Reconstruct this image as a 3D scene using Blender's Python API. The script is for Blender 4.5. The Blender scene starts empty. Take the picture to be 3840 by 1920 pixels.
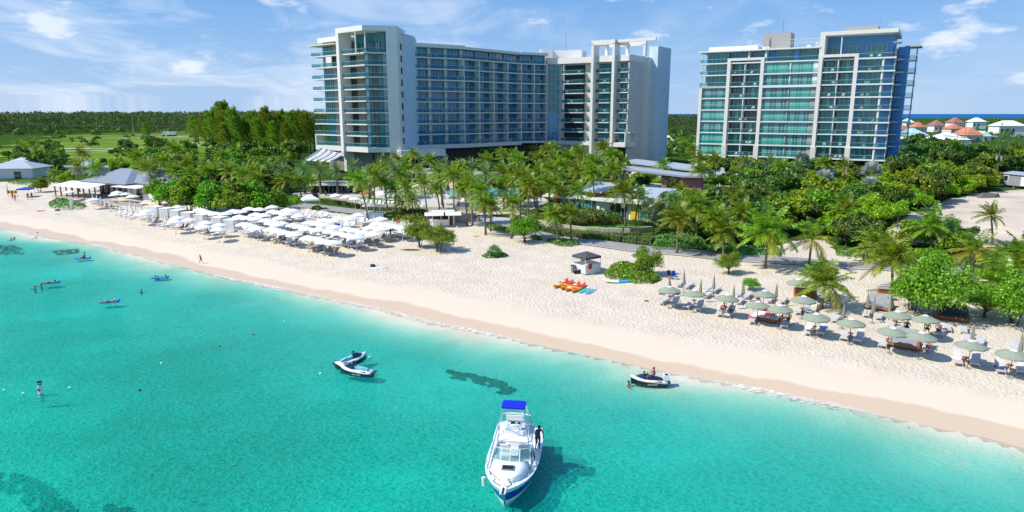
import bpy, math, random
import numpy as np
from mathutils import Vector, Matrix
R=math.radians
rnd=random.Random(7); rs=np.random.RandomState(11)
sc=bpy.context.scene
C=sc.collection
# ------------------------------------------------------------------ camera model: pixels of the 3840x1920 photo
F,CX,CY,H=2560.0,1920.0,960.0,22.0
TH=math.atan(538/2560); CT,ST=math.cos(TH),math.sin(TH)
def ray(u,v):
    x=(u-CX)/F; y=(CY-v)/F
    return x, CT+y*ST, -ST+y*CT
def wp(u,v,z=0.0):
    a,b,c=ray(u,v); t=(z-H)/c
    return Vector((a*t,b*t,z))
def atY(u,v,Y):
    a,b,c=ray(u,v); t=Y/b
    return Vector((a*t,Y,H+c*t))
SH_PX=[(0,852),(65,862),(150,882),(240,900),(360,919),(500,952),(625,985),(750,1015),(850,1040),(950,1062),(1100,1092),(1200,1113),(1300,1133),(1450,1162),(1600,1205),(1750,1232),(1900,1265),(2050,1300),(2200,1330),(2388,1370),(2552,1403),(2700,1432),(2852,1462),(3052,1505),(3252,1545),(3502,1600),(3702,1640),(3840,1678)]
SH=[tuple(wp(u,v)[:2]) for u,v in SH_PX]
x0,y0=SH[0];x1,y1=SH[-1]
SH=[(x0-900,y0+430),(x0-120,y0+62)]+SH+[(x1+60,y1-30),(x1+500,y1-260)]
SHA=np.array(SH)
def dist(X,Y):
    X=np.asarray(X,float);Y=np.asarray(Y,float)
    best=np.full(X.shape,1e9)
    for i in range(len(SHA)-1):
        ax,ay=SHA[i];bx,by=SHA[i+1];dx,dy=bx-ax,by-ay
        t=np.clip(((X-ax)*dx+(Y-ay)*dy)/(dx*dx+dy*dy),0,1)
        best=np.minimum(best,np.hypot(X-ax-t*dx,Y-ay-t*dy))
    ys=np.interp(X,SHA[:,0],SHA[:,1])
    return np.where(Y>=ys,best,-best)
def hz(X,Y):
    d=dist(X,Y); X=np.asarray(X,float);Y=np.asarray(Y,float)
    z=np.interp(d,[-400,-60,-30,-8,0,5,12,40,60,100],[-1.6,-1.15,-.95,-.42,-.0,.55,1.0,2.0,2.6,4.4])
    n=(np.sin(X*.31+Y*.17)*np.sin(Y*.27-X*.12)+.6*np.sin(X*.75+1.3+Y*.4)*np.sin(Y*.66+X*.3))
    z=z+np.where(d>6,.10*n*np.clip((d-6)/8,0,1),0)
    far=np.clip((Y-2300)/200,0,1)
    return z*(1-far)-4*far
def T(x,y): return float(hz(np.array([x]),np.array([y]))[0])
def at(u,v,h=0.0):
    z=2.0
    for _ in range(14):
        p=wp(u,v,z+h); z=.5*z+.5*T(p.x,p.y)
    p=wp(u,v,z+h); return Vector((p.x,p.y,z))      # ground point under the thing whose point at height h shows at (u,v)
# ------------------------------------------------------------------ objects
def tag(o,label=None,cat=None,group=None,kind=None):
    if label: o['label']=label
    if cat: o['category']=cat
    if group: o['group']=group
    if kind: o['kind']=kind
    return o
def empty(name,loc=(0,0,0),rz=0,label=None,cat=None,group=None,sc_=1.0):
    o=bpy.data.objects.new(name,None); C.objects.link(o); o.location=loc; o.rotation_euler=(0,0,rz)
    o.empty_display_size=.3
    if sc_!=1: o.scale=(sc_,)*3
    return tag(o,label,cat,group)
def link(name,me,parent=None,loc=(0,0,0),rot=(0,0,0),s=(1,1,1)):
    o=bpy.data.objects.new(name,me); C.objects.link(o); o.parent=parent; o.location=loc; o.rotation_euler=rot; o.scale=s
    return o
class MB:
    def __init__(s): s.v=[];s.f=[];s.m=[];s.M=Matrix.Identity(4);s.k=[]
    def add(s,vs,fs,m=0):
        n=len(s.v); M=s.M; s.k.append((n,len(s.f)))
        s.v+= [tuple(M@Vector(p)) for p in vs]; s.f+=[tuple(i+n for i in f) for f in fs]; s.m+=[m]*len(fs); return s
    def box(s,c,d,m=0,rz=0,rx=0,ry=0):
        x,y,z=[q/2 for q in d]
        vs=[(-x,-y,-z),(x,-y,-z),(x,y,-z),(-x,y,-z),(-x,-y,z),(x,-y,z),(x,y,z),(-x,y,z)]
        if rz or rx or ry:
            Rm=Matrix.Rotation(rz,3,'Z')@Matrix.Rotation(ry,3,'Y')@Matrix.Rotation(rx,3,'X'); vs=[Rm@Vector(p) for p in vs]
        vs=[(p[0]+c[0],p[1]+c[1],p[2]+c[2]) for p in vs]
        return s.add(vs,[(3,2,1,0),(4,5,6,7),(0,1,5,4),(1,2,6,5),(2,3,7,6),(3,0,4,7)],m)
    def b2(s,x0,x1,y0,y1,z0,z1,m=0):
        return s.box(((x0+x1)/2,(y0+y1)/2,(z0+z1)/2),(x1-x0,y1-y0,z1-z0),m)
    def bar(s,p,q,w=.05,m=0,w2=None,n=4):
        return s.tube([p,q],[w/2,(w if w2 is None else w2)/2],m,n)
    def tube(s,pts,r,m=0,n=6,cap=True):
        pts=[Vector(p) for p in pts]; k=len(pts)
        if not isinstance(r,(list,tuple)): r=[r]*k
        vs=[];fs=[]
        for i,p in enumerate(pts):
            t=(pts[min(i+1,k-1)]-pts[max(i-1,0)]).normalized()
            a=Vector((0,0,1)) if abs(t.z)<.9 else Vector((0,1,0))
            a=t.cross(a).normalized(); b=t.cross(a).normalized()
            for j in range(n):
                an=2*math.pi*(j+.5)/n; vs.append(p+(a*math.cos(an)+b*math.sin(an))*r[i])
        for i in range(k-1):
            for j in range(n):
                A=i*n+j;B=i*n+(j+1)%n; fs.append((A,A+n,B+n,B))
        if cap: fs.append(tuple(range(n)));fs.append(tuple(range((k-1)*n,k*n))[::-1])
        return s.add(vs,fs,m)
    def prism(s,poly,z0,z1,m=0):
        n=len(poly); vs=[(x,y,z0) for x,y in poly]+[(x,y,z1) for x,y in poly]
        fs=[tuple(range(n))[::-1],tuple(range(n,2*n))]+[(i,(i+1)%n,n+(i+1)%n,n+i) for i in range(n)]
        return s.add(vs,fs,m)
    def quad(s,*p,m=0): return s.add(p,[tuple(range(len(p)))],m)
    def cone(s,c,r,z0,z1,n=8,m=0,r1=0.0,th=.03,a0=0):
        vs=[(c[0]+r*math.cos(a0+2*math.pi*i/n),c[1]+r*math.sin(a0+2*math.pi*i/n),z0) for i in range(n)]
        vs+=[(c[0]+r1*math.cos(a0+2*math.pi*i/n),c[1]+r1*math.sin(a0+2*math.pi*i/n),z1) for i in range(n)]
        fs=[(i,(i+1)%n,n+(i+1)%n,n+i) for i in range(n)]+[tuple(range(n))[::-1],tuple(range(n,2*n))]
        return s.add(vs,fs,m)
    def mesh(s,name,mats,smooth=False):
        me=bpy.data.meshes.new(name); me.from_pydata(s.v,[],s.f)
        for m in (mats if isinstance(mats,(list,tuple)) else [mats]): me.materials.append(m)
        me.polygons.foreach_set('material_index',s.m)
        if smooth: me.polygons.foreach_set('use_smooth',[True]*len(s.f))
        me.validate(); me.update(); return me
    def each(s,name,mats,parent=None):       # every primitive its own part
        out=[]
        for i,(a,c) in enumerate(s.k):
            a2,c2=s.k[i+1] if i+1<len(s.k) else (len(s.v),len(s.f)); q=MB(); q.v=s.v[a:a2]; q.f=[tuple(j-a for j in f) for f in s.f[c:c2]]; q.m=s.m[c:c2]; out.append(q.build(name,mats,parent))
        return out
    def build(s,name,mats,parent=None,smooth=False,loc=(0,0,0),rot=(0,0,0)):
        return link(name,s.mesh(name,mats,smooth),parent,loc,rot)
def npmesh(name,V,Fc,mats,mi=None,smooth=False,attr=None):
    me=bpy.data.meshes.new(name); V=np.asarray(V,np.float32); Fc=np.asarray(Fc,np.int32)
    me.vertices.add(len(V)); me.vertices.foreach_set('co',V.ravel())
    k=Fc.shape[1]; me.loops.add(Fc.size); me.loops.foreach_set('vertex_index',Fc.ravel())
    me.polygons.add(len(Fc)); me.polygons.foreach_set('loop_start',np.arange(0,Fc.size,k,dtype=np.int32)); me.polygons.foreach_set('loop_total',np.full(len(Fc),k,np.int32))
    for m in (mats if isinstance(mats,(list,tuple)) else [mats]): me.materials.append(m)
    if mi is not None: me.polygons.foreach_set('material_index',mi)
    if smooth: me.polygons.foreach_set('use_smooth',np.ones(len(Fc),bool))
    if attr:
        for an,av in attr.items():
            a=me.attributes.new(an,'FLOAT','POINT'); a.data.foreach_set('value',np.asarray(av,np.float32))
    me.update(calc_edges=True); me.validate(); return me
# ------------------------------------------------------------------ materials
class NT:
    def __init__(s,nt): s.nt=nt
    def n(s,t,**k):
        q=s.nt.nodes.new(t)
        for a,b in k.items():
            if a.startswith('i_'):
                key=a[2:]; key=int(key) if key.isdigit() else key.replace('_',' ')
                q.inputs[key].default_value=b
            else: setattr(q,a,b)
        return q
    def l(s,a,b): s.nt.links.new(a,b)
    def ramp(s,fac,stops,interp='LINEAR'):
        q=s.n('ShaderNodeValToRGB'); q.color_ramp.interpolation=interp; e=q.color_ramp.elements
        while len(e)<len(stops): e.new(.5)
        for i,(p,c) in enumerate(stops): e[i].position=p; e[i].color=(c[0],c[1],c[2],1) if not isinstance(c,(int,float)) else (c,c,c,1)
        s.l(fac,q.inputs[0]); return q.outputs[0]
    def math(s,op,a,b=None,c=None,clamp=False):
        q=s.n('ShaderNodeMath',operation=op,use_clamp=clamp)
        for i,x in enumerate((a,b,c)):
            if x is None: continue
            if isinstance(x,(int,float)): q.inputs[i].default_value=x
            else: s.l(x,q.inputs[i])
        return q.outputs[0]
    def mix(s,f,a,b,blend='MIX'):
        q=s.n('ShaderNodeMix',data_type='RGBA',blend_type=blend)
        for i,x in ((0,f),(6,a),(7,b)):
            if isinstance(x,(int,float)): q.inputs[i].default_value=x
            elif isinstance(x,tuple): q.inputs[i].default_value=(*x[:3],1)
            else: s.l(x,q.inputs[i])
        return q.outputs[2]
def newmat(name):
    m=bpy.data.materials.new(name); m.use_nodes=True; m.node_tree.nodes.clear(); N=NT(m.node_tree)
    out=N.n('ShaderNodeOutputMaterial'); return m,N,out
def mat(name,col,rough=.6,var=.12,scale=3.0,metal=0.0,bump=0.0,bscale=20,spec=.4,col2=None,coat=0,obj=False):
    m,N,out=newmat(name); p=N.n('ShaderNodeBsdfPrincipled',i_Roughness=rough,i_Metallic=metal)
    p.inputs['Specular IOR Level'].default_value=spec; p.inputs['Coat Weight'].default_value=coat
    tc=N.n('ShaderNodeTexCoord'); no=N.n('ShaderNodeTexNoise',i_Scale=scale,i_Detail=5.0); N.l(tc.outputs['Object'],no.inputs['Vector'])
    c2=col2 if col2 else tuple(max(0,c*(1-2*var)) for c in col)
    c=N.ramp(no.outputs[0],[(.3,c2),(.7,col)])
    N.l(c,p.inputs['Base Color'])
    if bump:
        nb=N.n('ShaderNodeTexNoise',i_Scale=bscale,i_Detail=4.0); N.l(tc.outputs['Object'],nb.inputs['Vector'])
        b=N.n('ShaderNodeBump',i_Strength=bump,i_Distance=.05); N.l(nb.outputs[0],b.inputs['Height']); N.l(b.outputs[0],p.inputs['Normal'])
    N.l(p.outputs[0],out.inputs[0]); return m
def leafmat(name,dark,light,trans=.3,rough=.5,gloss=.08):
    m,N,out=newmat(name); g=N.n('ShaderNodeNewGeometry'); oi=N.n('ShaderNodeObjectInfo')
    c=N.ramp(g.outputs['Random Per Island'],[(0,dark),(.55,tuple((a+b)/2 for a,b in zip(dark,light))),(1,light)])
    hs=N.n('ShaderNodeHueSaturation'); N.l(c,hs.inputs['Color'])
    N.l(N.math('MULTIPLY_ADD',oi.outputs['Random'],.055,.452),hs.inputs['Hue']); N.l(N.math('MULTIPLY_ADD',oi.outputs['Random'],.5,.85),hs.inputs['Value'])
    d=N.n('ShaderNodeBsdfDiffuse'); t=N.n('ShaderNodeBsdfTranslucent'); gl=N.n('ShaderNodeBsdfGlossy',i_Roughness=rough)
    N.l(hs.outputs[0],d.inputs[0])
    tcol=N.mix(1.0,hs.outputs[0],(1.15,1.1,.55),'MULTIPLY'); N.l(tcol,t.inputs[0])
    m1=N.n('ShaderNodeMixShader',i_0=trans); N.l(d.outputs[0],m1.inputs[1]); N.l(t.outputs[0],m1.inputs[2])
    m2=N.n('ShaderNodeMixShader',i_0=gloss); N.l(m1.outputs[0],m2.inputs[1]); N.l(gl.outputs[0],m2.inputs[2])
    N.l(m2.outputs[0],out.inputs[0]); return m
def glassmat(name,a,b,rough=.06,curt=0.0,ccol=(.1,.5,.42),scale=1.2):
    m,N,out=newmat(name); p=N.n('ShaderNodeBsdfPrincipled',i_Roughness=rough); p.inputs['Specular IOR Level'].default_value=.9
    oi=N.n('ShaderNodeObjectInfo'); g=N.n('ShaderNodeNewGeometry'); tc=N.n('ShaderNodeTexCoord')
    no=N.n('ShaderNodeTexNoise',i_Scale=scale,i_Detail=3.0); N.l(tc.outputs['Object'],no.inputs['Vector'])
    f=N.math('ADD',N.math('MULTIPLY',N.math('ADD',oi.outputs['Random'],g.outputs['Random Per Island']),.35),N.math('MULTIPLY',no.outputs[0],.5))
    c=N.ramp(f,[(.25,a),(.8,b)])
    if curt:
        w=N.n('ShaderNodeTexWave',i_Scale=4.5,i_Distortion=1.5); N.l(tc.outputs['Object'],w.inputs['Vector'])
        cc=N.mix(N.math('MULTIPLY',w.outputs[1],.5),ccol,tuple(q*.45 for q in ccol))
        s=N.math('LESS_THAN',g.outputs['Random Per Island'],curt)
        c=N.mix(s,c,cc)
    N.l(c,p.inputs['Base Color']); N.l(p.outputs[0],out.inputs[0]); return m
def railglass(name,col,op=.45):
    m,N,out=newmat(name); p=N.n('ShaderNodeBsdfPrincipled',i_Roughness=.08); p.inputs['Base Color'].default_value=(*col,1)
    p.inputs['Specular IOR Level'].default_value=.8
    t=N.n('ShaderNodeBsdfTransparent'); t.inputs[0].default_value=(.75,.9,.9,1)
    x=N.n('ShaderNodeMixShader',i_0=op); N.l(t.outputs[0],x.inputs[1]); N.l(p.outputs[0],x.inputs[2]); N.l(x.outputs[0],out.inputs[0]); return m
W_=mat('white_paint',(.82,.82,.80),.5,.03)
CREAM=mat('cream_render',(.74,.70,.62),.75,.05,.8)
LWHT=mat('warm_white_concrete',(.80,.77,.71),.7,.04,.5)
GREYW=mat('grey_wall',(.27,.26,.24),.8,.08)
DARKW=mat('dark_recess_wall',(.11,.10,.095),.8,.1)
PBLUE=mat('pale_blue_render',(.58,.73,.82),.8,.05,.4)
BLUEW=mat('blue_render',(.12,.35,.72),.7,.06,.5)
TEALW=mat('teal_render',(.10,.28,.33),.7,.06,.5)
STONE=mat('patterned_stone',(.58,.56,.52),.8,.1,1.5)
CANV=mat('white_canvas',(.84,.84,.82),.8,.02)
SAGE=mat('sage_canvas',(.30,.34,.25),.9,.05)
SAGEC=mat('sage_canvas_folded',(.30,.29,.22),.9,.1)
CUSH=mat('grey_cushion',(.62,.59,.56),.9,.06)
CUSHW=mat('white_sling',(.80,.79,.77),.85,.03)
TAUPE=mat('taupe_sling',(.36,.32,.28),.85,.06)
WOOD=mat('oiled_teak',(.42,.12,.03),.5,.2,6)
WOODG=mat('weathered_post',(.20,.15,.11),.85,.2,8)
WOODO=mat('orange_cedar_boards',(.50,.19,.04),.6,.2,6)
DKWOOD=mat('dark_wood',(.07,.04,.025),.6,.2,6)
MET=mat('grey_metal',(.35,.36,.37),.35,.05,metal=.7)
BLACK=mat('black_plastic',(.012,.012,.014),.35,.1)
ROOFM=mat('standing_seam_metal',(.30,.35,.41),.4,.06,1,metal=.4)
ROOFL=mat('pale_metal_roof',(.52,.57,.60),.45,.04,1,metal=.3)
TANK=mat('concrete',(.42,.40,.37),.85,.1,2)
BARK=mat('palm_bark',(.24,.19,.14),.9,.25,5,bump=.5,bscale=12)
BARKD=mat('tree_bark',(.13,.10,.075),.9,.25,5)
MULL=mat('window_frame_grey',(.55,.57,.58),.5,.03)
MULD=mat('dark_window_frame',(.05,.055,.06),.5,.05)
G_BLUE=glassmat('blue_glazing',(.006,.09,.22),(.02,.30,.55))
G_TEAL=glassmat('teal_glazing',(.004,.09,.11),(.02,.25,.27))
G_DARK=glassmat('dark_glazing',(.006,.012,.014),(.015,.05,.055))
G_CURT=glassmat('curtained_teal_glazing',(.012,.09,.11),(.03,.20,.21),curt=.55,ccol=(.10,.46,.42))
G_CURT2=glassmat('bright_curtained_glazing',(.02,.25,.22),(.03,.40,.33),curt=.8,ccol=(.10,.55,.44))
RAILG=railglass('railing_glass',(.05,.25,.30),.18); RAILT=railglass('clear_railing_glass',(.10,.35,.36),.10)
SKIN=[mat('skin_tan',(.36,.16,.09),.6,.05),mat('skin_brown',(.13,.055,.03),.6,.05),mat('skin_light',(.52,.26,.17),.6,.05)]
def cm(name,c,r=.7): return mat(name,c,r,.06,6)
CL={'navy':cm('navy_cloth',(.02,.03,.15)),'red':cm('red_cloth',(.55,.02,.03)),'teal':cm('teal_cloth',(.03,.35,.38)),'white':cm('white_cloth',(.75,.76,.78)),'black':cm('black_cloth',(.015,.015,.02)),'pink':cm('pink_cloth',(.7,.12,.25)),'blue':cm('blue_cloth',(.03,.12,.5)),'purple':cm('purple_vest',(.10,.02,.10)),'hair':cm('dark_hair',(.02,.012,.008)),'blond':cm('light_hair',(.20,.09,.03))}
# ------------------------------------------------------------------ world, sun, camera
SUN=Vector((-.70,-.14,.78)).normalized()
w=bpy.data.worlds.new('World'); sc.world=w; w.use_nodes=True; nt=w.node_tree; nt.nodes.clear(); N=NT(nt)
sky=N.n('ShaderNodeTexSky',sky_type='NISHITA'); sky.sun_disc=False; sky.sun_elevation=math.asin(SUN.z); sky.sun_rotation=math.atan2(SUN.x,SUN.y)
sky.air_density=1.0; sky.dust_density=.35; sky.ozone_density=3.0; sky.altitude=10
hs=N.n('ShaderNodeHueSaturation',i_Hue=.508,i_Saturation=1.25,i_Value=1.0); N.l(sky.outputs[0],hs.inputs['Color'])
tc=N.n('ShaderNodeTexCoord'); sp=N.n('ShaderNodeSeparateXYZ'); N.l(tc.outputs['Generated'],sp.inputs[0])
# high thin veil, on a plane overhead
zz=N.math('MAXIMUM',sp.outputs[2],.02)
cb=N.n('ShaderNodeCombineXYZ'); N.l(N.math('DIVIDE',sp.outputs[0],N.math('ADD',zz,.12)),cb.inputs[0]); N.l(N.math('DIVIDE',sp.outputs[1],N.math('ADD',zz,.12)),cb.inputs[1])
n1=N.n('ShaderNodeTexNoise',i_Scale=1.1,i_Detail=9.0,i_Roughness=.62,i_Distortion=.9); N.l(cb.outputs[0],n1.inputs['Vector'])
mr=N.n('ShaderNodeMapping'); mr.inputs['Rotation'].default_value=(0,0,.7); mr.inputs['Scale'].default_value=(1,.28,1); N.l(cb.outputs[0],mr.inputs[0])
n1b=N.n('ShaderNodeTexNoise',i_Scale=.9,i_Detail=10.0,i_Roughness=.6,i_Distortion=.5); N.l(mr.outputs[0],n1b.inputs['Vector'])
veil=N.math('MULTIPLY',N.ramp(N.math('ADD',N.math('MULTIPLY',n1.outputs[0],.5),N.math('MULTIPLY',n1b.outputs[0],.5)),[(.47,0.0),(.66,1.0)]),
            N.ramp(N.math('MULTIPLY_ADD',sp.outputs[0],.5,.5),[(0.2,.9),(.5,.6),(.62,.30),(.75,.18)]))
# small cumulus, low
cb2=N.n('ShaderNodeCombineXYZ'); N.l(N.math('MULTIPLY',sp.outputs[0],8.5),cb2.inputs[0]); N.l(N.math('MULTIPLY',sp.outputs[2],20.0),cb2.inputs[1]); cb2.inputs[2].default_value=3.3
n2=N.n('ShaderNodeTexNoise',i_Scale=1.25,i_Detail=8.0,i_Roughness=.58); N.l(cb2.outputs[0],n2.inputs['Vector'])
cum=N.math('MULTIPLY',N.ramp(n2.outputs[0],[(.57,0.0),(.68,1.0)]),N.ramp(sp.outputs[2],[(0.0,.25),(.05,.85),(.25,.7),(.5,.2)]))
f=N.math('MAXIMUM',N.math('MULTIPLY',veil,.80),N.math('MULTIPLY',cum,.85),clamp=True)
hazef=N.ramp(sp.outputs[2],[(0.0,.85),(.12,.75),(.35,.65)])
skyc=N.ramp(sp.outputs[2],[(0.0,(.38,.57,.88)),(.14,(.20,.43,.83)),(.4,(.11,.31,.76))])
sc9=N.n('ShaderNodeVectorMath',operation='SCALE'); N.l(skyc,sc9.inputs[0]); sc9.inputs['Scale'].default_value=9.3
c0=N.mix(hazef,hs.outputs[0],sc9.outputs[0])
col=N.mix(f,c0,(8.6,9.0,9.6))
bg=N.n('ShaderNodeBackground',i_Strength=.108); N.l(col,bg.inputs[0])
wo=N.n('ShaderNodeOutputWorld'); N.l(bg.outputs[0],wo.inputs[0])
L=bpy.data.lights.new('sun','SUN'); L.energy=4.7; L.angle=R(.5); L.color=(1,.955,.88)
so=bpy.data.objects.new('sun',L); C.objects.link(so); so.rotation_euler=SUN.to_track_quat('Z','Y').to_euler()
cd=bpy.data.cameras.new('camera'); cam=bpy.data.objects.new('camera',cd); C.objects.link(cam); sc.camera=cam
cam.location=(0,0,H); cam.rotation_euler=(math.pi/2-TH,0,0); cd.sensor_width=36; cd.lens=36*F/3840; cd.clip_end=30000; cd.clip_start=.5
sc.cycles.max_bounces=6; sc.cycles.diffuse_bounces=3; sc.cycles.glossy_bounces=2; sc.cycles.transmission_bounces=3; sc.cycles.transparent_max_bounces=6; sc.cycles.caustics_reflective=False; sc.cycles.caustics_refractive=False
sc.view_settings.view_transform='Standard'; sc.view_settings.look='None'; sc.view_settings.exposure=0.12
# ------------------------------------------------------------------ ground sheet
def inpoly(X,Y,P):
    P=np.array(P); ins=np.zeros(X.shape,bool); n=len(P); j=n-1
    for i in range(n):
        c=((P[i,1]>Y)!=(P[j,1]>Y))&(X<(P[j,0]-P[i,0])*(Y-P[i,1])/(P[j,1]-P[i,1]+1e-12)+P[i,0]); ins^=c; j=i
    return ins
def px(poly,h=0): return [tuple(at(u,v,h)[:2]) for u,v in poly]
SANDTOP=px([(-900,690),(-300,684),(0,682),(190,684),(420,690),(600,735),(720,772),(960,782),(1150,772),(1240,797),(1330,806),(1440,815),(1560,822),(1600,815),(1640,800),(1790,815),(1860,812),(1905,842),(1990,862),(2060,880),(2240,905),(2420,928),(2600,948),(2830,955),(2900,935),(2990,890),(3090,900),(3130,940),(3300,955),(3500,985),(3640,1003),(3840,1035),(4500,1120)])
SANDP=[(SHA[0][0],SHA[0][1])]+SANDTOP+[(300,-100),(-300,-100)]
LOTP=px([(3335,862),(3420,800),(3500,768),(3600,738),(3700,722),(3840,712),(4300,690),(4700,900),(3900,905),(3760,925),(3640,930),(3500,915),(3350,905)])
FIELDP=px([(-500,590),(0,560),(60,548),(200,520),(420,498),(800,500),(1000,515),(1100,545),(780,590),(700,600),(-400,620)])
def axis(lo,hi,st,far_lo,far_hi,g=1.22):
    a=list(np.arange(lo,hi+.01,st)); q=st; x=a[0]; pre=[]
    while x>far_lo: q*=g; x-=q; pre.append(x)
    q=st; x=a[-1]; post=[]
    while x<far_hi: q*=g; x+=q; post.append(x)
    return np.array(pre[::-1]+a+post)
xs=axis(-135,105,.75,-9000,9000); ys=axis(28,190,.75,-60,12000,1.15)
GX,GY=np.meshgrid(xs,ys); nx,ny=len(xs),len(ys)
GD=dist(GX.ravel(),GY.ravel()); GZ=hz(GX.ravel(),GY.ravel())
V=np.c_[GX.ravel(),GY.ravel(),GZ]
ii=np.arange((ny-1)*(nx-1)); r_,c_=ii//(nx-1),ii%(nx-1); A=r_*nx+c_
FQ=np.c_[A,A+1,A+nx+1,A+nx]
fx=(GX.ravel()[A]+GX.ravel()[A+nx+1])/2; fy=(GY.ravel()[A]+GY.ravel()[A+nx+1])/2; fd=GD[A]
sandm=inpoly(fx,fy,SANDP)&(fy<260); lot=inpoly(fx,fy,LOTP); field=inpoly(fx,fy,FIELDP)
zone=np.where(fd<-1.0,0,np.where(sandm,1,np.where(lot,2,np.where(field,3,4))))
def sub(name,k,m,smooth=True,dz=0):
    fc=FQ[zone==k]; u,inv=np.unique(fc,return_inverse=True); vv=V[u].copy(); vv[:,2]+=dz
    me=npmesh(name,vv,inv.reshape(-1,4),m,smooth=smooth,attr={'dsh':GD[u]}); o=link(name,me); tag(o,kind='structure'); return o
# sand
m,N,out=newmat('beach_sand'); p=N.n('ShaderNodeBsdfPrincipled',i_Roughness=.9); p.inputs['Specular IOR Level'].default_value=.15
a=N.n('ShaderNodeAttribute',attribute_name='dsh'); ds=a.outputs['Fac']; tc=N.n('ShaderNodeTexCoord'); P_=tc.outputs['Object']
nw=N.n('ShaderNodeTexNoise',i_Scale=.16,i_Detail=4.0); N.l(P_,nw.inputs['Vector'])
nw2=N.n('ShaderNodeTexNoise',i_Scale=.05,i_Detail=2.0); N.l(P_,nw2.inputs['Vector'])
dd=N.math('ADD',ds,N.math('ADD',N.math('MULTIPLY_ADD',nw.outputs[0],-3.4,1.7),N.math('MULTIPLY_ADD',nw2.outputs[0],-5.0,2.5)))
wet=N.ramp(N.math('MULTIPLY_ADD',dd,.1,0),[(.20,1.0),(.25,.0)])
damp=N.ramp(N.math('MULTIPLY_ADD',dd,.1,0),[(.5,1.0),(.8,0.0)])
rough_zone=N.ramp(N.math('MULTIPLY_ADD',dd,.1,0),[(.62,0.0),(.85,1.0)])
nl=N.n('ShaderNodeTexNoise',i_Scale=.35,i_Detail=6.0,i_Roughness=.65); N.l(P_,nl.inputs['Vector'])
dry=N.ramp(nl.outputs[0],[(.25,(.60,.51,.39)),(.5,(.675,.585,.46)),(.75,(.725,.64,.515))])
c=N.mix(damp,dry,(.72,.59,.45)); c=N.mix(wet,c,(.61,.47,.33))
nf=N.n('ShaderNodeTexNoise',i_Scale=3.3,i_Detail=4.0,i_Roughness=.6); N.l(P_,nf.inputs['Vector'])
vf=N.n('ShaderNodeTexVoronoi',i_Scale=3.2,feature='SMOOTH_F1'); vf.inputs['Smoothness'].default_value=.4; N.l(P_,vf.inputs['Vector'])
spk=N.ramp(nf.outputs[0],[(.30,1.0),(.36,0.0)])      # bits of weed and coral rubble
nz=N.n('ShaderNodeTexNoise',i_Scale=7.0,i_Detail=2.0); N.l(P_,nz.inputs['Vector'])
spk2=N.math('MULTIPLY',N.ramp(nz.outputs[0],[(.24,1.0),(.30,0.0)]),rough_zone)
c=N.mix(N.math('MULTIPLY',spk2,.55),c,(.22,.16,.11))
hgt=N.math('ADD',N.math('MULTIPLY',nf.outputs[0],1.0),N.math('MULTIPLY',vf.outputs[0],.55))
nb2=N.n('ShaderNodeTexNoise',i_Scale=.55,i_Detail=2.0); N.l(P_,nb2.inputs['Vector'])
hgt=N.math('ADD',hgt,N.math('MULTIPLY',nb2.outputs[0],.8))
bs=N.n('ShaderNodeBump',i_Distance=.22); N.l(hgt,bs.inputs['Height']); N.l(N.math('MULTIPLY_ADD',rough_zone,.72,.02),bs.inputs['Strength'])
N.l(bs.outputs[0],p.inputs['Normal']); N.l(c,p.inputs['Base Color']); N.l(N.math('MULTIPLY_ADD',wet,-.5,.9),p.inputs['Roughness']); N.l(p.outputs[0],out.inputs[0])
SAND=m
# seabed
m,N,out=newmat('seabed_sand'); p=N.n('ShaderNodeBsdfDiffuse'); tc=N.n('ShaderNodeTexCoord')
n=N.n('ShaderNodeTexNoise',i_Scale=.12,i_Detail=6.0,i_Roughness=.6); N.l(tc.outputs['Object'],n.inputs['Vector'])
n_=N.n('ShaderNodeTexNoise',i_Scale=1.1,i_Detail=5.0,i_Roughness=.7); N.l(tc.outputs['Object'],n_.inputs['Vector'])
wd=N.math('MULTIPLY',N.ramp(n_.outputs[0],[(.27,1.0),(.34,0.0)]),N.ramp(n.outputs[0],[(.40,1.0),(.5,0.1)]))
N.l(N.mix(wd,N.ramp(n.outputs[0],[(.3,(.70,.60,.46)),(.6,(.84,.74,.60))]),(.06,.07,.05)),p.inputs[0]); N.l(p.outputs[0],out.inputs[0]); SEAB=m
GRAV=mat('sandy_gravel',(.74,.61,.46),.95,.14,.12,bump=.6,bscale=2.2,col2=(.46,.39,.32))
m,N,out=newmat('field_grass'); p=N.n('ShaderNodeBsdfDiffuse'); tc=N.n('ShaderNodeTexCoord')
n=N.n('ShaderNodeTexNoise',i_Scale=.035,i_Detail=8.0,i_Roughness=.65); N.l(tc.outputs['Object'],n.inputs['Vector'])
N.l(N.ramp(n.outputs[0],[(.3,(.07,.14,.02)),(.5,(.13,.24,.03)),(.62,(.20,.28,.05)),(.72,(.42,.38,.26))]),p.inputs[0]); N.l(p.outputs[0],out.inputs[0]); FIELD=m
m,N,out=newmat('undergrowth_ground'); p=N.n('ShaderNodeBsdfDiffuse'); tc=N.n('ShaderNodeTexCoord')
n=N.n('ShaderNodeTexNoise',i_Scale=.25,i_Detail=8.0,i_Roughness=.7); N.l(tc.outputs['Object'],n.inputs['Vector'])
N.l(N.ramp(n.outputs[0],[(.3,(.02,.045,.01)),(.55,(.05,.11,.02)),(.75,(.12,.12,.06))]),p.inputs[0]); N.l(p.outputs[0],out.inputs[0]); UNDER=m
sub('seabed',0,SEAB); sub('beach',1,SAND); sub('gravel_lot',2,GRAV); sub('grass_field',3,FIELD); sub('ground',4,UNDER)
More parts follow.
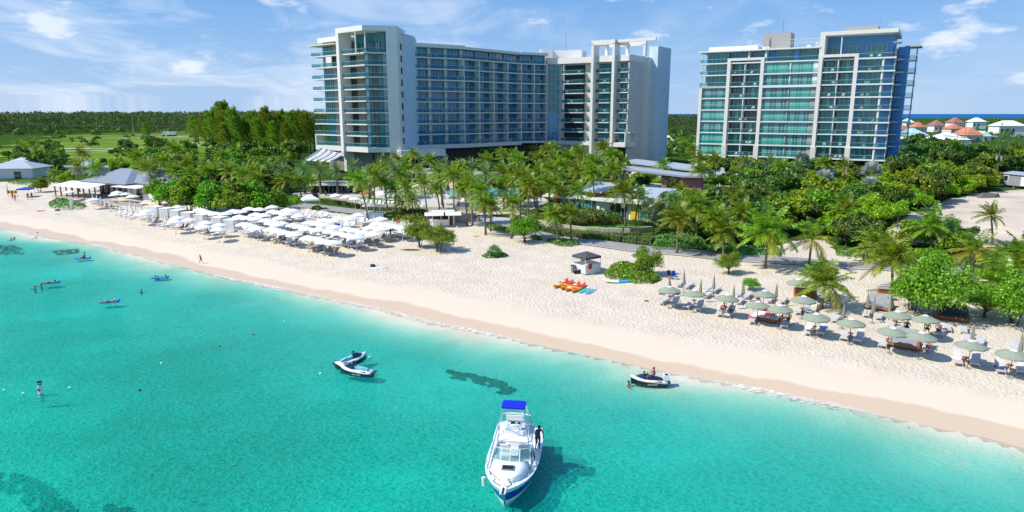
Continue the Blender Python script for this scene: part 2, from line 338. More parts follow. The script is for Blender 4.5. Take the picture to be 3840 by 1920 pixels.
# ------------------------------------------------------------------ sea
m,N,out=newmat('clear_sea_water'); tc=N.n('ShaderNodeTexCoord'); P_=tc.outputs['Object']
a=N.n('ShaderNodeAttribute',attribute_name='dsh'); nd=N.n('ShaderNodeTexNoise',i_Scale=.045,i_Detail=4.0); N.l(P_,nd.inputs['Vector'])
dep=N.math('MULTIPLY_ADD',a.outputs['Fac'],-1/46.0,N.math('MULTIPLY_ADD',nd.outputs[0],  .32,-.16))     # 0 at the shore, 1 at 80 m out
wn=N.n('ShaderNodeTexNoise',i_Scale=.9,i_Detail=3.0); N.l(P_,wn.inputs['Vector'])
mp=N.n('ShaderNodeMapping'); mp.inputs['Rotation'].default_value=(0,0,.45); mp.inputs['Scale'].default_value=(1,1.5,1); N.l(P_,mp.inputs[0])
vec=N.n('ShaderNodeVectorMath',operation='MULTIPLY_ADD'); N.l(wn.outputs['Color'],vec.inputs[0]); vec.inputs[1].default_value=(.85,.85,0); N.l(mp.outputs[0],vec.inputs[2])
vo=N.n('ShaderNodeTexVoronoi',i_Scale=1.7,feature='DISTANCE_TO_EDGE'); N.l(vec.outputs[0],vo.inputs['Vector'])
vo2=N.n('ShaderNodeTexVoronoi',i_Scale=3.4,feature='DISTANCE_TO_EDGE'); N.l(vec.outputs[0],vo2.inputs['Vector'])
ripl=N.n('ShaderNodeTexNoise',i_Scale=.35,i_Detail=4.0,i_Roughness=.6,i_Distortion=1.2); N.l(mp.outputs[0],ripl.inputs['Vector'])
caustic_net=N.math('ADD',N.math('MULTIPLY',N.ramp(vo.outputs['Distance'],[(.0,1.0),(.14,.5),(.36,0.0)]),.6),N.math('MULTIPLY',N.ramp(vo2.outputs['Distance'],[(.0,1.0),(.12,.3),(.4,0.0)]),.4))
wv=N.n('ShaderNodeTexNoise',i_Scale=2.4,i_Detail=5.0,i_Roughness=.6,i_Distortion=.8); N.l(mp.outputs[0],wv.inputs['Vector'])
big=N.n('ShaderNodeTexNoise',i_Scale=.06,i_Detail=3.0); N.l(P_,big.inputs['Vector'])
amp=N.ramp(big.outputs[0],[(.3,.45),(.6,1.0)])
dc=N.ramp(dep,[(.0,(.42,.52,.42)),(.10,(.16,.52,.45)),(.24,(.015,.70,.62)),(.5,(.001,.73,.57)),(1,(.0,.74,.50))])
dif=N.n('ShaderNodeBsdfDiffuse'); N.l(dc,dif.inputs[0])
bm=N.n('ShaderNodeBump',i_Distance=1.3); N.l(N.math('ADD',N.math('MULTIPLY',caustic_net,.5),N.math('ADD',wv.outputs[0],N.math('MULTIPLY',ripl.outputs[0],1.2))),bm.inputs['Height']); N.l(N.math('MULTIPLY',amp,1.0),bm.inputs['Strength']); N.l(bm.outputs[0],dif.inputs['Normal'])
tr=N.n('ShaderNodeBsdfTransparent')
tcl=N.ramp(dep,[(.0,(1,1,1)),(.06,(.78,.98,.94)),(.2,(.16,.74,.70)),(.5,(.012,.62,.54)),(1,(.001,.58,.45))])
N.l(N.mix(N.math('MULTIPLY',caustic_net,N.ramp(dep,[(.0,0.10),(.12,1.0)])),tcl,(.30,1,.99)),tr.inputs[0])  # caustic light lines painted into the transmission colour as a pale network
fd_=N.ramp(dep,[(.0,.0),(.03,.06),(.15,.24),(.5,.36),(1,.42)])
mx=N.n('ShaderNodeMixShader'); N.l(fd_,mx.inputs[0]); N.l(tr.outputs[0],mx.inputs[1]); N.l(dif.outputs[0],mx.inputs[2])
gl=N.n('ShaderNodeBsdfGlossy',i_Roughness=.12); b2=N.n('ShaderNodeBump',i_Distance=.2,i_Strength=.5); N.l(wv.outputs[0],b2.inputs['Height']); N.l(b2.outputs[0],gl.inputs['Normal'])
fr=N.n('ShaderNodeFresnel',i_IOR=1.33); N.l(b2.outputs[0],fr.inputs['Normal'])
mg=N.n('ShaderNodeMixShader'); N.l(N.math('MULTIPLY',fr.outputs[0],.35),mg.inputs[0]); N.l(mx.outputs[0],mg.inputs[1]); N.l(gl.outputs[0],mg.inputs[2]); N.l(mg.outputs[0],out.inputs[0]); WATER=m
wx=axis(-140,70,2.0,-2500,2500,1.4); wy=axis(10,150,2.0,-300,700,1.4)
WX,WY=np.meshgrid(wx,wy); n1_,n2_=len(wx),len(wy); WD=dist(WX.ravel(),WY.ravel())
ii=np.arange((n2_-1)*(n1_-1)); r_,c_=ii//(n1_-1),ii%(n1_-1); A=r_*n1_+c_; fq=np.c_[A,A+1,A+n1_+1,A+n1_]; keep=WD[fq].min(1)<2.0; fq=fq[keep]
WYY=WY.ravel().copy(); bad=(WD>30)
u_,inv=np.unique(fq,return_inverse=True)
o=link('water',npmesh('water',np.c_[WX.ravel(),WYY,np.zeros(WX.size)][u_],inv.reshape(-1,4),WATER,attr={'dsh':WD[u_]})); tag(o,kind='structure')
SEAFAR=mat('open_sea_blue',(.02,.15,.36),1.0,.1,.01,spec=0)
o=MB().b2(-9000,16000,2450,11500,-3.2,-3.0).build('far_water',SEAFAR); tag(o,kind='structure')
# foam along the edge
m,N,out=newmat('wave_foam'); tc=N.n('ShaderNodeTexCoord'); n=N.n('ShaderNodeTexNoise',i_Scale=2.2,i_Detail=6.0,i_Roughness=.7); N.l(tc.outputs['Object'],n.inputs['Vector'])
nb_=N.n('ShaderNodeTexNoise',i_Scale=.07,i_Detail=2.0); N.l(tc.outputs['Object'],nb_.inputs['Vector'])
d=N.n('ShaderNodeBsdfDiffuse'); d.inputs[0].default_value=(.85,.86,.84,1); t=N.n('ShaderNodeBsdfTransparent'); x=N.n('ShaderNodeMixShader')
N.l(N.math('MULTIPLY',N.ramp(n.outputs[0],[(.42,0.0),(.6,.85)]),N.ramp(nb_.outputs[0],[(.42,.15),(.58,1.0)])),x.inputs[0]); N.l(t.outputs[0],x.inputs[1]); N.l(d.outputs[0],x.inputs[2]); N.l(x.outputs[0],out.inputs[0]); FOAM=m
def ribbon(name,pts,width,m,dz,seg=1.5,kind='structure',wfun=None):
    P=[Vector((p[0],p[1])) for p in pts]; q=[P[0]]
    for a_,b_ in zip(P[:-1],P[1:]):
        k=max(1,int((b_-a_).length/seg))
        for i in range(1,k+1): q.append(a_.lerp(b_,i/k))
    q2=[q[0]]+[(q[i-1]+q[i]*2+q[i+1])/4 for i in range(1,len(q)-1)]+[q[-1]]
    V=[];F_=[]
    for i,p in enumerate(q2):
        t=(q2[min(i+1,len(q2)-1)]-q2[max(i-1,0)]).normalized(); nn=Vector((-t.y,t.x)); wd=width if wfun is None else wfun(i)
        for s in (-.5,0,.5):
            a_=p+nn*wd*s; V.append((a_.x,a_.y,T(a_.x,a_.y)+dz))
    for i in range(len(q2)-1):
        for j in (0,1): F_.append((i*3+j,i*3+j+1,i*3+j+4,i*3+j+3))
    me=bpy.data.meshes.new(name); me.from_pydata(V,[],[f[::-1] for f in F_]); me.materials.append(m)
    o=link(name,me); tag(o,kind=kind); return o,q2
fo=[ (x_,y_) for x_,y_ in SH[1:-1]]
rr=random.Random(3)
FV=[];FF=[]
o,_=ribbon('foam',[(x_,y_-.25) for x_,y_ in fo],.9,FOAM,0,2.0,'stuff',wfun=lambda i:.8+.5*math.sin(i*.37)*math.sin(i*.13+1)+(.35 if i>140 else 0))
for v_ in o.data.vertices: v_.co.z=max(v_.co.z,0)+.03
# paths
ASPH=mat('pale_asphalt',(.33,.32,.31),.9,.07,.7,bump=.2,bscale=30)
PAVE=mat('pale_paving',(.60,.56,.50),.85,.08,1.2)
PATH_PX=[(1100,768),(1200,780),(1325,794),(1440,803),(1560,809),(1700,818),(1800,832),(1905,852),(1990,872),(2080,895),(2240,915),(2420,935),(2600,952),(2760,966),(2900,975),(3060,984),(3250,998),(3430,1010),(3620,1025),(3840,1052),(4200,1110)]
PATHW=px(PATH_PX)
ribbon('path',PATHW,4.2,ASPH,.07)
CURB=mat('pale_kerb',(.66,.63,.57),.85,.05)
for s_ in (1,-1):
    Pp=[Vector(p) for p in PATHW]; off=[]
    for i,p in enumerate(Pp):
        t=(Pp[min(i+1,len(Pp)-1)]-Pp[max(i-1,0)]).normalized(); off.append((p.x-t.y*2.2*s_,p.y+t.x*2.2*s_))
    ribbon('kerb',off,.25,CURB,.12)
from mathutils.geometry import delaunay_2d_cdt
def sheet(name,pxs,m,dz,label=None,cat=None,kind='structure',world=None):
    W=[Vector(p[:2]) for p in (world or px(pxs))]; P=[]
    for a_,b_ in zip(W,W[1:]+W[:1]):
        k=max(1,int((b_-a_).length/1.0)); P+=[a_.lerp(b_,i/k) for i in range(k)]
    n=len(P); X,Y=np.meshgrid(np.arange(min(p.x for p in P),max(p.x for p in P),1.2),np.arange(min(p.y for p in P),max(p.y for p in P),1.2)); X,Y=X.ravel(),Y.ravel(); k=inpoly(X,Y,[tuple(p) for p in P])
    pts=P+[Vector((x,y)) for x,y in zip(X[k],Y[k])]
    vo_,_,fo_,_,_,_=delaunay_2d_cdt(pts,[(i,(i+1)%n) for i in range(n)],[tuple(range(n))],1,1e-4)
    z=hz(np.array([v.x for v in vo_]),np.array([v.y for v in vo_]))+dz
    me=bpy.data.meshes.new(name); me.from_pydata([(v.x,v.y,float(q_)) for v,q_ in zip(vo_,z)],[],[tuple(f) for f in fo_]); me.materials.append(m)
    o=link(name,me); tag(o,label,cat,kind=kind); return o
KEEP=[]
# ------------------------------------------------------------------ buildings
WC={}
def winmesh(w_,h,n,gm,fm,rows=1):
    k=(round(w_,2),round(h,2),n,gm.name,fm.name,rows)
    if k not in WC:
        b=MB(); cw=w_/n
        for i in range(n): 
            b.b2(i*cw+.04,(i+1)*cw-.04,.05,.12,.04,h-.04,0)
        for i in range(n+1): b.b2(i*cw-.045+(.045 if i==0 else 0)-(.045 if i==n else 0),i*cw+.045+(.045 if i==0 else 0)-(.045 if i==n else 0),-.02,.16,0,h,1)
        b.b2(.0,w_,-.015,.155,h-.09,h,1); b.b2(0,w_,-.015,.155,0,.09,1)
        for r_ in range(1,rows): b.b2(0,w_,-.01,.15,h*r_/rows-.04,h*r_/rows+.04,1)
        WC[k]=b.mesh('window',[gm,fm])
    return WC[k]
class Bld:
    def __init__(s,name,p,rz,label,cat='building',group=None):
        s.root=empty(name,p,rz,label,cat,group); s.L=Matrix.Identity(4); s.z0=p[2]
    def frame(s,p0,p1):      # local frame: x from p0 to p1 (root coordinates, xy), y inwards
        d=Vector((p1[0]-p0[0],p1[1]-p0[1],0)); a=math.atan2(d.y,d.x); s.a=a
        s.L=Matrix.Translation((p0[0],p0[1],0))@Matrix.Rotation(a,4,'Z'); s.len=d.length; return s
    def mb(s): b=MB(); b.M=s.L.copy(); return b
    def win(s,x,y,z,w_,h,n,gm,fm=MULL,name='window',rows=1,rz=0):
        o=link(name,winmesh(w_,h,n,gm,fm,rows),s.root); o.matrix_local=s.L@Matrix.Translation((x,y,z))@Matrix.Rotation(rz,4,'Z'); return o
    def balc(s,x0,x1,y0,y1,z,th=.28,m=LWHT,rail=True,sides=True,h=1.05,name='balcony',rm=RAILG,fm=MULL):
        b=s.mb(); b.b2(x0,x1,y0,y1,z-th,z,0); o=b.build(name,m,s.root)
        if rail:
            r_=s.mb(); r_.b2(x0+.06,x1-.06,y0+.06,y0+.10,z+.06,z+h,0); r_.b2(x0+.04,x1-.04,y0+.045,y0+.115,z+h,z+h+.06,1)
            if sides:
                for xx in (x0+.06,x1-.10): r_.b2(xx,xx+.04,y0+.12,y1,z+.06,z+h,0)
            r_.build('railing',[rm,fm],o)
        return o
GH=5.0
b=MB(); b.box((0,0,.42),(.65,.6,.12)); b.box((0,.28,.65),(.65,.1,.5)); b.box((-.3,0,.5),(.06,.5,.2)); b.box((.3,0,.5),(.06,.5,.2)); [b.bar((x_,y,0),(x_,y,.4),.05) for x_ in (-.28,.28) for y in (-.25,.25)]
BCH=b.mesh('balcony_chair',CUSHW); BFL=[0,'hotel']
AUTO=[]
def furn(B,x0,x1,y,z,g,n=2):
    M=B.root.matrix_basis@B.L
    for i in range(n):
        m_=M@Matrix.Translation((g.uniform(x0,x1),y,z))@Matrix.Rotation(g.uniform(-.6,.6),4,'Z'); o=link('balcony_chair',BCH); o.matrix_basis=m_; tag(o,None,'chair','pale balcony chairs'); AUTO.append((o,f'pale chair on {BFL[1]} balcony level {BFL[0]+1}'))
# ---------------------------------------------------------------- the hotel
RT=Vector((-20,215,0)); hb=Bld('hotel',(-20,215,GH-1),0,'large white and blue glass hotel with stepped wings and stacked balconies','hotel')
def q(p): return (p[0]+20,p[1]-215)
for_z=GH-1
LV=[12.3+3.25*k for k in range(10)]
def zz(z): return z-for_z
A_=(-60.2,212);B_=(-40.5,195);C_=(-33.4,196.8);E_=(-28.8,210);F_=(-14.8,219);G_=(3.3,239);H_=(12.1,243);I_=(16.8,244);K_=(37.9,229)
gr=random.Random(21)
# --- left block, face A-B
hb.frame(q(A_),q(B_)); L_=hb.len
b=hb.mb(); b.b2(3.0,L_*.52,2.4,16,zz(GH),zz(42.2),0); b.build('wall',GREYW,hb.root)
b=hb.mb(); b.b2(2.4,L_*.5,1.0,12,zz(42.2),zz(43.5),0); b.b2(-.8,L_*.5,-.6,5,zz(41.2),zz(41.45),0); b.build('roof',LWHT,hb.root)
for k in range(9):
    z=zz(LV[k]); top=(3.25 if k<8 else 2.9)
    if k==0: hb.balc(0,L_*.53,0,3.2,z,1.4)
    else: hb.balc(0 if k not in(2,) else .3,L_*.53,0,3.2,z,.3)
    hb.win(3.1,2.2,z,4.6,top-.3,4,G_TEAL,MULD); b=hb.mb(); b.b2(7.8,9.4,2.25,2.6,z,z+top-.35,0); b.each('wall_panel',TANK,hb.root); hb.win(9.6,2.3,z,3.2,top-.4,2,G_DARK,MULD,'balcony_door')
b=hb.mb(); b.b2(0,.45,.0,3.0,zz(12.3),zz(15.55)-.3,0); b.b2(7.3,10.2,.1,.4,zz(LV[7]),zz(LV[8]),0); b.b2(7.3,7.7,.1,3,zz(LV[7]),zz(LV[8]),0); b.each('balcony_frame',LWHT,hb.root)
# frame columns and lid round the corner
s0=L_*.53
b=hb.mb(); b.b2(s0,s0+1.3,-.6,3.8,zz(9.5),zz(44.0),0); b.b2(s0+.05,s0+1.25,.2,3.7,zz(GH),zz(9.5),0); b.each('frame_column',LWHT,hb.root)
b=hb.mb(); b.b2(s0+1.3,L_,3.2,9,zz(GH),zz(38.0),0); b.build('wall',GREYW,hb.root)
b=hb.mb(); b.b2(s0+1.3,L_+2,5.4,12,zz(38.35),zz(43.9),0); b.build('teal_wall',TEALW,hb.root)
for k in range(9):
    z=zz(LV[k]); 
    hb.balc(s0+1.3,L_-.3,0.2 if k else 0,3.4,z,1.4 if k==0 else .3,sides=False)
    if k<8:
        hb.win(s0+1.6,3.0,z,2.4,2.85,2,G_DARK,MULD,'balcony_door'); hb.win(L_-4.6,3.0,z,3.9,2.9,4,G_TEAL,MULD)
hb.win(s0+2.0,5.2,zz(38.3),2.6,3.0,2,G_TEAL,MULD); hb.win(L_-3.2,5.2,zz(38.3),3.4,3.0,3,G_TEAL,MULD)
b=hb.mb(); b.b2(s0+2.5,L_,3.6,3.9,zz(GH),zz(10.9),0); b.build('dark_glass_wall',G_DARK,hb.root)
# face B-C
hb.frame(q(B_),q(C_)); L2=hb.len
for k in range(9):
    z=zz(LV[k]); hb.balc(-.2,L2,0,3.0,z,1.4 if k==0 else .3,sides=False)
    if k<8:
        hb.win(1.0,2.3,z,3.9,2.95,3,G_TEAL,MULD); b=hb.mb(); b.b2(4.95,L2+.2,2.2,2.8,z,z+2.94,0); b.b2(.2,.95,2.2,2.7,z,z+2.94,0); b.each('wall_panel',PBLUE,hb.root)
hb.win(1.0,5.2,zz(38.3),3.6,3.2,3,G_TEAL,MULD)
b=hb.mb(); b.b2(.4,L2+.5,5.4,9,zz(38.35),zz(43.9),0); b.build('teal_wall',TEALW,hb.root)
b=hb.mb(); b.tube([(0.3,.5,zz(38.3)),(.3,.5,zz(43.9))],.22,0,10); b.tube([(-2.2,2.3,zz(38.3)),(-2.2,2.3,zz(43.9))],.22,0,10); b.each('round_column',LWHT,hb.root)
b=hb.mb(); b.b2(.8,L2,3.2,9.0,zz(GH),zz(38.2),0); b.build('wall',GREYW,hb.root)
b=hb.mb(); b.b2(1.0,L2-.3,3.0,3.18,zz(GH),zz(10.9),0); b.build('dark_glass_wall',G_DARK,hb.root)
hb.L=Matrix.Identity(4)
def P3(pts): return [q(p) for p in pts]
b=hb.mb(); a=Vector((B_[0]-A_[0],B_[1]-A_[1])).normalized(); n_=Vector((a.y,-a.x)); n_=-n_ if n_.y>0 else n_
c0=Vector(A_)+a*s0+n_*.6; c1=Vector(B_)+Vector((-.25,-.8)); c2=Vector((-31.7,196.6)); c3=Vector((-31.2,209)); c4=Vector(A_)+a*s0-n_*12
b.prism(P3([c0,c1,c2,c3,c4]),zz(43.9),zz(45.3),0); b.build('roof',LWHT,hb.root)
b=hb.mb(); b.prism(P3([(-34.7,195.9),(-31.7,196.5),(-31.0,200.3),(-34.2,200.1)]),zz(GH),zz(43.9),0); b.each('frame_column',LWHT,hb.root)
b=hb.mb(); b.prism(P3([(-34.2,200.2),(-30.9,200.4),(-28.4,211.6),(-34,213)]),zz(GH),zz(43.3),0); b.prism(P3([(-33.8,203.5),(-29.9,204),(-28.6,210.8),(-33.5,212)]),zz(43.3),zz(43.9),0); b.build('stair_tower',PBLUE,hb.root)
hb.frame(q((-31.35,198.3)),q((-30.95,200.2)))
for k in range(0,9):
    b=hb.mb(); b.b2(.5,.9,-.25,.2,zz(LV[k])+.8,zz(LV[k])+2.6,0); b.each('slit_window',G_DARK,hb.root)
# --- middle wing
SEG=[(E_,F_,3,.0),(F_,G_,4,1),(G_,H_,2,0)]
for si,(p,p2,nb,fin) in enumerate(SEG):
    hb.frame(q(p),q(p2)); Ls=hb.len; bw=Ls/nb
    b=hb.mb(); b.b2(-.4,Ls+.4,2.7,14,zz(12.3),zz(41.1),0); b.build('wall',GREYW,hb.root)
    b=hb.mb(); b.b2(-.3,Ls+.35,-.1 if si!=1 else .35,14.4,zz(41.1),zz(42.2 if si==0 else 41.9),0); b.build('roof',LWHT,hb.root)
    for k in range(9):
        z=zz(LV[k]); hgt=2.95 if k<8 else 2.8
        if k: hb.balc(-.1,Ls+.1,0,2.75,z,.34,sides=False)
        else: hb.balc(-.1,Ls+.1,0,2.75,z,1.2 if si<2 else .6,sides=False)
        for i in range(nb):
            pier=.6 if si==0 else .22
            hb.win(i*bw+pier,2.45,z,bw-2*pier,hgt,4 if si!=2 else 4,G_BLUE,MULD)
        BFL[0]=k; furn(hb,.8,Ls-.8,1.2,z,gr,nb-1)
    b=hb.mb()
    for i in range(nb+1):
        if si==1 or (si==2) : b.b2(i*bw-.14,i*bw+.14,.05,2.7,zz(12.3),zz(38.1 if si==1 else 38.1),0)
        else: b.b2(i*bw-.5,i*bw+.5,1.9,2.7,zz(12.3),zz(41.1),0)
    b.each('party_wall',LWHT,hb.root)
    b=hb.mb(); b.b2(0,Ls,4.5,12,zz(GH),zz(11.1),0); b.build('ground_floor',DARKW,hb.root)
    if si==0:
        b=hb.mb(); b.b2(5.5,6.5,2,3,zz(GH),zz(11.1),0); b.each('column',LWHT,hb.root)
# glass strip
hb.frame(q((12.3,244.4)),q((17.0,245.6)))
for k in range(8): hb.win(0.1,0,zz(LV[k])+.05,hb.len-.6,3.15,3,G_TEAL if k>2 else G_BLUE,MULL,rows=2)
b=hb.mb(); b.b2(-1,hb.len+1,.3,9,zz(GH),zz(38.6),0); b.b2(-.6,hb.len+1.4,-.3,.3,zz(38.4),zz(40.4),0); b.build('wall',CREAM,hb.root)
# restaurant podium
hb.frame(q((-31.4,194.6)),q((-19.6,203.6))); Lp=hb.len
b=hb.mb(); b.b2(0,Lp,0,9,zz(9.9),zz(11.5),0); b.b2(-.2,Lp+.3,-.5,9,zz(9.55),zz(9.9),0); b.build('podium_band',LWHT,hb.root)
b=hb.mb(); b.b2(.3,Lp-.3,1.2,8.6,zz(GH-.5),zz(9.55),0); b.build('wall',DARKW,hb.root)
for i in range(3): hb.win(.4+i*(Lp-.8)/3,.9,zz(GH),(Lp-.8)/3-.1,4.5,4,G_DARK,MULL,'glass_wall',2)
b=hb.mb()
for x_ in (0.1,Lp-.4): b.b2(x_,x_+.35,.1,.9,zz(GH-.5),zz(9.55),0)
b.each('column',PBLUE,hb.root)
# --- right wing
hb.frame(q(I_),q(K_)); Lr=hb.len
b=hb.mb(); b.b2(.2,Lr,1.8,17,zz(GH),zz(38.4),0); b.build('wall',CREAM,hb.root)
b=hb.mb(); b.b2(-1.0,Lr,-.2,17,zz(38.4),zz(40.3),0); b.build('roof',LWHT,hb.root)
cs=[(.512,.014),(.811,.014)]
b=hb.mb()
for s_,_ in cs: b.b2(s_*Lr-.45,s_*Lr+.45,-1.7,2.2,zz(GH),zz(44.2),0)
b.each('frame_column',LWHT,hb.root)
b=hb.mb(); x0_,x1_=.512*Lr-.45,.811*Lr+.45; b.b2(x0_,x1_,-1.7,-.6,zz(43.7),zz(45.2),0); b.b2(x0_,x0_+.9,-.6,9,zz(43.7),zz(45.2),0); b.b2(x0_,Lr+2,8,9,zz(43.7),zz(45.2),0); b.b2(x1_-.9,x1_,-.6,9,zz(43.7),zz(45.2),0); b.b2(x1_,Lr+9,-.2,.5,zz(44.25),zz(45.15),0)
for x_ in (x0_,x1_-.9,Lr+1): b.b2(x_,x_+.9,8,9,zz(40.3),zz(44.2),0)
b.build('roof_frame',LWHT,hb.root)
bays=[(.03,.34,4,0),(.43,.495,1,0),(.55,.72,2,1),(.86,1.0,2,1)]
for k in range(8):
    z=zz(LV[k])
    for (a0,a1,n,pr) in bays:
        hb.balc(a0*Lr-.3,a1*Lr+(.3 if a1<1 else .0),-.1,1.9,z,.26 if k else .26,rm=RAILG)
        hb.win(a0*Lr+.1,1.62,z,(a1-a0)*Lr-.2,2.85,n,G_DARK if pr==0 else G_TEAL,MULD)
        BFL[0]=k; furn(hb,a0*Lr+.3,a1*Lr-.3,.8,z,gr,1)
    hb.win(.75*Lr,1.6,z+.1,.9,2.5,1,G_DARK,MULD,'slim_window')
b=hb.mb(); b.b2(-.6,Lr*.5,-.3,1.8,zz(11.0),zz(12.0),0); b.b2(Lr*.83,Lr+.2,-1.4,1.8,zz(10.8),zz(12.2),0); b.b2(Lr*.83,Lr+.2,-1.4,1.8,zz(15.3),zz(15.56),0); b.b2(Lr-.1,Lr+.25,-1.4,1.8,zz(12.2),zz(15.3),0); b.build('podium_band',LWHT,hb.root)
hb.win(.84*Lr,.2,zz(GH),.15*Lr,5.6,4,G_DARK,MULD,'glass_wall',2)
hb.frame(q((38.2,229.2)),q((47.9,242.9))); Lk=hb.len
# stone end wall with slit windows
BR,N,out=newmat('stacked_stone_panel'); p=N.n('ShaderNodeBsdfPrincipled',i_Roughness=.85); tcn=N.n('ShaderNodeTexCoord')
mp=N.n('ShaderNodeMapping'); mp.inputs['Rotation'].default_value=(R(90),0,-hb.a); N.l(tcn.outputs['Object'],mp.inputs[0])
no=N.n('ShaderNodeTexNoise',i_Scale=1.0,i_Detail=3.0); mp2=N.n('ShaderNodeMapping'); mp2.inputs['Scale'].default_value=(.9,.9,3.2); N.l(tcn.outputs['Object'],mp2.inputs[0]); N.l(mp2.outputs[0],no.inputs['Vector'])
N.l(N.ramp(no.outputs[0],[(.40,(.50,.50,.49)),(.5,(.57,.57,.55)),(.6,(.64,.64,.62))]),p.inputs['Base Color']); N.l(p.outputs[0],out.inputs[0])
b=hb.mb(); b.b2(-.2,Lk*.62,-.02,.4,zz(GH),zz(38.39),0); b.b2(Lk*.62,Lk,.7,1.2,zz(GH),zz(38.39),0); b.b2(Lk*.62-.02,Lk*.62+.4,0,1.2,zz(GH),zz(38.38),0); b.build('stone_wall',BR,hb.root)
b=hb.mb(); b.b2(-.35,Lk*.62,-.1,.5,zz(38.4),zz(40.4),0); b.b2(Lk*.8,Lk+1,-.05,1.5,zz(GH),zz(40.4),0); b.build('parapet',LWHT,hb.root)
for k in range(8): 
    b=hb.mb(); b.b2(Lk*.66,Lk*.72,.55,.85,zz(LV[k])+.5,zz(LV[k])+2.7,0); b.each('slit_window',G_DARK,hb.root)
b=hb.mb(); b.b2(-.2,4.6,-.9,-.0,zz(10.8),zz(12.2),0); b.b2(4.3,4.6,-.9,0,zz(12.2),zz(15.3),0); b.b2(-.2,4.6,-.9,0,zz(15.3),zz(15.6),0); b.build('podium_frame',LWHT,hb.root)
hb.L=Matrix.Identity(4)
b=hb.mb(); b.prism(P3([(49.7,241.5),(56.1,250.4),(51.5,254),(47.1,243.4)]),zz(GH),zz(44.1),0); b.build('stair_tower',PBLUE,hb.root)
b=hb.mb(); b.prism(P3([(14.5,252),(24.6,250),(27,258),(16,260)]),zz(40),zz(43.6),0); b.prism(P3([(10,250),(14.4,250),(14.4,256),(10,256)]),zz(40),zz(43.9),0); b.build('plant_room',W_,hb.root)
b=hb.mb(); b.bar((19,250,0),(19,250,0),.01,0); b=MB(); b.tube([(39,36,zz(43.5)),(39,36,zz(50))],.07,0,5); b.build('mast',MET,hb.root)
# tensile sail beside the hotel
b=MB(); 
pA=[atY(1138,601,195),atY(1215,557,203)];
O_=Vector((-52,195,5)); Q=[atY(1143,598,188)-O_,atY(1240,604,187)-O_,atY(1292,574,196)-O_,atY(1206,556,199)-O_]; vs=[];nu,nv=32,8
for a_ in range(nu+1):
    for c_ in range(nv+1):
        s_,t_=a_/nu,c_/nv; p_=(Q[0].lerp(Q[1],s_)).lerp(Q[3].lerp(Q[2],s_),t_); pl=abs(math.sin(s_*4*math.pi)); vs.append((p_.x,p_.y,p_.z-.28*pl-.5*t_*(1-t_)))
b.add(vs,[(a_*(nv+1)+c_,(a_+1)*(nv+1)+c_,(a_+1)*(nv+1)+c_+1,a_*(nv+1)+c_+1) for a_ in range(nu) for c_ in range(nv)],0); b.add([(x,y,z-.04) for x,y,z in vs],[(a_*(nv+1)+c_,a_*(nv+1)+c_+1,(a_+1)*(nv+1)+c_+1,(a_+1)*(nv+1)+c_) for a_ in range(nu) for c_ in range(nv)],0)
o=empty('tensile_sail',(-52,195,5),0,'white pleated tensile sail canopy at the left foot of the hotel','canopy')
b.build('fabric',CANV,o); b=MB()
for s_ in (0,.25,.5,.75,1): b.tube([Q[0].lerp(Q[1],s_)+Vector((0,0,.1)),Q[3].lerp(Q[2],s_)+Vector((0,0,.1))],.09,0,5)
a0=atY(1200,600,196)-Vector((-52,195,5)); b.tube([(a0.x,a0.y,0),a0],.15,0,6); b.build('spars',MET,o)
# ---------------------------------------------------------------- residence tower
p0=(56.4,210);p1=(99.3,184)
tb=Bld('apartment_tower',(p0[0],p0[1],GH-1),math.atan2(p1[1]-p0[1],p1[0]-p0[0]),'twelve storey apartment tower with pale frames, teal glazing and blue walls','apartment building')
tb.L=Matrix.Identity(4); LT=math.hypot(p1[0]-p0[0],p1[1]-p0[1]); da=((p1[0]-p0[0])/LT,(p1[1]-p0[1])/LT)
def sx(x):
    u_=2600+.4348*x; k=(u_-CX)/2612.0
    return (k*p0[1]-p0[0])/(da[0]-k*da[1])
Z=[9.6+3.32*k for k in range(11)]
def zt(z): return z-GH+1
b=MB(); b.b2(.6,LT-.3,2.6,20,zt(GH-1),zt(Z[8])-.4,0); b.b2(.6,sx(1050),3.2,20,zt(Z[8])-.4,zt(39.2),0); b.build('wall',TANK,tb.root)
b=MB(); b.b2(sx(1050),LT-.8,5.2,20,zt(Z[9])-3.3,zt(42.3),0); b.each('blue_wall',BLUEW,tb.root)
# thin roof slab, left part
b=MB(); b.b2(-1.0,sx(1045),-.6,20,zt(39.25),zt(39.6),0); b.b2(1.2,sx(500),2,19,zt(39.6),zt(40.9),0); b.build('roof',W_,tb.root)
b=MB(); b.b2(sx(1050)-.4,LT+.3,-.4,20.2,zt(42.3),zt(43.3),0); b.b2(sx(1050)-.4,sx(1080),-.4,5,zt(36.2),zt(42.3),0); b.build('roof_frame',LWHT,tb.root)
b=MB(); b.b2(sx(505),sx(740),8,14,zt(39.6),zt(44.6),0); b.b2(sx(520),sx(560),7.6,8.02,zt(40.5),zt(43.2),0); b.build('plant_room',TANK,tb.root)
b=MB(); b.b2(sx(1200),sx(1490),9,15,zt(43.3),zt(45.2),0); b.build('plant_room',TANK,tb.root)
b=MB(); b.tube([(sx(655),10,zt(44.6)),(sx(655),10,zt(48))],.08,0,5); b.tube([(sx(548),9,zt(44.6)),(sx(548),9,zt(45.9))],.05,0,4); b.tube([(sx(1500),11,zt(45.2)),(sx(1500),11,zt(46.8))],.05,0,4); b.build('mast',MET,tb.root)
b=MB()
for x_ in range(760,1040,18): b.bar((sx(x_),4,zt(40.4)),(sx(x_),4,zt(42.2)),.06)
b.b2(sx(755),sx(1040),3.96,4.04,zt(42.1),zt(42.2),0); b.b2(sx(755),sx(1040),3.96,4.04,zt(41.2),zt(41.28),0); b.build('roof_screen',MULL,tb.root)
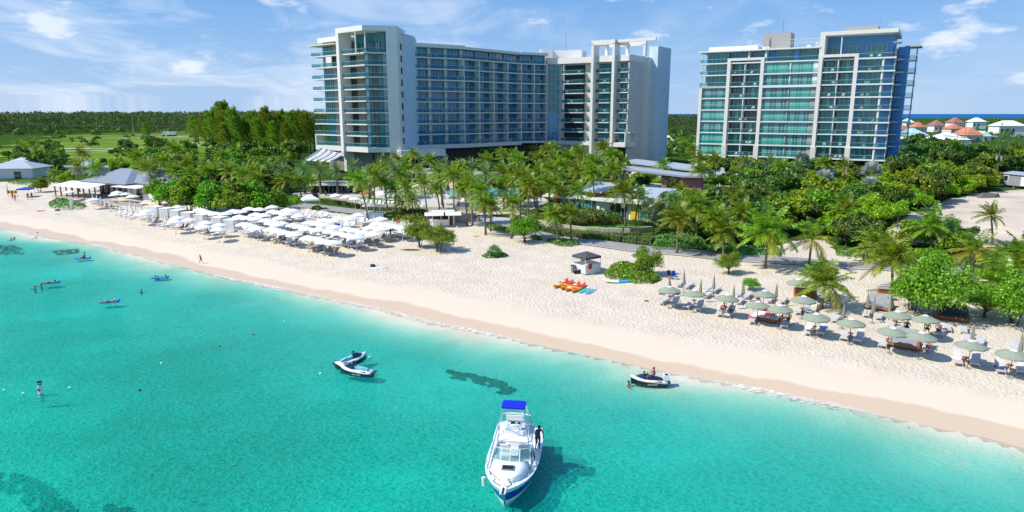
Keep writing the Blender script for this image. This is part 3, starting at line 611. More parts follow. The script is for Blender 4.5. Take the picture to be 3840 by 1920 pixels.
b=MB(); g=random.Random(4)
for i in range(7): x_=g.uniform(sx(400),sx(1030)); b.b2(x_,x_+g.uniform(.8,2),5,6.5,zt(39.6),zt(39.6)+g.uniform(.8,1.6),0)
b.build('roof_plant',W_,tb.root)
# frames
def fr(x0,x1,ztop,zbot=GH-1,name='facade_frame',wc=.95,inner=None):
    b=MB(); X0,X1=sx(x0),sx(x1); b.b2(X0,X0+wc,-.5,2.7,zt(zbot),zt(ztop),0); b.b2(X1-wc,X1,-.5,2.7,zt(zbot),zt(ztop),0); b.b2(X0,X1,-.5,2.7,zt(ztop),zt(ztop)+.75,0); return b.build(name,LWHT,tb.root)
fr(268,580,36.6); fr(1040,1375,36.6); 
b=MB(); b.b2(-.35,.5,-.4,2.7,zt(GH-1),zt(Z[6]),0); b.b2(-.35,sx(268),-.4,2.7,zt(Z[6])-.45,zt(Z[6])+.1,0); b.build('facade_frame',LWHT,tb.root)
b=MB(); b.b2(sx(1690)-.2,LT+.25,-.2,3,zt(GH-1),zt(36),0); b.build('corner_pier',LWHT,tb.root)
b=MB()
for x_ in (268,545,1040,1340): b.b2(sx(x_)-.15,sx(x_)+1.2,-.75,1.5,zt(GH-1),zt(12.7),0)
b.each('stone_pier',CREAM,tb.root)
rg=random.Random(9)
gl3=[G_CURT,G_CURT,G_CURT2,G_TEAL]
for k in range(9):
    z=zt(Z[k]); z1=3.32
    # left bay
    if k<6: tb.win(.55,.1,z,sx(268)-.6,3.0,6,G_CURT2 if k in(0,1,3) else G_CURT,MULL,'window',2); tb.balc(.5,sx(268),-.3,.1,z,.3,W_,sides=False,rm=RAILT)
    else:
        tb.win(1.3,2.0,z,sx(268)-1.6,2.9,5,G_TEAL,MULL); tb.balc(-.4,sx(268),-.4,2.4,z,.3,W_,rm=RAILT)
    # second bay, recessed
    x0_,x1_=sx(295),sx(540); m_=(x0_+x1_)/2
    if k<8:
        tb.balc(x0_,x1_,-.2,2.4,z,.3,W_,sides=False,rm=RAILT)
        for a0,a1 in ((x0_,m_-.1),(m_+.1,x1_)): tb.win(a0+.4,2.1,z,a1-a0-.5,2.9,3,rg.choice([G_CURT,G_TEAL,G_DARK]),MULD)
        b=MB(); b.b2(m_-.1,m_+.1,-.1,2.4,z,z+3.0,0); b.each('party_wall',W_,tb.root)
    # middle bay, flush
    x0_,x1_=sx(580),sx(1035); m_=(x0_+x1_)/2
    if k<8:
        for a0,a1 in ((x0_,m_-.15),(m_+.15,x1_-1.1)): tb.win(a0+.1,.15,z,a1-a0-.1,3.0,7,rg.choice([G_CURT2,G_CURT,G_CURT]),MULL,'window',2)
        b=MB(); b.b2(m_-.15,m_+.15,-.05,.4,z,z+3.0,0); b.b2(x1_-1.1,x1_,.1,.6,z,z+3.0,0); b.each('wall_panel',TANK if k<6 else W_,tb.root)
        tb.balc(x0_-.2,x1_+.2,-.5,.14,z,.32 if k!=6 else .6,W_,sides=False,rm=RAILT)
    # fourth bay
    x0_,x1_=sx(1072),sx(1342); m_=(x0_+x1_)/2
    if k<8:
        tb.balc(x0_,x1_,-.2,2.4,z,.3,W_,sides=False,rm=RAILT)
        for a0,a1 in ((x0_,m_-.1),(m_+.1,x1_)): tb.win(a0+.4,2.1,z,a1-a0-.5,2.9,3,rg.choice([G_CURT,G_TEAL,G_TEAL]),MULD)
        b=MB(); b.b2(m_-.1,m_+.1,-.1,2.4,z,z+3.0,0); b.each('party_wall',W_,tb.root)
    # right bay
    x0_,x1_=sx(1375),sx(1695)
    tb.balc(x0_+.1,x1_,-1.0 if k else -.6,2.6,z,.36,W_,rm=RAILT)
    if k<8:
        b=MB(); b.b2(x0_+.05,x0_+1.0,1.9,2.7,z,z+2.9,0); b.b2(sx(1580)+.5,x1_-.2,1.9,2.7,z,z+2.9,0); b.each('blue_wall',BLUEW,tb.root)
        tb.win(x0_+1.05,2.0,z,sx(1580)-x0_-.6,2.95,4,rg.choice([G_TEAL,G_CURT]),MULL)
    BFL[:]=[k,'tower']; tb.L=Matrix.Identity(4)
    for xx in ((300,530),(1080,1330),(1400,1650)): furn(tb,sx(xx[0])+.6,sx(xx[1])-.6,.8,z,rg,2)
b=MB(); b.tube([(sx(1590),-.5,zt(GH)),(sx(1590),-.5,zt(36.1))],.30,0,12); b.each('round_column',LWHT,tb.root)
b=MB(); b.tube([(.1,-.1,zt(Z[6])),(.1,-.1,zt(39.3))],.16,0,8); b.each('round_column',LWHT,tb.root)
# top storeys
z=zt(Z[8])
tb.win(1.4,3.0,z,sx(300)-1.4,2.9,5,G_TEAL,MULL); tb.win(sx(320),3.0,z,sx(430)-sx(320),2.9,3,G_TEAL,MULL); tb.win(sx(455),3.0,z,sx(570)-sx(455),2.9,3,G_TEAL,MULL)
tb.win(sx(650),3.0,z,sx(810)-sx(650),3.0,5,G_TEAL,MULL); tb.win(sx(860),3.0,z,sx(1030)-sx(860),3.0,5,G_TEAL,MULL)
b=MB(); b.b2(sx(300),sx(320),2.6,3.3,z,z+2.95,0); b.b2(sx(600),sx(648),2.6,3.3,z,z+2.95,0); b.b2(sx(812),sx(858),2.0,3.3,z,z+2.95,0); b.each('blue_wall',BLUEW,tb.root)
b=MB(); b.b2(sx(436),sx(444),.2,3.3,z,z+2.95,0); b.b2(sx(578),sx(592),0,3.3,z,z+2.95,0); b.each('party_wall',W_,tb.root)
tb.balc(sx(300),sx(1040),-.3,3.2,z,.35,W_,sides=False,rm=RAILT)
for a0,a1,n in ((1090,1205,3),(1235,1365,4),(1415,1600,4)): tb.win(sx(a0),5.0,z+.3,sx(a1)-sx(a0),3.4,n,G_TEAL,MULL,'window',2)
b=MB(); b.b2(sx(1214),sx(1222),0,.4,z,zt(42.3),0); b.each('column',W_,tb.root)
tb.balc(sx(1075),sx(1375),.1,5.2,z,.35,W_,sides=False,rm=RAILT)
b=MB(); b.b2(sx(1655),LT+1.2,-1.2,3,zt(39.6),zt(39.9),0); b.build('canopy',TANK,tb.root)
# ground floor
b=MB(); b.b2(1,LT-.5,2.55,2.7,zt(GH),zt(9.2),0); b.build('dark_glass_wall',G_DARK,tb.root)
# right flank: blue volume with stacked balconies
b=MB(); b.b2(LT-.2,LT+.2,3.1,11.5,zt(GH-1),zt(38.5),0); b.build('stone_wall',TANK,tb.root)
b=MB(); b.b2(LT+.2,LT+2.6,12,24,zt(GH-1),zt(39.5),0); b.each('blue_wall',BLUEW,tb.root)
for k in range(9):
    z=zt(Z[k]); tb.balc(LT+.2,LT+1.9,8.6,12.3,z,.28,W_,rm=RAILT); tb.balc(LT+2.6,LT+4.9,13,18,z,.28,W_,rm=RAILT)
    tb.win(LT+.35,8.4,z,1.4,2.9,1,G_DARK,MULD,'window',rz=R(90)) if k<9 else None
b=MB(); b.tube([(LT+4.6,13.5,zt(GH)),(LT+4.6,13.5,zt(39.4))],.17,0,8); b.each('round_column',TANK,tb.root)
b=MB(); b.b2(LT+1.6,LT+5.6,12,18.5,zt(39.4),zt(39.75),0); b.build('canopy',TANK,tb.root)
# ---------------------------------------------------------------- low buildings
def hiproof(b,x0,x1,y0,y1,z0,z1,ov=.6,m=0,rl=None):
    x0-=ov;x1+=ov;y0-=ov;y1+=ov; w_,d=x1-x0,y1-y0; i=min(w_,d)/2; 
    r0=(x0+i,(y0+y1)/2) if w_>d else ((x0+x1)/2,y0+i); r1=(x1-i,(y0+y1)/2) if w_>d else ((x0+x1)/2,y1-i)
    vs=[(x0,y0,z0),(x1,y0,z0),(x1,y1,z0),(x0,y1,z0),(r0[0],r0[1],z1),(r1[0],r1[1],z1)]
    fs=[(0,1,5,4),(2,3,4,5),(1,2,5),(3,0,4),(3,2,1,0)] if w_>d else [(0,1,4),(1,2,5,4),(2,3,5),(3,0,4,5),(3,2,1,0)]
    b.add(vs,fs,m)
def seams(name,base,w_=.45,a=0.0):
    m,N,out=newmat(name); p=N.n('ShaderNodeBsdfPrincipled',i_Roughness=.4,i_Metallic=.25); tcn=N.n('ShaderNodeTexCoord'); mp=N.n('ShaderNodeMapping'); mp.inputs['Rotation'].default_value=(0,0,a); N.l(tcn.outputs['Object'],mp.inputs[0])
    wv=N.n('ShaderNodeTexWave',i_Scale=.314/w_/1.0,wave_profile='SAW'); N.l(mp.outputs[0],wv.inputs['Vector'])
    c=N.ramp(wv.outputs[1],[(0,tuple(q_*.45 for q_ in base)),(.12,tuple(q_*.6 for q_ in base)),(.16,base),(1,base)]); N.l(c,p.inputs['Base Color']); N.l(p.outputs[0],out.inputs[0]); return m
SEAM=seams('ribbed_grey_roof',(.33,.37,.42),.9); SEAML=seams('ribbed_pale_roof',(.55,.60,.63),.9)
def local(name,pa,pb,label,cat='building',ha=0,hb_=0):
    a=at(*pa,ha); b_=at(*pb,hb_); d=b_-a; B=Bld(name,(a.x,a.y,a.z),math.atan2(d.y,d.x),label,cat); B.L=Matrix.Identity(4); B.len=Vector((d.x,d.y)).length; B.root['_']=0; del B.root['_']; return B
def keep(B,w_,d,pad=1.5):
    c=[B.root.matrix_basis@Vector(p) for p in ((-pad,-pad,0),(w_+pad,-pad,0),(w_+pad,d+pad,0),(-pad,d+pad,0))]
    return (min(x.x for x in c),max(x.x for x in c),min(x.y for x in c),max(x.y for x in c))
# beach restaurant
rb=local('beach_restaurant',(206,735),(560,768),'beach restaurant with grey ribbed hip roofs, white awnings and wooden veranda posts','restaurant'); Lb=rb.len
b=MB(); b.b2(9,Lb*.56,6,16,-1,3.6,0); b.b2(Lb*.56,Lb*.78,7,15,-1,3.6,0); b.b2(Lb*.80,Lb+1.0,3.6,10,-1,3.2,0); b.build('wall',W_,rb.root)
b=MB(); hiproof(b,5,Lb*.60,4.5,17,3.6,6.6,.7); b.build('roof',SEAM,rb.root)
b=MB(); hiproof(b,Lb*.38,Lb*.86,7,16,3.75,6.0,.7); b.build('roof',SEAM,rb.root)
b=MB(); hiproof(b,Lb*.80,Lb+1.0,3.6,10,3.2,4.8,.5); b.build('roof',SEAM,rb.root)
b=MB(); b.add([(0,-.5,2.7),(Lb*.42,-.5,2.7),(Lb*.42,4.5,3.5),(0,4.5,3.5),(0,-.5,2.6),(Lb*.42,-.5,2.6),(Lb*.42,4.5,3.4),(0,4.5,3.4)],[(0,1,2,3),(7,6,5,4),(0,4,5,1),(1,5,6,2),(2,6,7,3),(3,7,4,0)],0); b.b2(Lb*.55,Lb*.82,2.0,7.2,3.1,3.3,0); b.build('awning',CANV,rb.root)
b=MB()
for i in range(7):
    x_=.6+i*(Lb*.42-1.2)/6; b.b2(x_-.12,x_+.12,-.2,.04,-.5,2.65,0); b.b2(x_-.12,x_+.12,4.0,4.2,-.5,3.4,0)
b.each('veranda_post',WOODG,rb.root)
b=MB(); b.b2(Lb*.44,Lb*.55,5.9,6.0,.2,3.0,0); b.b2(Lb*.6,Lb*.76,6.9,7.0,.2,3.0,0); b.b2(9.5,Lb*.42,5.9,6.0,.3,2.8,0); b.build('opening',G_DARK,rb.root)
b=MB(); b.b2(.2,Lb*.8,-1.0,6,-1.2,.12,0); b.build('deck',TANK,rb.root)
b=MB(); b.b2(Lb*.62,Lb*.68,11,13,5.2,6.9,0); b.b2(Lb*.6,Lb*.64,10.8,12,5.5,7.6,0); b.b2(Lb*.9,Lb*.92,6,7,4.4,5.4,0); b.build('roof_vent',TANK,rb.root)
KEEP.append(keep(rb,Lb,17))
# cottages at the left
for (pa,pb,w_,d,h,hr,lab) in [((-50,672),(125,668),None,10,3.2,5.3,'white cottage with a ribbed grey hip roof at the left edge'),((45,640),(118,638),None,9,3.0,5.2,'smaller cottage with a pyramid roof behind the white one at the left edge')]:
    cb=local('cottage',pa,pb,lab,'cottage'); Lc=cb.len
    b=MB(); b.b2(0,Lc,0,d,-1,h,0); b.build('wall',W_,cb.root); b=MB(); hiproof(b,0,Lc,0,d,h,hr,.8); b.build('roof',SEAML,cb.root); b=MB(); b.b2(Lc*.6,Lc*.75,-.05,.1,0,2.2,0); b.build('door',G_DARK,cb.root)
cb=local('flat_roof_house',(262,655),(415,655),'low white flat-roofed building among the palms behind the beach restaurant','building'); Lc=cb.len
b=MB(); b.b2(0,Lc,0,8,-1,2.4,0); b.build('wall',CREAM,cb.root); b=MB(); b.add([(-1,-1,2.4),(Lc+1,-1,2.4),(Lc+1,9,3.6),(-1,9,3.6),(-1,-1,2.7),(Lc+1,-1,2.7),(Lc+1,9,3.9),(-1,9,3.9)],[(3,2,1,0),(4,5,6,7),(0,1,5,4),(1,2,6,5),(2,3,7,6),(3,0,4,7)],0); b.build('roof',SEAML,cb.root)
# orange and yellow bungalows
OR=mat('orange_render',(.80,.19,.015),.7,.05); YE=mat('yellow_render',(.78,.60,.02),.7,.05); PK=mat('pink_render',(.66,.22,.22),.7,.05); BG=mat('beige_render',(.60,.52,.36),.7,.06); LB=mat('light_blue_render',(.26,.50,.58),.7,.05)
def mono(b,x0,x1,y0,y1,zf,zb,th=.35,zr=None,m=0):
    b.add([(x0,y0,zf),(x1,y0,zf if zr is None else zr),(x1,y1,zb if zr is None else zb+zr-zf),(x0,y1,zb),(x0,y0,zf+th),(x1,y0,(zf if zr is None else zr)+th),(x1,y1,(zb if zr is None else zb+zr-zf)+th),(x0,y1,zb+th)],[(3,2,1,0),(4,5,6,7),(0,1,5,4),(1,2,6,5),(2,3,7,6),(3,0,4,7)],m)
ob=local('orange_bungalow',(2062,790),(2240,812),'white bungalow with orange walls and a tilted ribbed metal roof','bungalow'); Lo=ob.len
b=MB(); b.b2(2.2,Lo,0.6,9,-1,3.0,0); b.build('wall',W_,ob.root); b=MB(); b.b2(2.1,10.5,2.2,7,3.0,4.3,0); b.b2(1.2,2.2,-.2,5,-.5,5.0,0); b.build('orange_wall',OR,ob.root)
b=MB(); b.b2(-.6,6.6,-1.8,1,3.0,3.18,0); b.b2(-2.5,.9,1.5,6,2.9,3.1,0); b.b2(6,Lo+.6,-.2,9.5,3.0,3.5,0); b.build('flat_roof',W_,ob.root)
b=MB(); mono(b,6.0,11.6,1.2,7.5,4.3,5.4,.35); b.build('roof',SEAML,ob.root)
ob.win(2.5,2.0,3.4,5.0,1.2,5,G_TEAL,MULL); ob.win(2.6,.45,.0,3.4,2.7,3,G_TEAL,MULL); ob.win(7,.4,0,Lo-8,2.8,5,G_TEAL,MULL,'glass_door')
KEEP.append(keep(ob,Lo,9))
yb=local('yellow_bungalow',(2240,812),(2425,832),'white bungalow with yellow walls and a grey tilted ribbed roof','bungalow'); Ly=yb.len
b=MB(); b.b2(.1,Ly,.8,9,-1,3.0,0); b.build('wall',W_,yb.root); b=MB(); b.b2(6.6,8.0,.4,.9,0,2.9,0); b.b2(Ly-4,Ly+1.2,3.4,7,3.0,3.9,0); b.b2(5.4,6.6,3,6,3.3,4.5,0); b.build('yellow_wall',YE,yb.root)
b=MB(); b.b2(0.1,Ly+.8,-.6,9.5,3.0,3.5,0); b.b2(Ly+2,Ly+6,4,9,2.9,3.4,0); b.build('flat_roof',W_,yb.root)
b=MB(); mono(b,Ly-5.2,Ly+2.4,2.2,8,3.9,4.9,.35); b.build('roof',SEAML,yb.root)
yb.win(8.2,.55,0,1.6,2.7,1,G_TEAL,MULL,'glass_door'); yb.win(2.2,.6,0,3.6,2.7,3,G_DARK,MULL,'glass_door'); yb.win(10.6,.6,0,2.2,2.7,2,G_DARK,MULL); yb.win(6.8,2.9,3.5,2.2,1.0,2,G_TEAL,MULL)
KEEP.append(keep(yb,Ly,9))
kb=local('pink_bungalow',(2478,748),(2632,752),'bungalow with pink walls under a long pale butterfly roof','bungalow'); Lk2=kb.len
b=MB(); b.b2(0,Lk2,0,4.5,-1,4.9,0); b.build('wall',PK,kb.root); b=MB(); b.b2(-6,-.1,1,8,-1,2.6,0); b.build('white_wall',W_,kb.root)
b=MB(); mono(b,-8.5,Lk2*.55,-1.0,4.8,6.1,6.3,.4,4.9); mono(b,Lk2*.55,Lk2+1,-1.0,4.8,4.95,5.1,.4,4.95); b.build('roof',ROOFL,kb.root); kb.win(Lk2*.25,-.05,0,1.2,2.4,1,G_DARK,MULL,'door'); kb.win(Lk2*.4,-.05,0,1.2,2.4,1,G_DARK,MULL,'door')
KEEP.append(keep(kb,Lk2,9)); kk=KEEP[-1]; KEEP.append((kk[0],kk[1],kk[2]-7,kk[2]+1))
lb=local('blue_bungalow',(2368,668),(2600,688),'cream and light blue bungalow under a long thin grey sloping roof','bungalow'); Ll=lb.len
b=MB(); b.b2(0,Ll*.55,0,4.5,-1,3.4,0); b.build('wall',CREAM,lb.root); b=MB(); b.b2(Ll*.55,Ll,-.6,4.5,-1,3.2,0); b.each('blue_wall',LB,lb.root)
b=MB(); mono(b,-2.5,Ll*.55,-1.6,5,4.2,4.5,.4,3.6); mono(b,Ll*.5,Ll+.8,-2,5,3.75,4.2,.4,3.2); b.build('roof',ROOFL,lb.root); b=MB(); b.b2(-3,Ll*.6,-3.2,-1.0,-1,1.5,0); b.build('garden_wall',W_,lb.root)
lb.win(Ll*.08,-.06,1.6,3.2,1.1,4,G_DARK,MULL); lb.win(Ll*.58,-.66,1.2,4,1.1,5,G_DARK,MULL)
KEEP.append(keep(lb,Ll,9))
gb=local('white_bungalow',(2690,702),(2790,705),'small white flat-roofed bungalow half hidden in trees below the apartment tower','bungalow'); Lg=gb.len
b=MB(); b.b2(0,Lg,0,7,-1,2.8,0); b.build('wall',W_,gb.root); b=MB(); b.b2(-.4,Lg+.4,-.4,7.4,2.8,3.1,0); b.build('roof',ROOFL,gb.root); gb.win(Lg*.6,-.06,.2,2.4,2.2,2,G_DARK,MULL,'glass_door')
# long restaurant building behind the pool
pb_=local('pool_restaurant',(1535,690),(1765,712),'long low beige pool restaurant with a flat pale roof below the hotel','building'); Lp2=pb_.len
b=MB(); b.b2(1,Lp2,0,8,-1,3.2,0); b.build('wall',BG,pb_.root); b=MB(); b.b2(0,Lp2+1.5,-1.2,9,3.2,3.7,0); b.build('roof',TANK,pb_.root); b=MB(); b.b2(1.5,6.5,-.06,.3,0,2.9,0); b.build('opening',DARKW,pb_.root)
KEEP.append(keep(pb_,Lp2,8))
# pool terrace
sheet('pool_terrace',[(1060,735),(1110,722),(1200,720),(1350,722),(1420,700),(1560,690),(1800,702),(2000,712),(2060,755),(1960,800),(1800,806),(1600,797),(1490,785),(1400,765),(1250,740),(1130,742)],PAVE,.04)
m,N,out=newmat('pool_water'); p=N.n('ShaderNodeBsdfPrincipled',i_Roughness=.1); p.inputs['Base Color'].default_value=(.08,.50,.55,1); N.l(p.outputs[0],out.inputs[0]); POOL=m
sheet('swimming_pool',[(1655,712),(1700,706),(1790,712),(1880,708),(1920,728),(1830,745),(1700,742)],POOL,.12)
sheet('swimming_pool',[(1885,716),(1940,708),(1960,726),(1900,736)],POOL,.14)
sheet('stone_path',[(1770,828),(1800,812),(1900,818),(1985,850),(1960,862),(1880,846)],mat('grey_cobbles',(.50,.50,.52),.9,.12,2.5),.13)
# garden walls
def wall(pxs,h,th,m,label,name='garden_wall'):
    W=px(pxs); b=MB(); zs=T(*W[0])
    for a_,b_ in zip(W[:-1],W[1:]):
        a_,b_=Vector(a_),Vector(b_); d=b_-a_; c=(a_+b_)/2; z=T(c.x,c.y); b.box((c.x,c.y,z+h/2-.3),(d.length+th*.6,th,h+.6),0,math.atan2(d.y,d.x))
    o=b.build(name,m); tag(o,label,'wall'); return o
RUB=mat('rubble_stone',(.66,.58,.47),.9,.18,4,bump=.6,bscale=6)
wall([(1935,800),(1945,815),(1965,828),(2000,840),(2060,850),(2120,863),(2200,872),(2280,876),(2360,876),(2440,868)],.9,.45,RUB,'curved pale stone wall in front of the orange bungalow garden')
wall([(1180,735),(1210,745),(1260,753),(1330,764),(1400,775),(1480,781),(1560,787),(1700,790),(1800,790)],.75,.5,RUB,'long low stone wall edging the pool terrace lawn')
# wooden arch by the path
o=empty('wooden_arch',at(2335,902),-.15,'low weathered timber arch standing over the hedge by the path','arch'); b=MB(); b.b2(-.1,.15,-.1,.1,-.3,2.0,0); b.b2(2.0,2.25,-.1,.1,-.3,2.0,0); b.each('post',WOODG,o); b=MB(); b.b2(-.7,3.0,-.18,.18,2.0,2.2,0); b.build('beam',WOODG,o)
# far houses at the right
def house(u0,u1,v,Y,hw,hr,rc,lab,wc=W_,d=12):
    a=atY(u0,v,Y); c=atY(u1,v,Y); w_=c.x-a.x; o=empty('house',(a.x,Y,4.2),0,lab,'house'); b=MB(); b.b2(0,w_,0,d,-.5,hw,0); b.build('wall',wc,o); b=MB(); hiproof(b,0,w_,0,d,hw,hr,.8); b.build('roof',rc,o)
    b=MB(); 
    for i in range(max(2,int(w_/5))): b.b2(1.2+i*4.5,2.6+i*4.5,-.05,.1,hw*.35,hw*.75,0)
    b.build('windows_row' if False else 'window',G_DARK,o); return o
RCO=mat('orange_roof_tiles',(.58,.24,.14),.8,.1); RCR=mat('red_roof_tiles',(.38,.15,.15),.8,.1); RCT=mat('teal_metal_roof',(.45,.66,.64),.5,.05); RCW=mat('white_roof',(.80,.80,.79),.6,.03); RCP=mat('terracotta_roof',(.55,.22,.13),.8,.1); RCB=mat('navy_solar_roof',(.02,.04,.16),.3,.1)
house(3385,3640,520,290,2.6,6.4,RCW,'long white-roofed house behind the dark hedge, nearest of the far houses',d=22)
house(3600,3705,535,262,1.6,3.6,RCB,'house with a dark blue solar roof right of the long white roof',d=12)
house(3530,3640,494,380,3.2,7.2,RCW,'white-roofed house left of the bright orange roof',d=16)
house(3628,3688,496,400,5.0,9.5,RCO,'house with a bright orange hip roof',CREAM,d=14)
house(3410,3484,486,420,4.2,8.5,RCT,'house with a pale teal hip roof beside the tower',d=16)
house(3690,3720,486,430,3.4,6.5,RCT,'small teal-roofed house right of the bright orange roof',d=12)
house(3436,3480,458,620,5,9.5,RCP,'terracotta-roofed house left of the red roofs',CREAM); house(3506,3548,452,640,6,11,RCR,'crimson-roofed house in the middle of the far houses'); house(3578,3616,450,620,9,13.5,RCR,'tall white house with a dark red roof',W_); house(3570,3622,460,560,5,9,RCP,'long terracotta-roofed house below the dark red roof',CREAM); house(3385,3412,462,560,4,8,RCP,'small terracotta-roofed house next to the tower',CREAM)
house(3750,3850,462,520,8,12,RCW,'long white house with a pale hip roof at the far right'); house(3400,3430,448,700,8,12,RCW,'tiny pale house right beside the tower balconies'); house(3650,3700,452,760,8,12.5,RCW,'distant white house between the dark red roof and the right edge')
house(2498,2530,505,330,3.5,7,CREAM,'small cream house between the hotel and the apartment tower',CREAM,d=10); house(1,60,437,1500,3,17,RCW,'remote white roof on the horizon at the far left')
# trailer
tr_=local('site_trailer',(3748,700),(3860,712),'grey mobile site trailer with white door and trim at the right edge','trailer')
TG=mat('trailer_grey_siding',(.30,.31,.33),.6,.04)
b=MB(); b.b2(0,11,0,3.4,.6,3.2,0); b.build('body',TG,tr_.root); b=MB(); mono(b,-.2,11.2,-.3,3.7,3.2,3.6,.12); b.build('roof',ROOFL,tr_.root); b=MB(); b.b2(5.2,6.6,-.08,0,.7,2.8,0); b.build('door',W_,tr_.root)
for x_,w_,h_ in ((1.0,.9,1.2),(7.3,1.6,.9)):
    b=MB(); b.b2(x_-.15,x_+w_+.15,-.07,0,1.6-.15,1.6+h_+.15,0); o=b.build('window',W_,tr_.root); b=MB(); b.b2(x_,x_+w_,-.10,-.07,1.6,1.6+h_,0); b.build('pane',G_DARK,o)
b=MB(); [b.b2(x_,x_+.5,.4,3,-.2,.6,0) for x_ in (.5,3,6,9)]; b.build('block_support',TANK,tr_.root)
# poles and wires
def pole(u0,vb,vt,label,arm=2.6,tr=False,r=.16,Y=None):
    p=at(u0,vb) if Y is None else Vector((atY(u0,vb,Y).x,Y,4.2)); q_=atY(u0,vt,p.y); h=q_.z-p.z; o=empty('utility_pole',p,0,label,'utility pole','utility poles'); b=MB(); b.tube([(0,0,-.5),(0,0,h)],[r,r*.6],0,8); b.each('post',WOODG if r<.3 else TANK,o)
    b=MB(); b.b2(-arm/2,arm/2,-.08,.08,h-.35,h-.15,0); b.build('crossarm',WOODG,o)
    if tr: b=MB(); [b.tube([(x_,0,h-3.2),(x_,0,h-2.2)],.28,0,10) for x_ in (-.55,.55)]; b.build('transformer',TANK,o)
    return o,(p.x,p.y,p.z+h)
_,w0=pole(3734,678,552,'tall utility pole with twin transformer cans near the trailer',3.2,True,.2)
ends=[w0]
for i,(u_,vb,vt,Y,lab) in enumerate([(3750,515,462,270,'thin utility pole behind the tree tops at the right edge'),(3590,512,470,300,'slim pole right of the white roofed houses'),(3457,512,466,300,'slim pole beside the apartment tower'),(3620,500,458,330,'pole in front of the bright orange roof')]):
    _,q_=pole(u_,vb,vt,lab,1.6,False,.12,Y); ends.append(q_)
for i,(u_,vb,vt,lab) in enumerate([(366,492,436,'tallest street pole on the left field, nearest the left edge'),(500,490,437,'street pole on the left field, second tall one'),(280,486,454,'short pole on the left field'),(549,487,440,'thin pole right of the second tall street pole'),(564,488,458,'short lamp pole in the left field'),(590,480,455,'small lamp pole near the parked lorries'),(655,482,460,'small lamp pole right of the parked lorries'),(734,548,490,'bare wooden pole on the grass near the casuarinas')]):
    pole(u_,vb,vt,lab,5 if i<2 else 3,False,.35 if i<2 else .25,560 if i<7 else 330)
WIRE=mat('power_cable',(.25,.25,.24),.6,.05)
def wire(a,b,sag,r,label):
    mb=MB(); pts=[]; a=Vector(a);b=Vector(b)
    for i in range(13): t=i/12; p=a.lerp(b,t); pts.append((p.x,p.y,p.z-sag*4*t*(1-t)))
    mb.tube(pts,r,0,4); o=mb.build('power_line',WIRE); tag(o,label,'power line')
wire(atY(3380,478,250),atY(3900,500,250),1,.06,'upper power line crossing the far right'); wire(atY(3380,495,245),atY(3900,515,245),1,.07,'middle power line crossing the far right'); wire(atY(3500,500,230),atY(3900,524,230),1,.07,'lower power line crossing the far right')
wire(atY(-40,455,540),atY(1000,462,540),3,.13,'long power line across the left field')
# vehicles in the distance and a tarp or two
TARP=mat('blue_shade_cloth',(.01,.32,.62),.7,.05)
for (u0,v0,w_,lab) in [(768,602,6,'blue shade canopy among the trees, left one'),(942,617,3.2,'small blue shade canopy among the trees, right one')]:
    p=at(u0,v0,3.2); o=empty('shade_canopy',p,-.2,lab,'canopy'); b=MB(); b.add([(0,-2,3.0),(w_,-2,3.9),(w_,2,4.8),(0,2,3.3)],[(0,1,2,3)],0); b.add([(0,-2,2.94),(w_,-2,3.84),(w_,2,4.74),(0,2,3.24)],[(3,2,1,0)],0); b.build('fabric',TARP,o); b=MB(); [b.bar((x_,y_,0),(x_,y_,3.1),.12) for x_,y_ in ((0.1,-1.9),(.1,1.9),(w_-.1,-1.9),(w_-.1,1.9))]; b.each('post',W_,o)
for (u_,lab) in [(615,'white lorry parked on the road behind the left field, left one'),(632,'white lorry parked on the road behind the left field, right one')]:
    p=Vector((atY(u_,488,530).x,530,4.4)); o=empty('lorry',p,.1,lab,'lorry'); b=MB(); b.b2(0,5,0,2.4,.9,3.4,0); b.build('cargo_box',W_,o); b=MB(); b.b2(-1.7,-.1,.1,2.3,.7,2.6,0); b.build('cab',W_,o); b=MB(); [b.tube([(x_,-.05,.5),(x_,2.45,.5)],.5,0,10) for x_ in (-1,3,4.2)]; b.build('wheel',BLACK,o)
TRK=mat('sandy_track',(.58,.50,.40),.95,.1,.2)
for i,pp in enumerate([[(60,562),(240,557),(430,560),(560,556),(760,545)],[(235,517),(340,520),(480,520),(640,512),(820,520)],[(500,505),(700,508),(900,500)],[(80,572),(300,566),(500,570),(700,560)],[(380,489),(560,490),(700,497),(900,498)]]):
    ribbon('dirt_track',px(pp),7 if i in(0,4) else 4,TRK,.15,8)
# ------------------------------------------------------------------ vegetation
LF_GRAPE=leafmat('sea_grape_leaf',(.05,.17,.006),(.24,.52,.015),.38,gloss=.04)
LF_DARK=leafmat('dark_leaf',(.025,.085,.012),(.11,.27,.025),.3,gloss=.04)
LF_MID=leafmat('mid_leaf',(.05,.15,.010),(.23,.45,.02),.35,gloss=.04)
LF_LIME=leafmat('bright_leaf',(.10,.25,.006),(.36,.62,.02),.4,gloss=.03)
LF_COCO=leafmat('coconut_frond',(.04,.13,.012),(.32,.54,.03),.4,gloss=.05)
LF_COCOY=leafmat('yellowing_frond',(.12,.18,.012),(.50,.48,.04),.4,gloss=.05)
LF_DATE=leafmat('date_frond',(.05,.14,.05),(.27,.44,.15),.3)
LF_SILV=leafmat('silver_frond',(.20,.25,.24),(.48,.54,.53),.15)
LF_CAS=leafmat('casuarina_needles',(.07,.16,.015),(.32,.52,.05),.4,gloss=.02)
LF_FAR=leafmat('distant_casuarina',(.06,.11,.04),(.18,.26,.08),.35,gloss=.02)
LF_YEL=leafmat('croton_leaf',(.35,.22,.01),(.75,.55,.03),.25)
LF_BUR=leafmat('burgundy_leaf',(.05,.012,.012),(.14,.03,.02),.2)
LF_HEDGE=leafmat('hedge_leaf',(.06,.12,.008),(.17,.27,.02),.2)
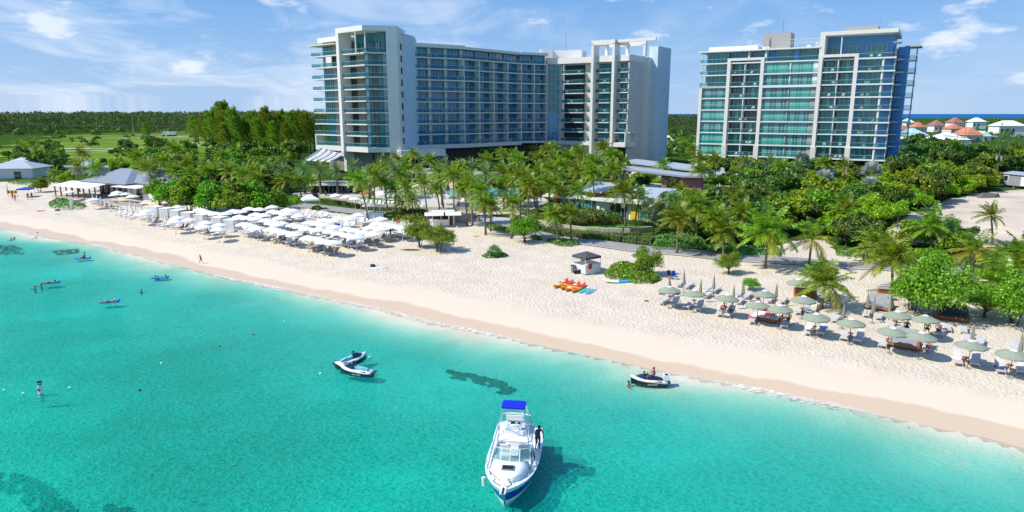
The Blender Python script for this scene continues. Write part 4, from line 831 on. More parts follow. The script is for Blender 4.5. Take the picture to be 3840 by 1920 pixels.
LF_GC=leafmat('creeper_leaf',(.03,.12,.008),(.12,.34,.02),.25)
def leaves(pos,nrm,size,asp=1.5,seed=0,jit=.7):
    g=np.random.RandomState(seed); n=len(pos)
    nn=nrm+g.normal(0,jit,(n,3)); nn/=np.linalg.norm(nn,axis=1)[:,None]+1e-9
    a=np.cross(nn,g.normal(0,1,(n,3))); a/=np.linalg.norm(a,axis=1)[:,None]+1e-9; b=np.cross(nn,a)
    s=size*(.6+.8*g.rand(n,1)); L=a*s*asp*.5; W=b*s*.5
    V=np.stack([pos-L,pos-W*.9+L*.1,pos+L,pos+W*.9+L*.1],1).reshape(-1,3)
    return V,np.arange(4*n).reshape(-1,4)
def crown_pts(clumps,n,seed,fill=.62):
    g=np.random.RandomState(seed); w_=np.array([c[3]**2 for c in clumps],float); w_/=w_.sum(); idx=g.choice(len(clumps),n,p=w_)
    cl=np.array(clumps); d=g.normal(0,1,(n,3)); d/=np.linalg.norm(d,axis=1)[:,None]
    d[:,2]=np.where(d[:,2]<-.35,-d[:,2],d[:,2])
    rr_=(1-fill*g.rand(n)**1.5)[:,None]; sq=np.c_[np.ones(n),np.ones(n),cl[idx,4]]
    return cl[idx,:3]+d*rr_*cl[idx,3:4]*sq, d
def broad_mesh(name,r,hc,n,leaf,mats,seed,ncl=14,flat=.75,lean=(0,0)):
    g=random.Random(seed); cl=[]
    for i in range(ncl):
        a=g.uniform(0,6.28); q=r*.68*math.sqrt(g.random()); zz=(1-(q/(r*.9))**2)*r*flat*g.uniform(.1,.9)+g.uniform(-.35,.2)*r*.4
        cl.append((q*math.cos(a)+lean[0],q*math.sin(a)+lean[1],hc+zz,r*g.uniform(.26,.46),g.uniform(.6,.9)))
    cl2=cl+[(c[0]*1.25+g.uniform(-.3,.3)*r*.4,c[1]*1.25+g.uniform(-.3,.3)*r*.4,c[2]+g.uniform(0,.35)*r,c[3]*.35,1) for c in cl]; P,D=crown_pts(cl2,n,seed); V,Fc=leaves(P,D,leaf,1.4,seed,.85)
    return npmesh(name,V,Fc,mats),cl
def limbs_mesh(name,cl,hc,r0,seed,base=.3,stems=1,m=None):
    g=random.Random(seed+5); b=MB()
    for s_ in range(stems):
        bx,by=(g.uniform(-.4,.4)*(stems>1),g.uniform(-.4,.4)*(stems>1))
        top=(bx*2+g.uniform(-.3,.3),by*2+g.uniform(-.3,.3),hc*.55)
        b.tube([(bx,by,-.3),(bx*1.4,by*1.4,hc*.25),top],[r0/math.sqrt(stems)*1.2,r0/math.sqrt(stems),r0*.7/math.sqrt(stems)],0,7)
        for c in (cl[s_::stems]):
            mid=((top[0]+c[0])/2,(top[1]+c[1])/2,top[2]+(c[2]-top[2])*.6)
            b.tube([top,mid,(c[0],c[1],c[2]+c[3]*.3)],[r0*.38,r0*.22,.02],0,5)
    return b.mesh(name,m or BARKD,True)
def frond(g,az,el,L,droop,wind,nl,ll,lw,V,F_,stiff=1.0,hang=.5):
    p=np.array([0,0,0.]); seg=9; st=L/seg; d=np.array([math.cos(az)*math.cos(el),math.sin(az)*math.cos(el),math.sin(el)])
    P=[p];D=[d]
    for i in range(seg):
        d=d+np.array([wind[0],wind[1],-droop])*(.35+i/seg); d/=np.linalg.norm(d); p=p+d*st; P.append(p); D.append(d)
    P=np.array(P);D=np.array(D)
    side0=np.cross(D[0],[0,0,1.]); side0/=np.linalg.norm(side0)+1e-9
    for s in np.linspace(.14,1,nl):
        k=min(seg-1,int(s*seg)); f_=s*seg-k; c=P[k]*(1-f_)+P[k+1]*f_; t=D[k]
        sd=np.cross(t,[0,0,1.]); ln=np.linalg.norm(sd); sd=sd/ln if ln>.2 else side0
        up=np.cross(sd,t)
        l=ll*math.sin(math.pi*(.12+.80*s))**.7*g.uniform(.85,1.15)
        for q in (-1,1):
            dd=sd*q*.8*stiff+t*.55+np.array([wind[0]*3,wind[1]*3,-hang*g.uniform(.7,1.3)])+up*(.25*stiff); dd/=np.linalg.norm(dd)
            w2=t*lw*.5; n0=len(V); e=c+dd*l; mid=c+dd*l*.55+np.array([0,0,.04])
            V+= [c-w2,mid-w2,e-np.array([0,0,l*.15]),mid+w2]; F_.append((n0,n0+1,n0+2,n0+3))
    # the rachis itself
    for k in range(seg):
        sd=np.cross(D[k],[0,0,1.]); sd/=np.linalg.norm(sd)+1e-9; n0=len(V); w_=.05*(1-k/seg)+.015
        V+= [P[k]-sd*w_,P[k]+sd*w_,P[k+1]+sd*w_*.8,P[k+1]-sd*w_*.8]; F_.append((n0,n0+1,n0+2,n0+3))
def palm_mesh(name,seed,nf=20,L=3.6,droop=.13,wind=(-.07,0),nl=22,ll=.95,lw=.13,mats=None,el0=-.5,el1=1.35,stiff=1,hang=.5,old=.0):
    g=random.Random(seed); V=[];F_=[];mi=[]
    for i in range(nf):
        t=i/(nf-1); el=el0+(el1-el0)*t**.9+g.uniform(-.12,.12); n0=len(F_)
        frond(g,i*2.39996+g.uniform(-.2,.2),el,L*g.uniform(.85,1.1)*(1-.15*t),droop*g.uniform(.8,1.2),wind,nl,ll,lw,V,F_,stiff,hang)
        mi+=[1 if (t<old) else 0]*(len(F_)-n0)
    return npmesh(name,np.array(V),np.array(F_),mats,mi=np.array(mi,np.int32))
def fan_mesh(name,seed,mats,nf=20,pet=1.0,Rf=.9,nb=13,lw=.10):
    g=random.Random(seed); V=[];F_=[]
    for i in range(nf):
        az=i*2.39996; el=-.6+1.9*i/nf+g.uniform(-.15,.15)
        d=np.array([math.cos(az)*math.cos(el),math.sin(az)*math.cos(el),math.sin(el)]); c=d*pet
        s=np.cross(d,[0,0,1.]); s/=np.linalg.norm(s)+1e-9; u_=np.cross(s,d)
        n0=len(V); V+=[np.zeros(3)-s*.03,np.zeros(3)+s*.03,c+s*.03,c-s*.03]; F_.append((n0,n0+1,n0+2,n0+3))
        for k in range(nb):
            a=(k/(nb-1)-.5)*3.7; dd=d*math.cos(a)+s*math.sin(a)+u_*.25*math.cos(a*2)+np.array([0,0,-.12]); w_=np.cross(dd,u_); w_/=np.linalg.norm(w_)+1e-9; n0=len(V)
            l=Rf*g.uniform(.85,1.1); V+=[c,c+dd*l*.6-w_*lw,c+dd*l,c+dd*l*.6+w_*lw]; F_.append((n0,n0+1,n0+2,n0+3))
    return npmesh(name,np.array(V),np.array(F_),mats)
def trunk_mesh(name,h,r,lean,seed,m=BARK,curve=.5):
    g=random.Random(seed); pts=[];rr_=[]
    for i in range(9):
        t=i/8; pts.append((lean[0]*t**(1+curve),lean[1]*t**(1+curve),h*t-.3*(i==0))); rr_.append(r*(1.5-.5*min(1,t*5)) *(1-.35*t))
    return MB().tube(pts,rr_,0,7).mesh(name,m,True)
VAR={}
def mkvars():
    v=VAR
    v['coco']=[palm_mesh('crown',30+i,nf=27,L=3.5+.25*(i%3),droop=.12+.02*(i%2),wind=(-.06-.02*(i%3),.015*(i%2)),mats=[LF_COCO,LF_COCOY],old=.06 if i%2 else .12,nl=25,lw=.15) for i in range(5)]
    v['cocoy']=[palm_mesh('crown',60+i,nf=20,L=3.4,droop=.13,wind=(-.08,0),mats=[LF_COCO,LF_COCOY],old=.6,nl=21) for i in range(2)]
    v['date']=[palm_mesh('crown',40+i,nf=44,L=2.9,droop=.055,wind=(-.012,0),nl=20,ll=.42,lw=.09,mats=[LF_DATE,LF_DATE],el0=-.75,el1=1.45,stiff=1,hang=.05) for i in range(3)]
    v['areca']=[palm_mesh('crown',50+i,nf=22,L=2.6,droop=.10,wind=(-.05,0),nl=15,ll=.6,lw=.12,mats=[LF_LIME,LF_COCOY],el0=.2,el1=1.45,old=.1) for i in range(2)]
    v['fan']=[fan_mesh('crown',70+i,[LF_DATE]) for i in range(2)]
    v['silver']=[fan_mesh('crown',80+i,[LF_SILV],nf=22,pet=1.0,Rf=1.25,nb=15,lw=.12) for i in range(2)]
    v['trunk']=[trunk_mesh('trunk',1.0,.16,(0,0),i) for i in range(1)]
    v['broad']=[broad_mesh('crown',3.2,3.0,2600,.34,m_,100+i) for i,m_ in enumerate([LF_MID,LF_DARK,LF_MID,LF_LIME,LF_DARK,LF_MID])]
    v['grape']=[broad_mesh('crown',3.8,1.9,5200,.34,LF_GRAPE,120+i,ncl=24,flat=1.05) for i in range(3)]; v['grapen']=[broad_mesh('crown',4.4,1.9,7500,.20,LF_GRAPE,126+i,ncl=30,flat=.8) for i in range(3)]
    v['lime']=[broad_mesh('crown',3.0,1.6,4200,.26,LF_LIME,130+i,ncl=16,flat=.7) for i in range(2)]
    v['dark']=[broad_mesh('crown',3.6,3.6,2600,.40,LF_DARK,140+i,ncl=14) for i in range(2)]
    for k in ('broad','grape','lime','dark','grapen'):
        v[k+'T']=[limbs_mesh('trunk',c[1],2.6,.2,200+i,stems=4 if k in('grape','lime','grapen') else 1) for i,c in enumerate(v[k])]
mkvars()
LABELED={}
def tree(kind,p,h,s=1.0,lean=None,words=None,label=None,cat=None,group=None,rz=None,var=None):
    """palm of crown height h or broad tree scaled s standing at p"""
    g=rnd; names={'coco':('coconut_palm','palm tree','coconut palms'),'cocoy':('coconut_palm','palm tree','coconut palms'),'date':('date_palm','palm tree','date palms'),'areca':('areca_palm','palm tree','feathery lime palms'),'fan':('fan_palm','palm tree','fan palms'),'silver':('silver_palm','palm tree','silver fan palms'),
      'broad':('broadleaf_tree','tree','trees of the thicket'),'grape':('sea_grape_tree','tree','sea grape trees'),'grapen':('sea_grape_tree','tree','sea grape trees'),'lime':('bright_shrub_tree','tree','bright green bushy trees'),'dark':('dark_evergreen_tree','tree','dark evergreen trees')}
    nm,ct,gr=names[kind]
    i=g.randrange(len(VAR[kind])) if var is None else var
    o=empty(nm,p,0,label,cat or ct,group or gr)
    if kind in('broad','grape','lime','dark','grapen'):
        me,cl=VAR[kind][i]; a=g.uniform(0,6.28) if rz is None else rz
        o.scale=(s*g.uniform(.9,1.1),s*g.uniform(.9,1.1),s*g.uniform(.9,1.15)); o.rotation_euler=(0,0,a)
        link('crown',me,o); link('trunk',VAR[kind+'T'][i],o)
    else:
        ln=lean if lean is not None else (g.uniform(-.9,.3),g.uniform(-.4,.4))
        r={'coco':.17,'cocoy':.17,'date':.3,'areca':.08,'fan':.12,'silver':.2}[kind]
        t=link('trunk',trunk_mesh('trunk',h,r,ln,g.randrange(999)),o)
        link('crown',VAR[kind][i],o,(ln[0],ln[1],h),(0,0,g.uniform(-.5,.5)),(s,s,s))
    if not label: AUTO.append((o,words or {'coco':'coconut palm','cocoy':'yellowing coconut palm','date':'stout grey-green date palm','areca':'small lime green palm','fan':'fan palm','silver':'silver fan palm','broad':'leafy green tree','grape':'sea grape tree','lime':'bright green bushy tree','dark':'dark evergreen tree'}[kind]))
    return o
def palm_at(kind,bu,bv,cu,cv,s=1.0,**k):
    """base pixel and crown pixel: the trunk leans as seen"""
    b=at(bu,bv); q=atY(cu,cv,b.y-.2); h=max(1.5,q.z-b.z); return tree(kind,b,h,s,lean=(q.x-b.x,-.2),**k)
# palms whose foot shows
for a_ in [('coco',1821,881,1818,762,0.85),('coco',1840,867,1838,775,0.74),('coco',1918,895,1924,768,0.85),('coco',1752,846,1740,720,0.81),('coco',2093,909,2077,806,0.74),('coco',2142,907,2137,800,0.70),
  ('coco',2172,846,2165,717,0.78),('coco',2100,800,2098,717,0.74),('coco',2009,807,2000,706,0.74),('coco',1976,814,1980,719,0.74),('coco',2345,849,2339,724,0.93),('coco',2217,804,2217,740,0.44),
  ('coco',2380,849,2400,735,0.74),('coco',1380,824,1342,676,0.85),('coco',1406,807,1404,654,0.81),('coco',1487,802,1480,714,0.74),('coco',1537,813,1528,708,0.74),('coco',1550,821,1546,752,0.70),
  ('coco',1512,815,1505,762,0.59),('coco',1649,791,1636,714,0.78),('coco',1720,788,1714,655,0.85),('coco',1176,737,1168,684,0.70),('coco',1130,739,1119,679,0.74),
  ('coco',1084,746,1073,674,0.78),('coco',1060,746,1052,690,0.67),('coco',2712,958,2715,872,0.95),('coco',2870,1006,2880,868,1.25),('cocoy',3033,1000,3046,895,1.10),('coco',3080,1155,3099,1062,0.95),
  ('coco',3343,1095,3347,966,1.15),('coco',3491,937,3492,846,1.00),('date',3561,935,3565,860,0.80),('coco',3720,917,3716,808,0.63),('cocoy',3646,1034,3654,938,1.05),('coco',3175,885,3174,785,0.85),
  ('coco',2004,629,2004,570,0.74),('date',1927,668,1932,612,1.00),('coco',202,686,206,650,0.67),('fan',2450,900,2450,800,1.60),('fan',2475,890,2480,812,1.50),('coco',2575,885,2575,800,0.89),
  ('coco',3310,985,3293,922,1.00),('coco',3760,1140,3745,1062,1.10),('coco',3850,1120,3836,1000,1.20)]:
    palm_at(*a_)
tree('coco',at(3056,1122),2.7,.6,lean=(0,0),label='short slanting coconut palm beside the wooden box planter',cat='palm tree')
# young palm in the low creeper bed on the sand
tree('fan',at(1855,962),.55,.75,lean=(0,0),label='young stubby palm in a creeper patch on open sand',cat='palm tree')
# palms whose foot is hidden: crown pixel and a height
for k_,u_,v_,h_,s_ in [('date',1138,633,6,0.88),('date',1200,635,6,0.96),('date',1263,638,6,0.96),('date',1334,626,6.5,0.96),('date',1382,648,6,0.88),('date',1480,640,6.5,1.08),('date',1679,622,6,0.92),('date',1779,630,6.5,1.04),
  ('coco',1822,606,8,0.84),('date',1822,655,7.5,1.04),('coco',1735,625,7.5,0.76),('coco',1700,660,8,0.84),('coco',2084,555,7.5,0.76),('coco',2168,572,8,0.84),('coco',2189,605,8,0.76),('coco',2130,596,8,0.84),('coco',2266,556,9,0.87),('coco',2294,580,8,0.76),('coco',2320,590,7,0.76),
  ('coco',2234,650,8,0.84),('coco',2165,642,8,0.76),('coco',2112,618,8,0.76),('coco',2014,657,8,0.84),('coco',1951,664,8.5,0.87),('coco',1890,650,7,0.76),('coco',2060,640,8,0.84),('coco',2060,690,7.5,0.76),('coco',1980,690,8,0.76),
  ('coco',2621,600,8,0.76),('coco',2640,640,7,0.76),('coco',2600,560,8,0.68),('coco',2640,540,8,0.68),('coco',2690,600,7,0.76),('date',2813,613,6,0.96),('date',2887,613,6,0.96),('silver',3011,602,5.5,1.20),('date',2995,625,5,0.88),('coco',3093,610,6.5,0.76),('coco',3171,625,6.5,0.76),('coco',2942,628,6,0.72),
  ('silver',3275,645,5,1.25),('silver',2973,700,4,1.10),('silver',3097,672,4.5,1.10),('silver',3268,704,4,1.10),('silver',2905,706,4,0.80),('silver',3120,650,4,1.00),('coco',2767,750,6,0.91),('coco',2800,800,5,0.76),('coco',2690,820,5,0.84),
  ('coco',287,626,6.5,0.84),('coco',369,630,6.5,0.84),('coco',310,575,7,0.91),('coco',516,588,8.5,0.99),('coco',613,604,8.5,0.99),('coco',737,656,7.5,0.87),('coco',660,560,8,0.99),('coco',570,630,7,0.91),('coco',672,640,7,0.91),('date',1007,625,6,0.88),('coco',843,583,8.5,0.84),('coco',712,618,8,0.91),('coco',855,640,7,0.84),('coco',917,655,7,0.87),('coco',780,640,7,0.84),('coco',985,670,6.5,0.84),('coco',955,640,6.5,0.84),
  ('date',1060,640,6,0.88),('coco',1600,690,7,0.76),('coco',1450,690,6,0.68),('coco',1660,650,7.5,0.84),('coco',1820,720,7,0.84),('coco',1770,690,7.5,0.76),('coco',1620,600,6,0.76),('coco',1580,640,5,0.61),('coco',2310,640,7.5,0.76),('coco',2080,600,8,0.84),('coco',2230,610,8,0.76),('coco',1950,600,8,0.76),('coco',2050,560,8,0.76),
  ('coco',1560,580,8,0.76),('areca',2240,720,3,1.00),('areca',2275,728,3.2,1.00),('areca',2290,750,3,0.90),('fan',2540,760,5,1.30),('coco',2620,770,6,0.91),('coco',2545,820,5,0.91),('coco',3580,545,7,0.76),('coco',2350,640,6,0.68),
  ('areca',2400,622,2.2,0.80),('areca',2460,662,2.5,0.80),('fan',2515,690,3.5,1.00),('areca',2560,712,2.5,0.80),('coco',2500,620,6,0.68)]:
    tree(k_,at(u_,v_,h_),h_,s_)
# big rounded sea grapes behind the parasols
for u_,v_,s_ in [(655,795,1.05),(720,802,1.2),(800,806,1.1),(870,812,1.25),(945,806,1.15),(600,770,.9),(1000,800,.85),(760,785,1.1),(690,765,1.1),(900,785,1.1),(1040,790,.7)]:
    tree('grape',at(u_,v_),0,s_,words='rounded sea grape tree')
tree('grapen',at(3500,1195),0,.95,label='large sprawling sea grape tree with grey stems above the sage parasols',cat='tree')
tree('grapen',at(3420,1165),0,.62,label='bright leafy sea grape bush left of the large sprawling one',cat='tree')
tree('grapen',at(3800,1215),0,.85,label='sea grape tree with reddish trunks at the right edge of the beach',cat='tree')
tree('grapen',at(3690,1190),0,.6,label='sea grape tree with a thin crown between the two largest ones',cat='tree')
tree('grapen',at(3470,1050),0,.75,label='small round topped tree just before the path, right side',cat='tree')
tree('grapen',at(3840,1010),0,.6,label='leafy tree beyond the path at the right edge',cat='tree')
tree('grapen',at(3760,1085),0,.45,label='green bush by the path below the yellowing palm',cat='tree')
tree('grapen',at(1575,926),0,.72,label='shrubby sea grape on the sand right of the white parasols',cat='bush')
tree('grapen',at(1645,942),0,.66,label='low spreading sea grape next to the standing man in red shorts',cat='bush')
tree('grapen',at(1970,909),0,.72,label='clipped mushroom shaped tree by the stone path on the sand',cat='tree')
tree('grapen',at(2424,1030),0,.55,label='small leaning sea grape rising from the low green mound',cat='tree')
tree('grapen',at(2735,1028),0,.50,label='young sea grape with a slanting stem on bare sand',cat='tree')
tree('grapen',at(2812,1088),0,.28,label='tiny sea grape bush between closed sage parasols',cat='bush')
tree('grape',at(150,720),0,.62,label='solitary round bush beside the blue beach canopy',cat='bush')
tree('lime',at(250,690),0,.8,words='bright green bushy tree')
# fill of the thickets
def fill(poly,n,kinds,smin,smax,sep,seed,words=None,pl=(5,8)):
    g=random.Random(seed); P=np.array(poly); out_=[]; tries=0
    while len(out_)<n and tries<n*60:
        tries+=1; u_=g.uniform(P[:,0].min(),P[:,0].max()); v_=g.uniform(P[:,1].min(),P[:,1].max())
        if not inpoly(np.array([u_]),np.array([v_]),poly)[0]: continue
        p=at(u_,v_)
        if any((p-q).length<sep for q in out_): continue
        if any(x_[0]<p.x<x_[1] and x_[2]<p.y<x_[3] for x_ in KEEP): continue
        out_.append(p); k=g.choice(kinds)
        tree(k,p,g.uniform(*pl),g.uniform(smin,smax),words=words)

fill([(2490,885),(2500,790),(2660,720),(2800,690),(2960,690),(3060,740),(3080,860),(2960,900),(2850,925),(2600,925)],44,['broad','broad','dark','broad','grape'],.75,1.15,2.9,1)
fill([(3060,730),(3280,680),(3480,700),(3560,720),(3500,770),(3420,800),(3330,845),(3160,900),(3080,870)],52,['lime','lime','broad','lime'],.8,1.15,2.7,2)
fill([(2640,640),(2850,610),(3300,640),(3330,670),(3060,700),(2800,680),(2680,690)],34,['broad','dark','lime','broad'],.6,.95,3.2,3)
fill([(3350,600),(3560,600),(3620,640),(3560,670),(3420,680)],22,['dark','dark','broad'],1.0,1.35,4,4)
fill([(3560,600),(3840,600),(3900,640),(3760,668),(3640,668)],30,['broad','grape','broad'],.85,1.2,3.8,5)
fill([(240,655),(700,640),(1010,640),(1100,690),(1010,740),(880,730),(640,700),(590,700),(430,655)],62,['broad','dark','grape','broad','lime'],.75,1.1,3.6,6)
fill([(420,575),(800,560),(1130,585),(1130,625),(700,630),(430,620)],44,['broad','dark','lime'],.8,1.2,5.5,7)
fill([(-60,590),(200,590),(240,640),(130,640),(-40,620)],10,['dark','broad'],.8,1.1,5,8)
fill([(1690,585),(2090,570),(2330,600),(2330,640),(1900,655),(1720,640)],40,['dark','broad','dark'],.7,1.05,4.2,9)
fill([(2080,640),(2330,600),(2350,680),(2200,700),(2080,690)],26,['lime','broad','lime'],.6,.9,3.4,10)
fill([(2350,700),(2500,690),(2480,730),(2420,735)],8,['lime','broad'],.6,.9,3,11)
fill([(2500,560),(2640,545),(2640,590),(2520,600)],12,['broad','lime'],.8,1.1,5,12)
fill([(2330,570),(2480,575),(2480,600),(2340,600)],8,['lime'],.8,1.1,4,13)
fill([(3480,880),(3640,905),(3640,955),(3500,940),(3380,925)],9,['grape','dark'],.35,.6,2.4,14)
fill([(3100,905),(3300,925),(3260,950),(3120,935)],7,['grape','dark'],.5,.7,2.4,15)
# ------------------------------------------------------------------ casuarinas
def cas_arrays(h,n,seed,lw=.10,ll=1.1,lean=.22,rad=.2):
    g=np.random.RandomState(seed); t=g.rand(n)**.8; z=h*(.12+.88*t); r=h*rad*(1-t)**.75*np.sqrt(g.rand(n))+.15; a=g.rand(n)*6.283
    tip=(t>.86)
    off=-lean*h*t**2.2*.55
    P=np.c_[r*np.cos(a)+off,r*np.sin(a),z]
    d=np.c_[-.75+.5*np.cos(a),.35*np.sin(a),.75+.3*g.rand(n)]+g.normal(0,.28,(n,3)); d/=np.linalg.norm(d,axis=1)[:,None]
    s=np.cross(d,g.normal(0,1,(n,3))); s/=np.linalg.norm(s,axis=1)[:,None]; l=ll*(.6+.8*g.rand(n,1))
    V=np.stack([P,P+d*l*.5-s*lw,P+d*l,P+d*l*.5+s*lw],1).reshape(-1,3); return V
def plume_cas(h,seed):
    g=np.random.RandomState(seed); Ps=[];Ds=[]
    for k in range(150):
        t=g.rand()**.75; z=h*(.10+.82*t); a=g.rand()*6.283; L_=h*(.30*(1-t)+.11)*g.uniform(.7,1.2); off=-.30*h*t**2*.5
        d=np.array([math.cos(a)*.8-.45,math.sin(a)*.75,.85+.35*g.rand()]); d/=np.linalg.norm(d); n=24; q_=np.linspace(.1,1,n)[:,None]
        P=np.array([off,0,z])+d*q_*L_+np.array([-1,0,.15])*(q_**2)*L_*.35+g.normal(0,.13,(n,3))*(1.15-q_)
        Ps.append(P); Ds.append(np.tile(d+np.array([-.35,0,.1]),(n,1))+g.normal(0,.35,(n,3)))
    P=np.concatenate(Ps); d=np.concatenate(Ds); d/=np.linalg.norm(d,axis=1)[:,None]; s=np.cross(d,g.normal(0,1,(len(P),3))); s/=np.linalg.norm(s,axis=1)[:,None]; l=.95*(.6+.8*g.rand(len(P),1)); w=.11
    return np.stack([P,P+d*l*.45-s*w,P+d*l,P+d*l*.45+s*w],1).reshape(-1,3)
CAS=[]
for i in range(4):
    hh=15.0; V=plume_cas(hh,300+i)
    me=npmesh('crown',V,np.arange(len(V)).reshape(-1,4),LF_CAS)
    b=MB(); b.tube([(0,0,-.4),(0,0,hh*.35),(-.9,0,hh*.62),(-2.0,0,hh*.92)],[.32,.25,.14,.03],0,7)
    CAS.append((me,b.mesh('trunk',BARKD,True)))
def casuarina(p,s,words='tall wind-bent casuarina'):
    o=empty('casuarina_tree',p,rnd.uniform(-.35,.35),None,'tree','casuarina trees beside the hotel'); i=rnd.randrange(4)
    link('crown',CAS[i][0],o); link('trunk',CAS[i][1],o); o.scale=(s*1.0,s*1.0,s); AUTO.append((o,words)); return o
g=random.Random(5)
for u_,v_,top in [(800,560,425),(830,565,415),(862,562,388),(885,570,392),(915,575,405),(845,552,410),(940,565,418),(965,560,415),(990,565,425),(1010,572,425),(1035,575,408),(1060,570,412),(1080,575,420),(1105,572,415),(1125,578,412),(1150,570,410),(1165,565,402),(905,560,400),(1020,560,418),(1090,565,420),(1135,565,422),(775,555,432),(745,540,438),(950,575,440),(1000,580,440),(1050,582,438),(1100,585,436),(1180,575,425),(870,585,450)]:
    p=at(u_,v_); q=atY(u_,top,p.y); casuarina(p,(q.z-p.z)/15.2*g.uniform(.85,1.05))
casuarina(at(560,530),.75,'lone shaggy casuarina'); casuarina(at(735,525),.9,'lone shaggy casuarina')
# far wood: one mass
def mass(name,pts,hs,n_each,mats,seed,lw,ll,kind='stuff',cas=True,rad=.2):
    base=[cas_arrays(1.0,n_each,seed+i,lw,ll,.3,rad) if cas else None for i in range(5)]
    if not cas:
        base=[]
        for i in range(5):
            gg=np.random.RandomState(seed+i); d=gg.normal(0,1,(n_each,3)); d/=np.linalg.norm(d,axis=1)[:,None]; d[:,2]=abs(d[:,2])
            P=np.c_[d[:,0]*rad,d[:,1]*rad,.35+d[:,2]*.6]*np.r_[1,1,1]*(.7+.3*gg.rand(n_each,1)); V,_=leaves(P,d,ll,1.2,seed+i,.5); base.append(V)
    L_=[]; g=np.random.RandomState(seed)
    for (x,y,z),h in zip(pts,hs):
        B=base[g.randint(5)]*np.array([h,h,h]); L_.append(B+np.array([x,y,z]))
    V=np.concatenate(L_); me=npmesh(name,V,np.arange(len(V)).reshape(-1,4),mats); return link(name,me)
gg=np.random.RandomState(8)
pts=[];hh=[]
for i in range(2600):
    Y=520+ (gg.rand()**1.6)*1700; X=gg.uniform(-.80,.80)*Y
    u_=CX+F*X/(Y*.98)
    if u_<1250: hmax=17 if u_>120 else 11
    elif u_<3380: hmax=13
    else: continue
    if u_<700 and Y<620-(u_<260)*0: continue
    pts.append((X,Y,4.2)); hh.append(hmax*gg.uniform(.75,1.08))
for i in range(420):
    Y=gg.uniform(560,680); X=gg.uniform(-.78,-.25)*Y; pts.append((X,Y,4.2)); hh.append(gg.uniform(12,17.5))
o=mass('distant_wood',pts,hh,70,LF_FAR,500,.045,.14,rad=.26); tag(o,'dense dark casuarina wood stretching along the horizon behind the fields','wood',kind='stuff')
# round crowns at its foot and round the far houses
pts=[];hh=[]
for i in range(1500):
    Y=gg.uniform(420,2000)if gg.rand()<.7 else gg.uniform(260,420); X=gg.uniform(-.80,.80)*Y; u_=CX+F*X/(Y*.98)
    if u_<900:
        if Y<505: continue
        if Y>620: continue
    elif u_<2450: continue
    if 2450<=u_ and Y<(420 if u_>3330 else 260): continue
    if any(x_[0]<X<x_[1] and x_[2]<Y<x_[3] for x_ in [(150,330,300,1100)] ) and gg.rand()<.25: continue
    pts.append((X,Y,4.2)); hh.append(gg.uniform(4,7.5)*(1 if u_<3330 else .8))
o=mass('distant_scrub',pts,hh,90,LF_DARK,600,.05,.22,cas=False,rad=.6); tag(o,'low green scrub and tree crowns filling the flat land far behind','scrub',kind='stuff')
# scrub scattered on the field, countable
BUSHES=[broad_mesh('crown',1.0,.5,420,.17,m_,150+i,ncl=7) for i,m_ in enumerate([LF_GC,LF_DARK,LF_MID])]
def bush(p,s,words,mi=0,label=None,flat=1.0,group='low bushes',cat='bush'):
    o=link('bush',BUSHES[mi][0],None,p,(0,0,rnd.uniform(0,6)),(s,s,s*flat)); tag(o,label,cat,group)
    if not label: AUTO.append((o,words))
    return o
g=random.Random(77)
for i in range(46):
    u_=g.uniform(80,1000); v_=g.uniform(512,560) if u_>400 else g.uniform(525,560); bush(at(u_,v_),g.uniform(1.2,3.2),'green bush on the grass field',g.choice([0,1,2]))
# ------------------------------------------------------------------ hedges, beds and lawns
def leafbed(name,poly,h,n,leaf,m,label,cat,group=None,seed=1,core=None,round_=True,kind=None):
    """leaves over a mound of height h whose footprint is a world polygon"""
    P=np.array(poly); g=np.random.RandomState(seed); pts=[]; lo,hi=P.min(0),P.max(0)
    cen=P.mean(0)
    X=g.uniform(lo[0],hi[0],n*6); Y=g.uniform(lo[1],hi[1],n*6); k=inpoly(X,Y,poly); X,Y=X[k][:n],Y[k][:n]
    best=np.full(X.shape,1e9)
    for i in range(len(P)):
        ax,ay=P[i-1];bx,by=P[i];dx,dy=bx-ax,by-ay; t=np.clip(((X-ax)*dx+(Y-ay)*dy)/(dx*dx+dy*dy+1e-9),0,1); best=np.minimum(best,np.hypot(X-ax-t*dx,Y-ay-t*dy))
    prof=np.clip(best/(h*.9),0,1)**.5 if round_ else np.ones_like(best)
    z=hz(X,Y)+h*prof*(1-.35*g.rand(len(X)))*(.9+.15*np.sin(X*2.1)*np.sin(Y*1.7))
    nr=np.c_[np.zeros(len(X)),-.3*np.ones(len(X)),np.ones(len(X))]
    V,Fc=leaves(np.c_[X,Y,z],nr,leaf,1.3,seed,.75); me=npmesh(name,V,Fc,m); o=link(name,me); return tag(o,label,cat,group,kind)
def rib(pts,w): # footprint polygon of a strip
    P=[Vector(p) for p in pts]; a=[];b=[]
    for i,p in enumerate(P):
        t=(P[min(i+1,len(P)-1)]-P[max(i-1,0)]).normalized(); n=Vector((-t.y,t.x)); a.append(tuple(p+n*w/2)); b.append(tuple(p-n*w/2))
    return a+b[::-1]
COREM=mat('hedge_inside',(.02,.045,.008),.95,.2,3)
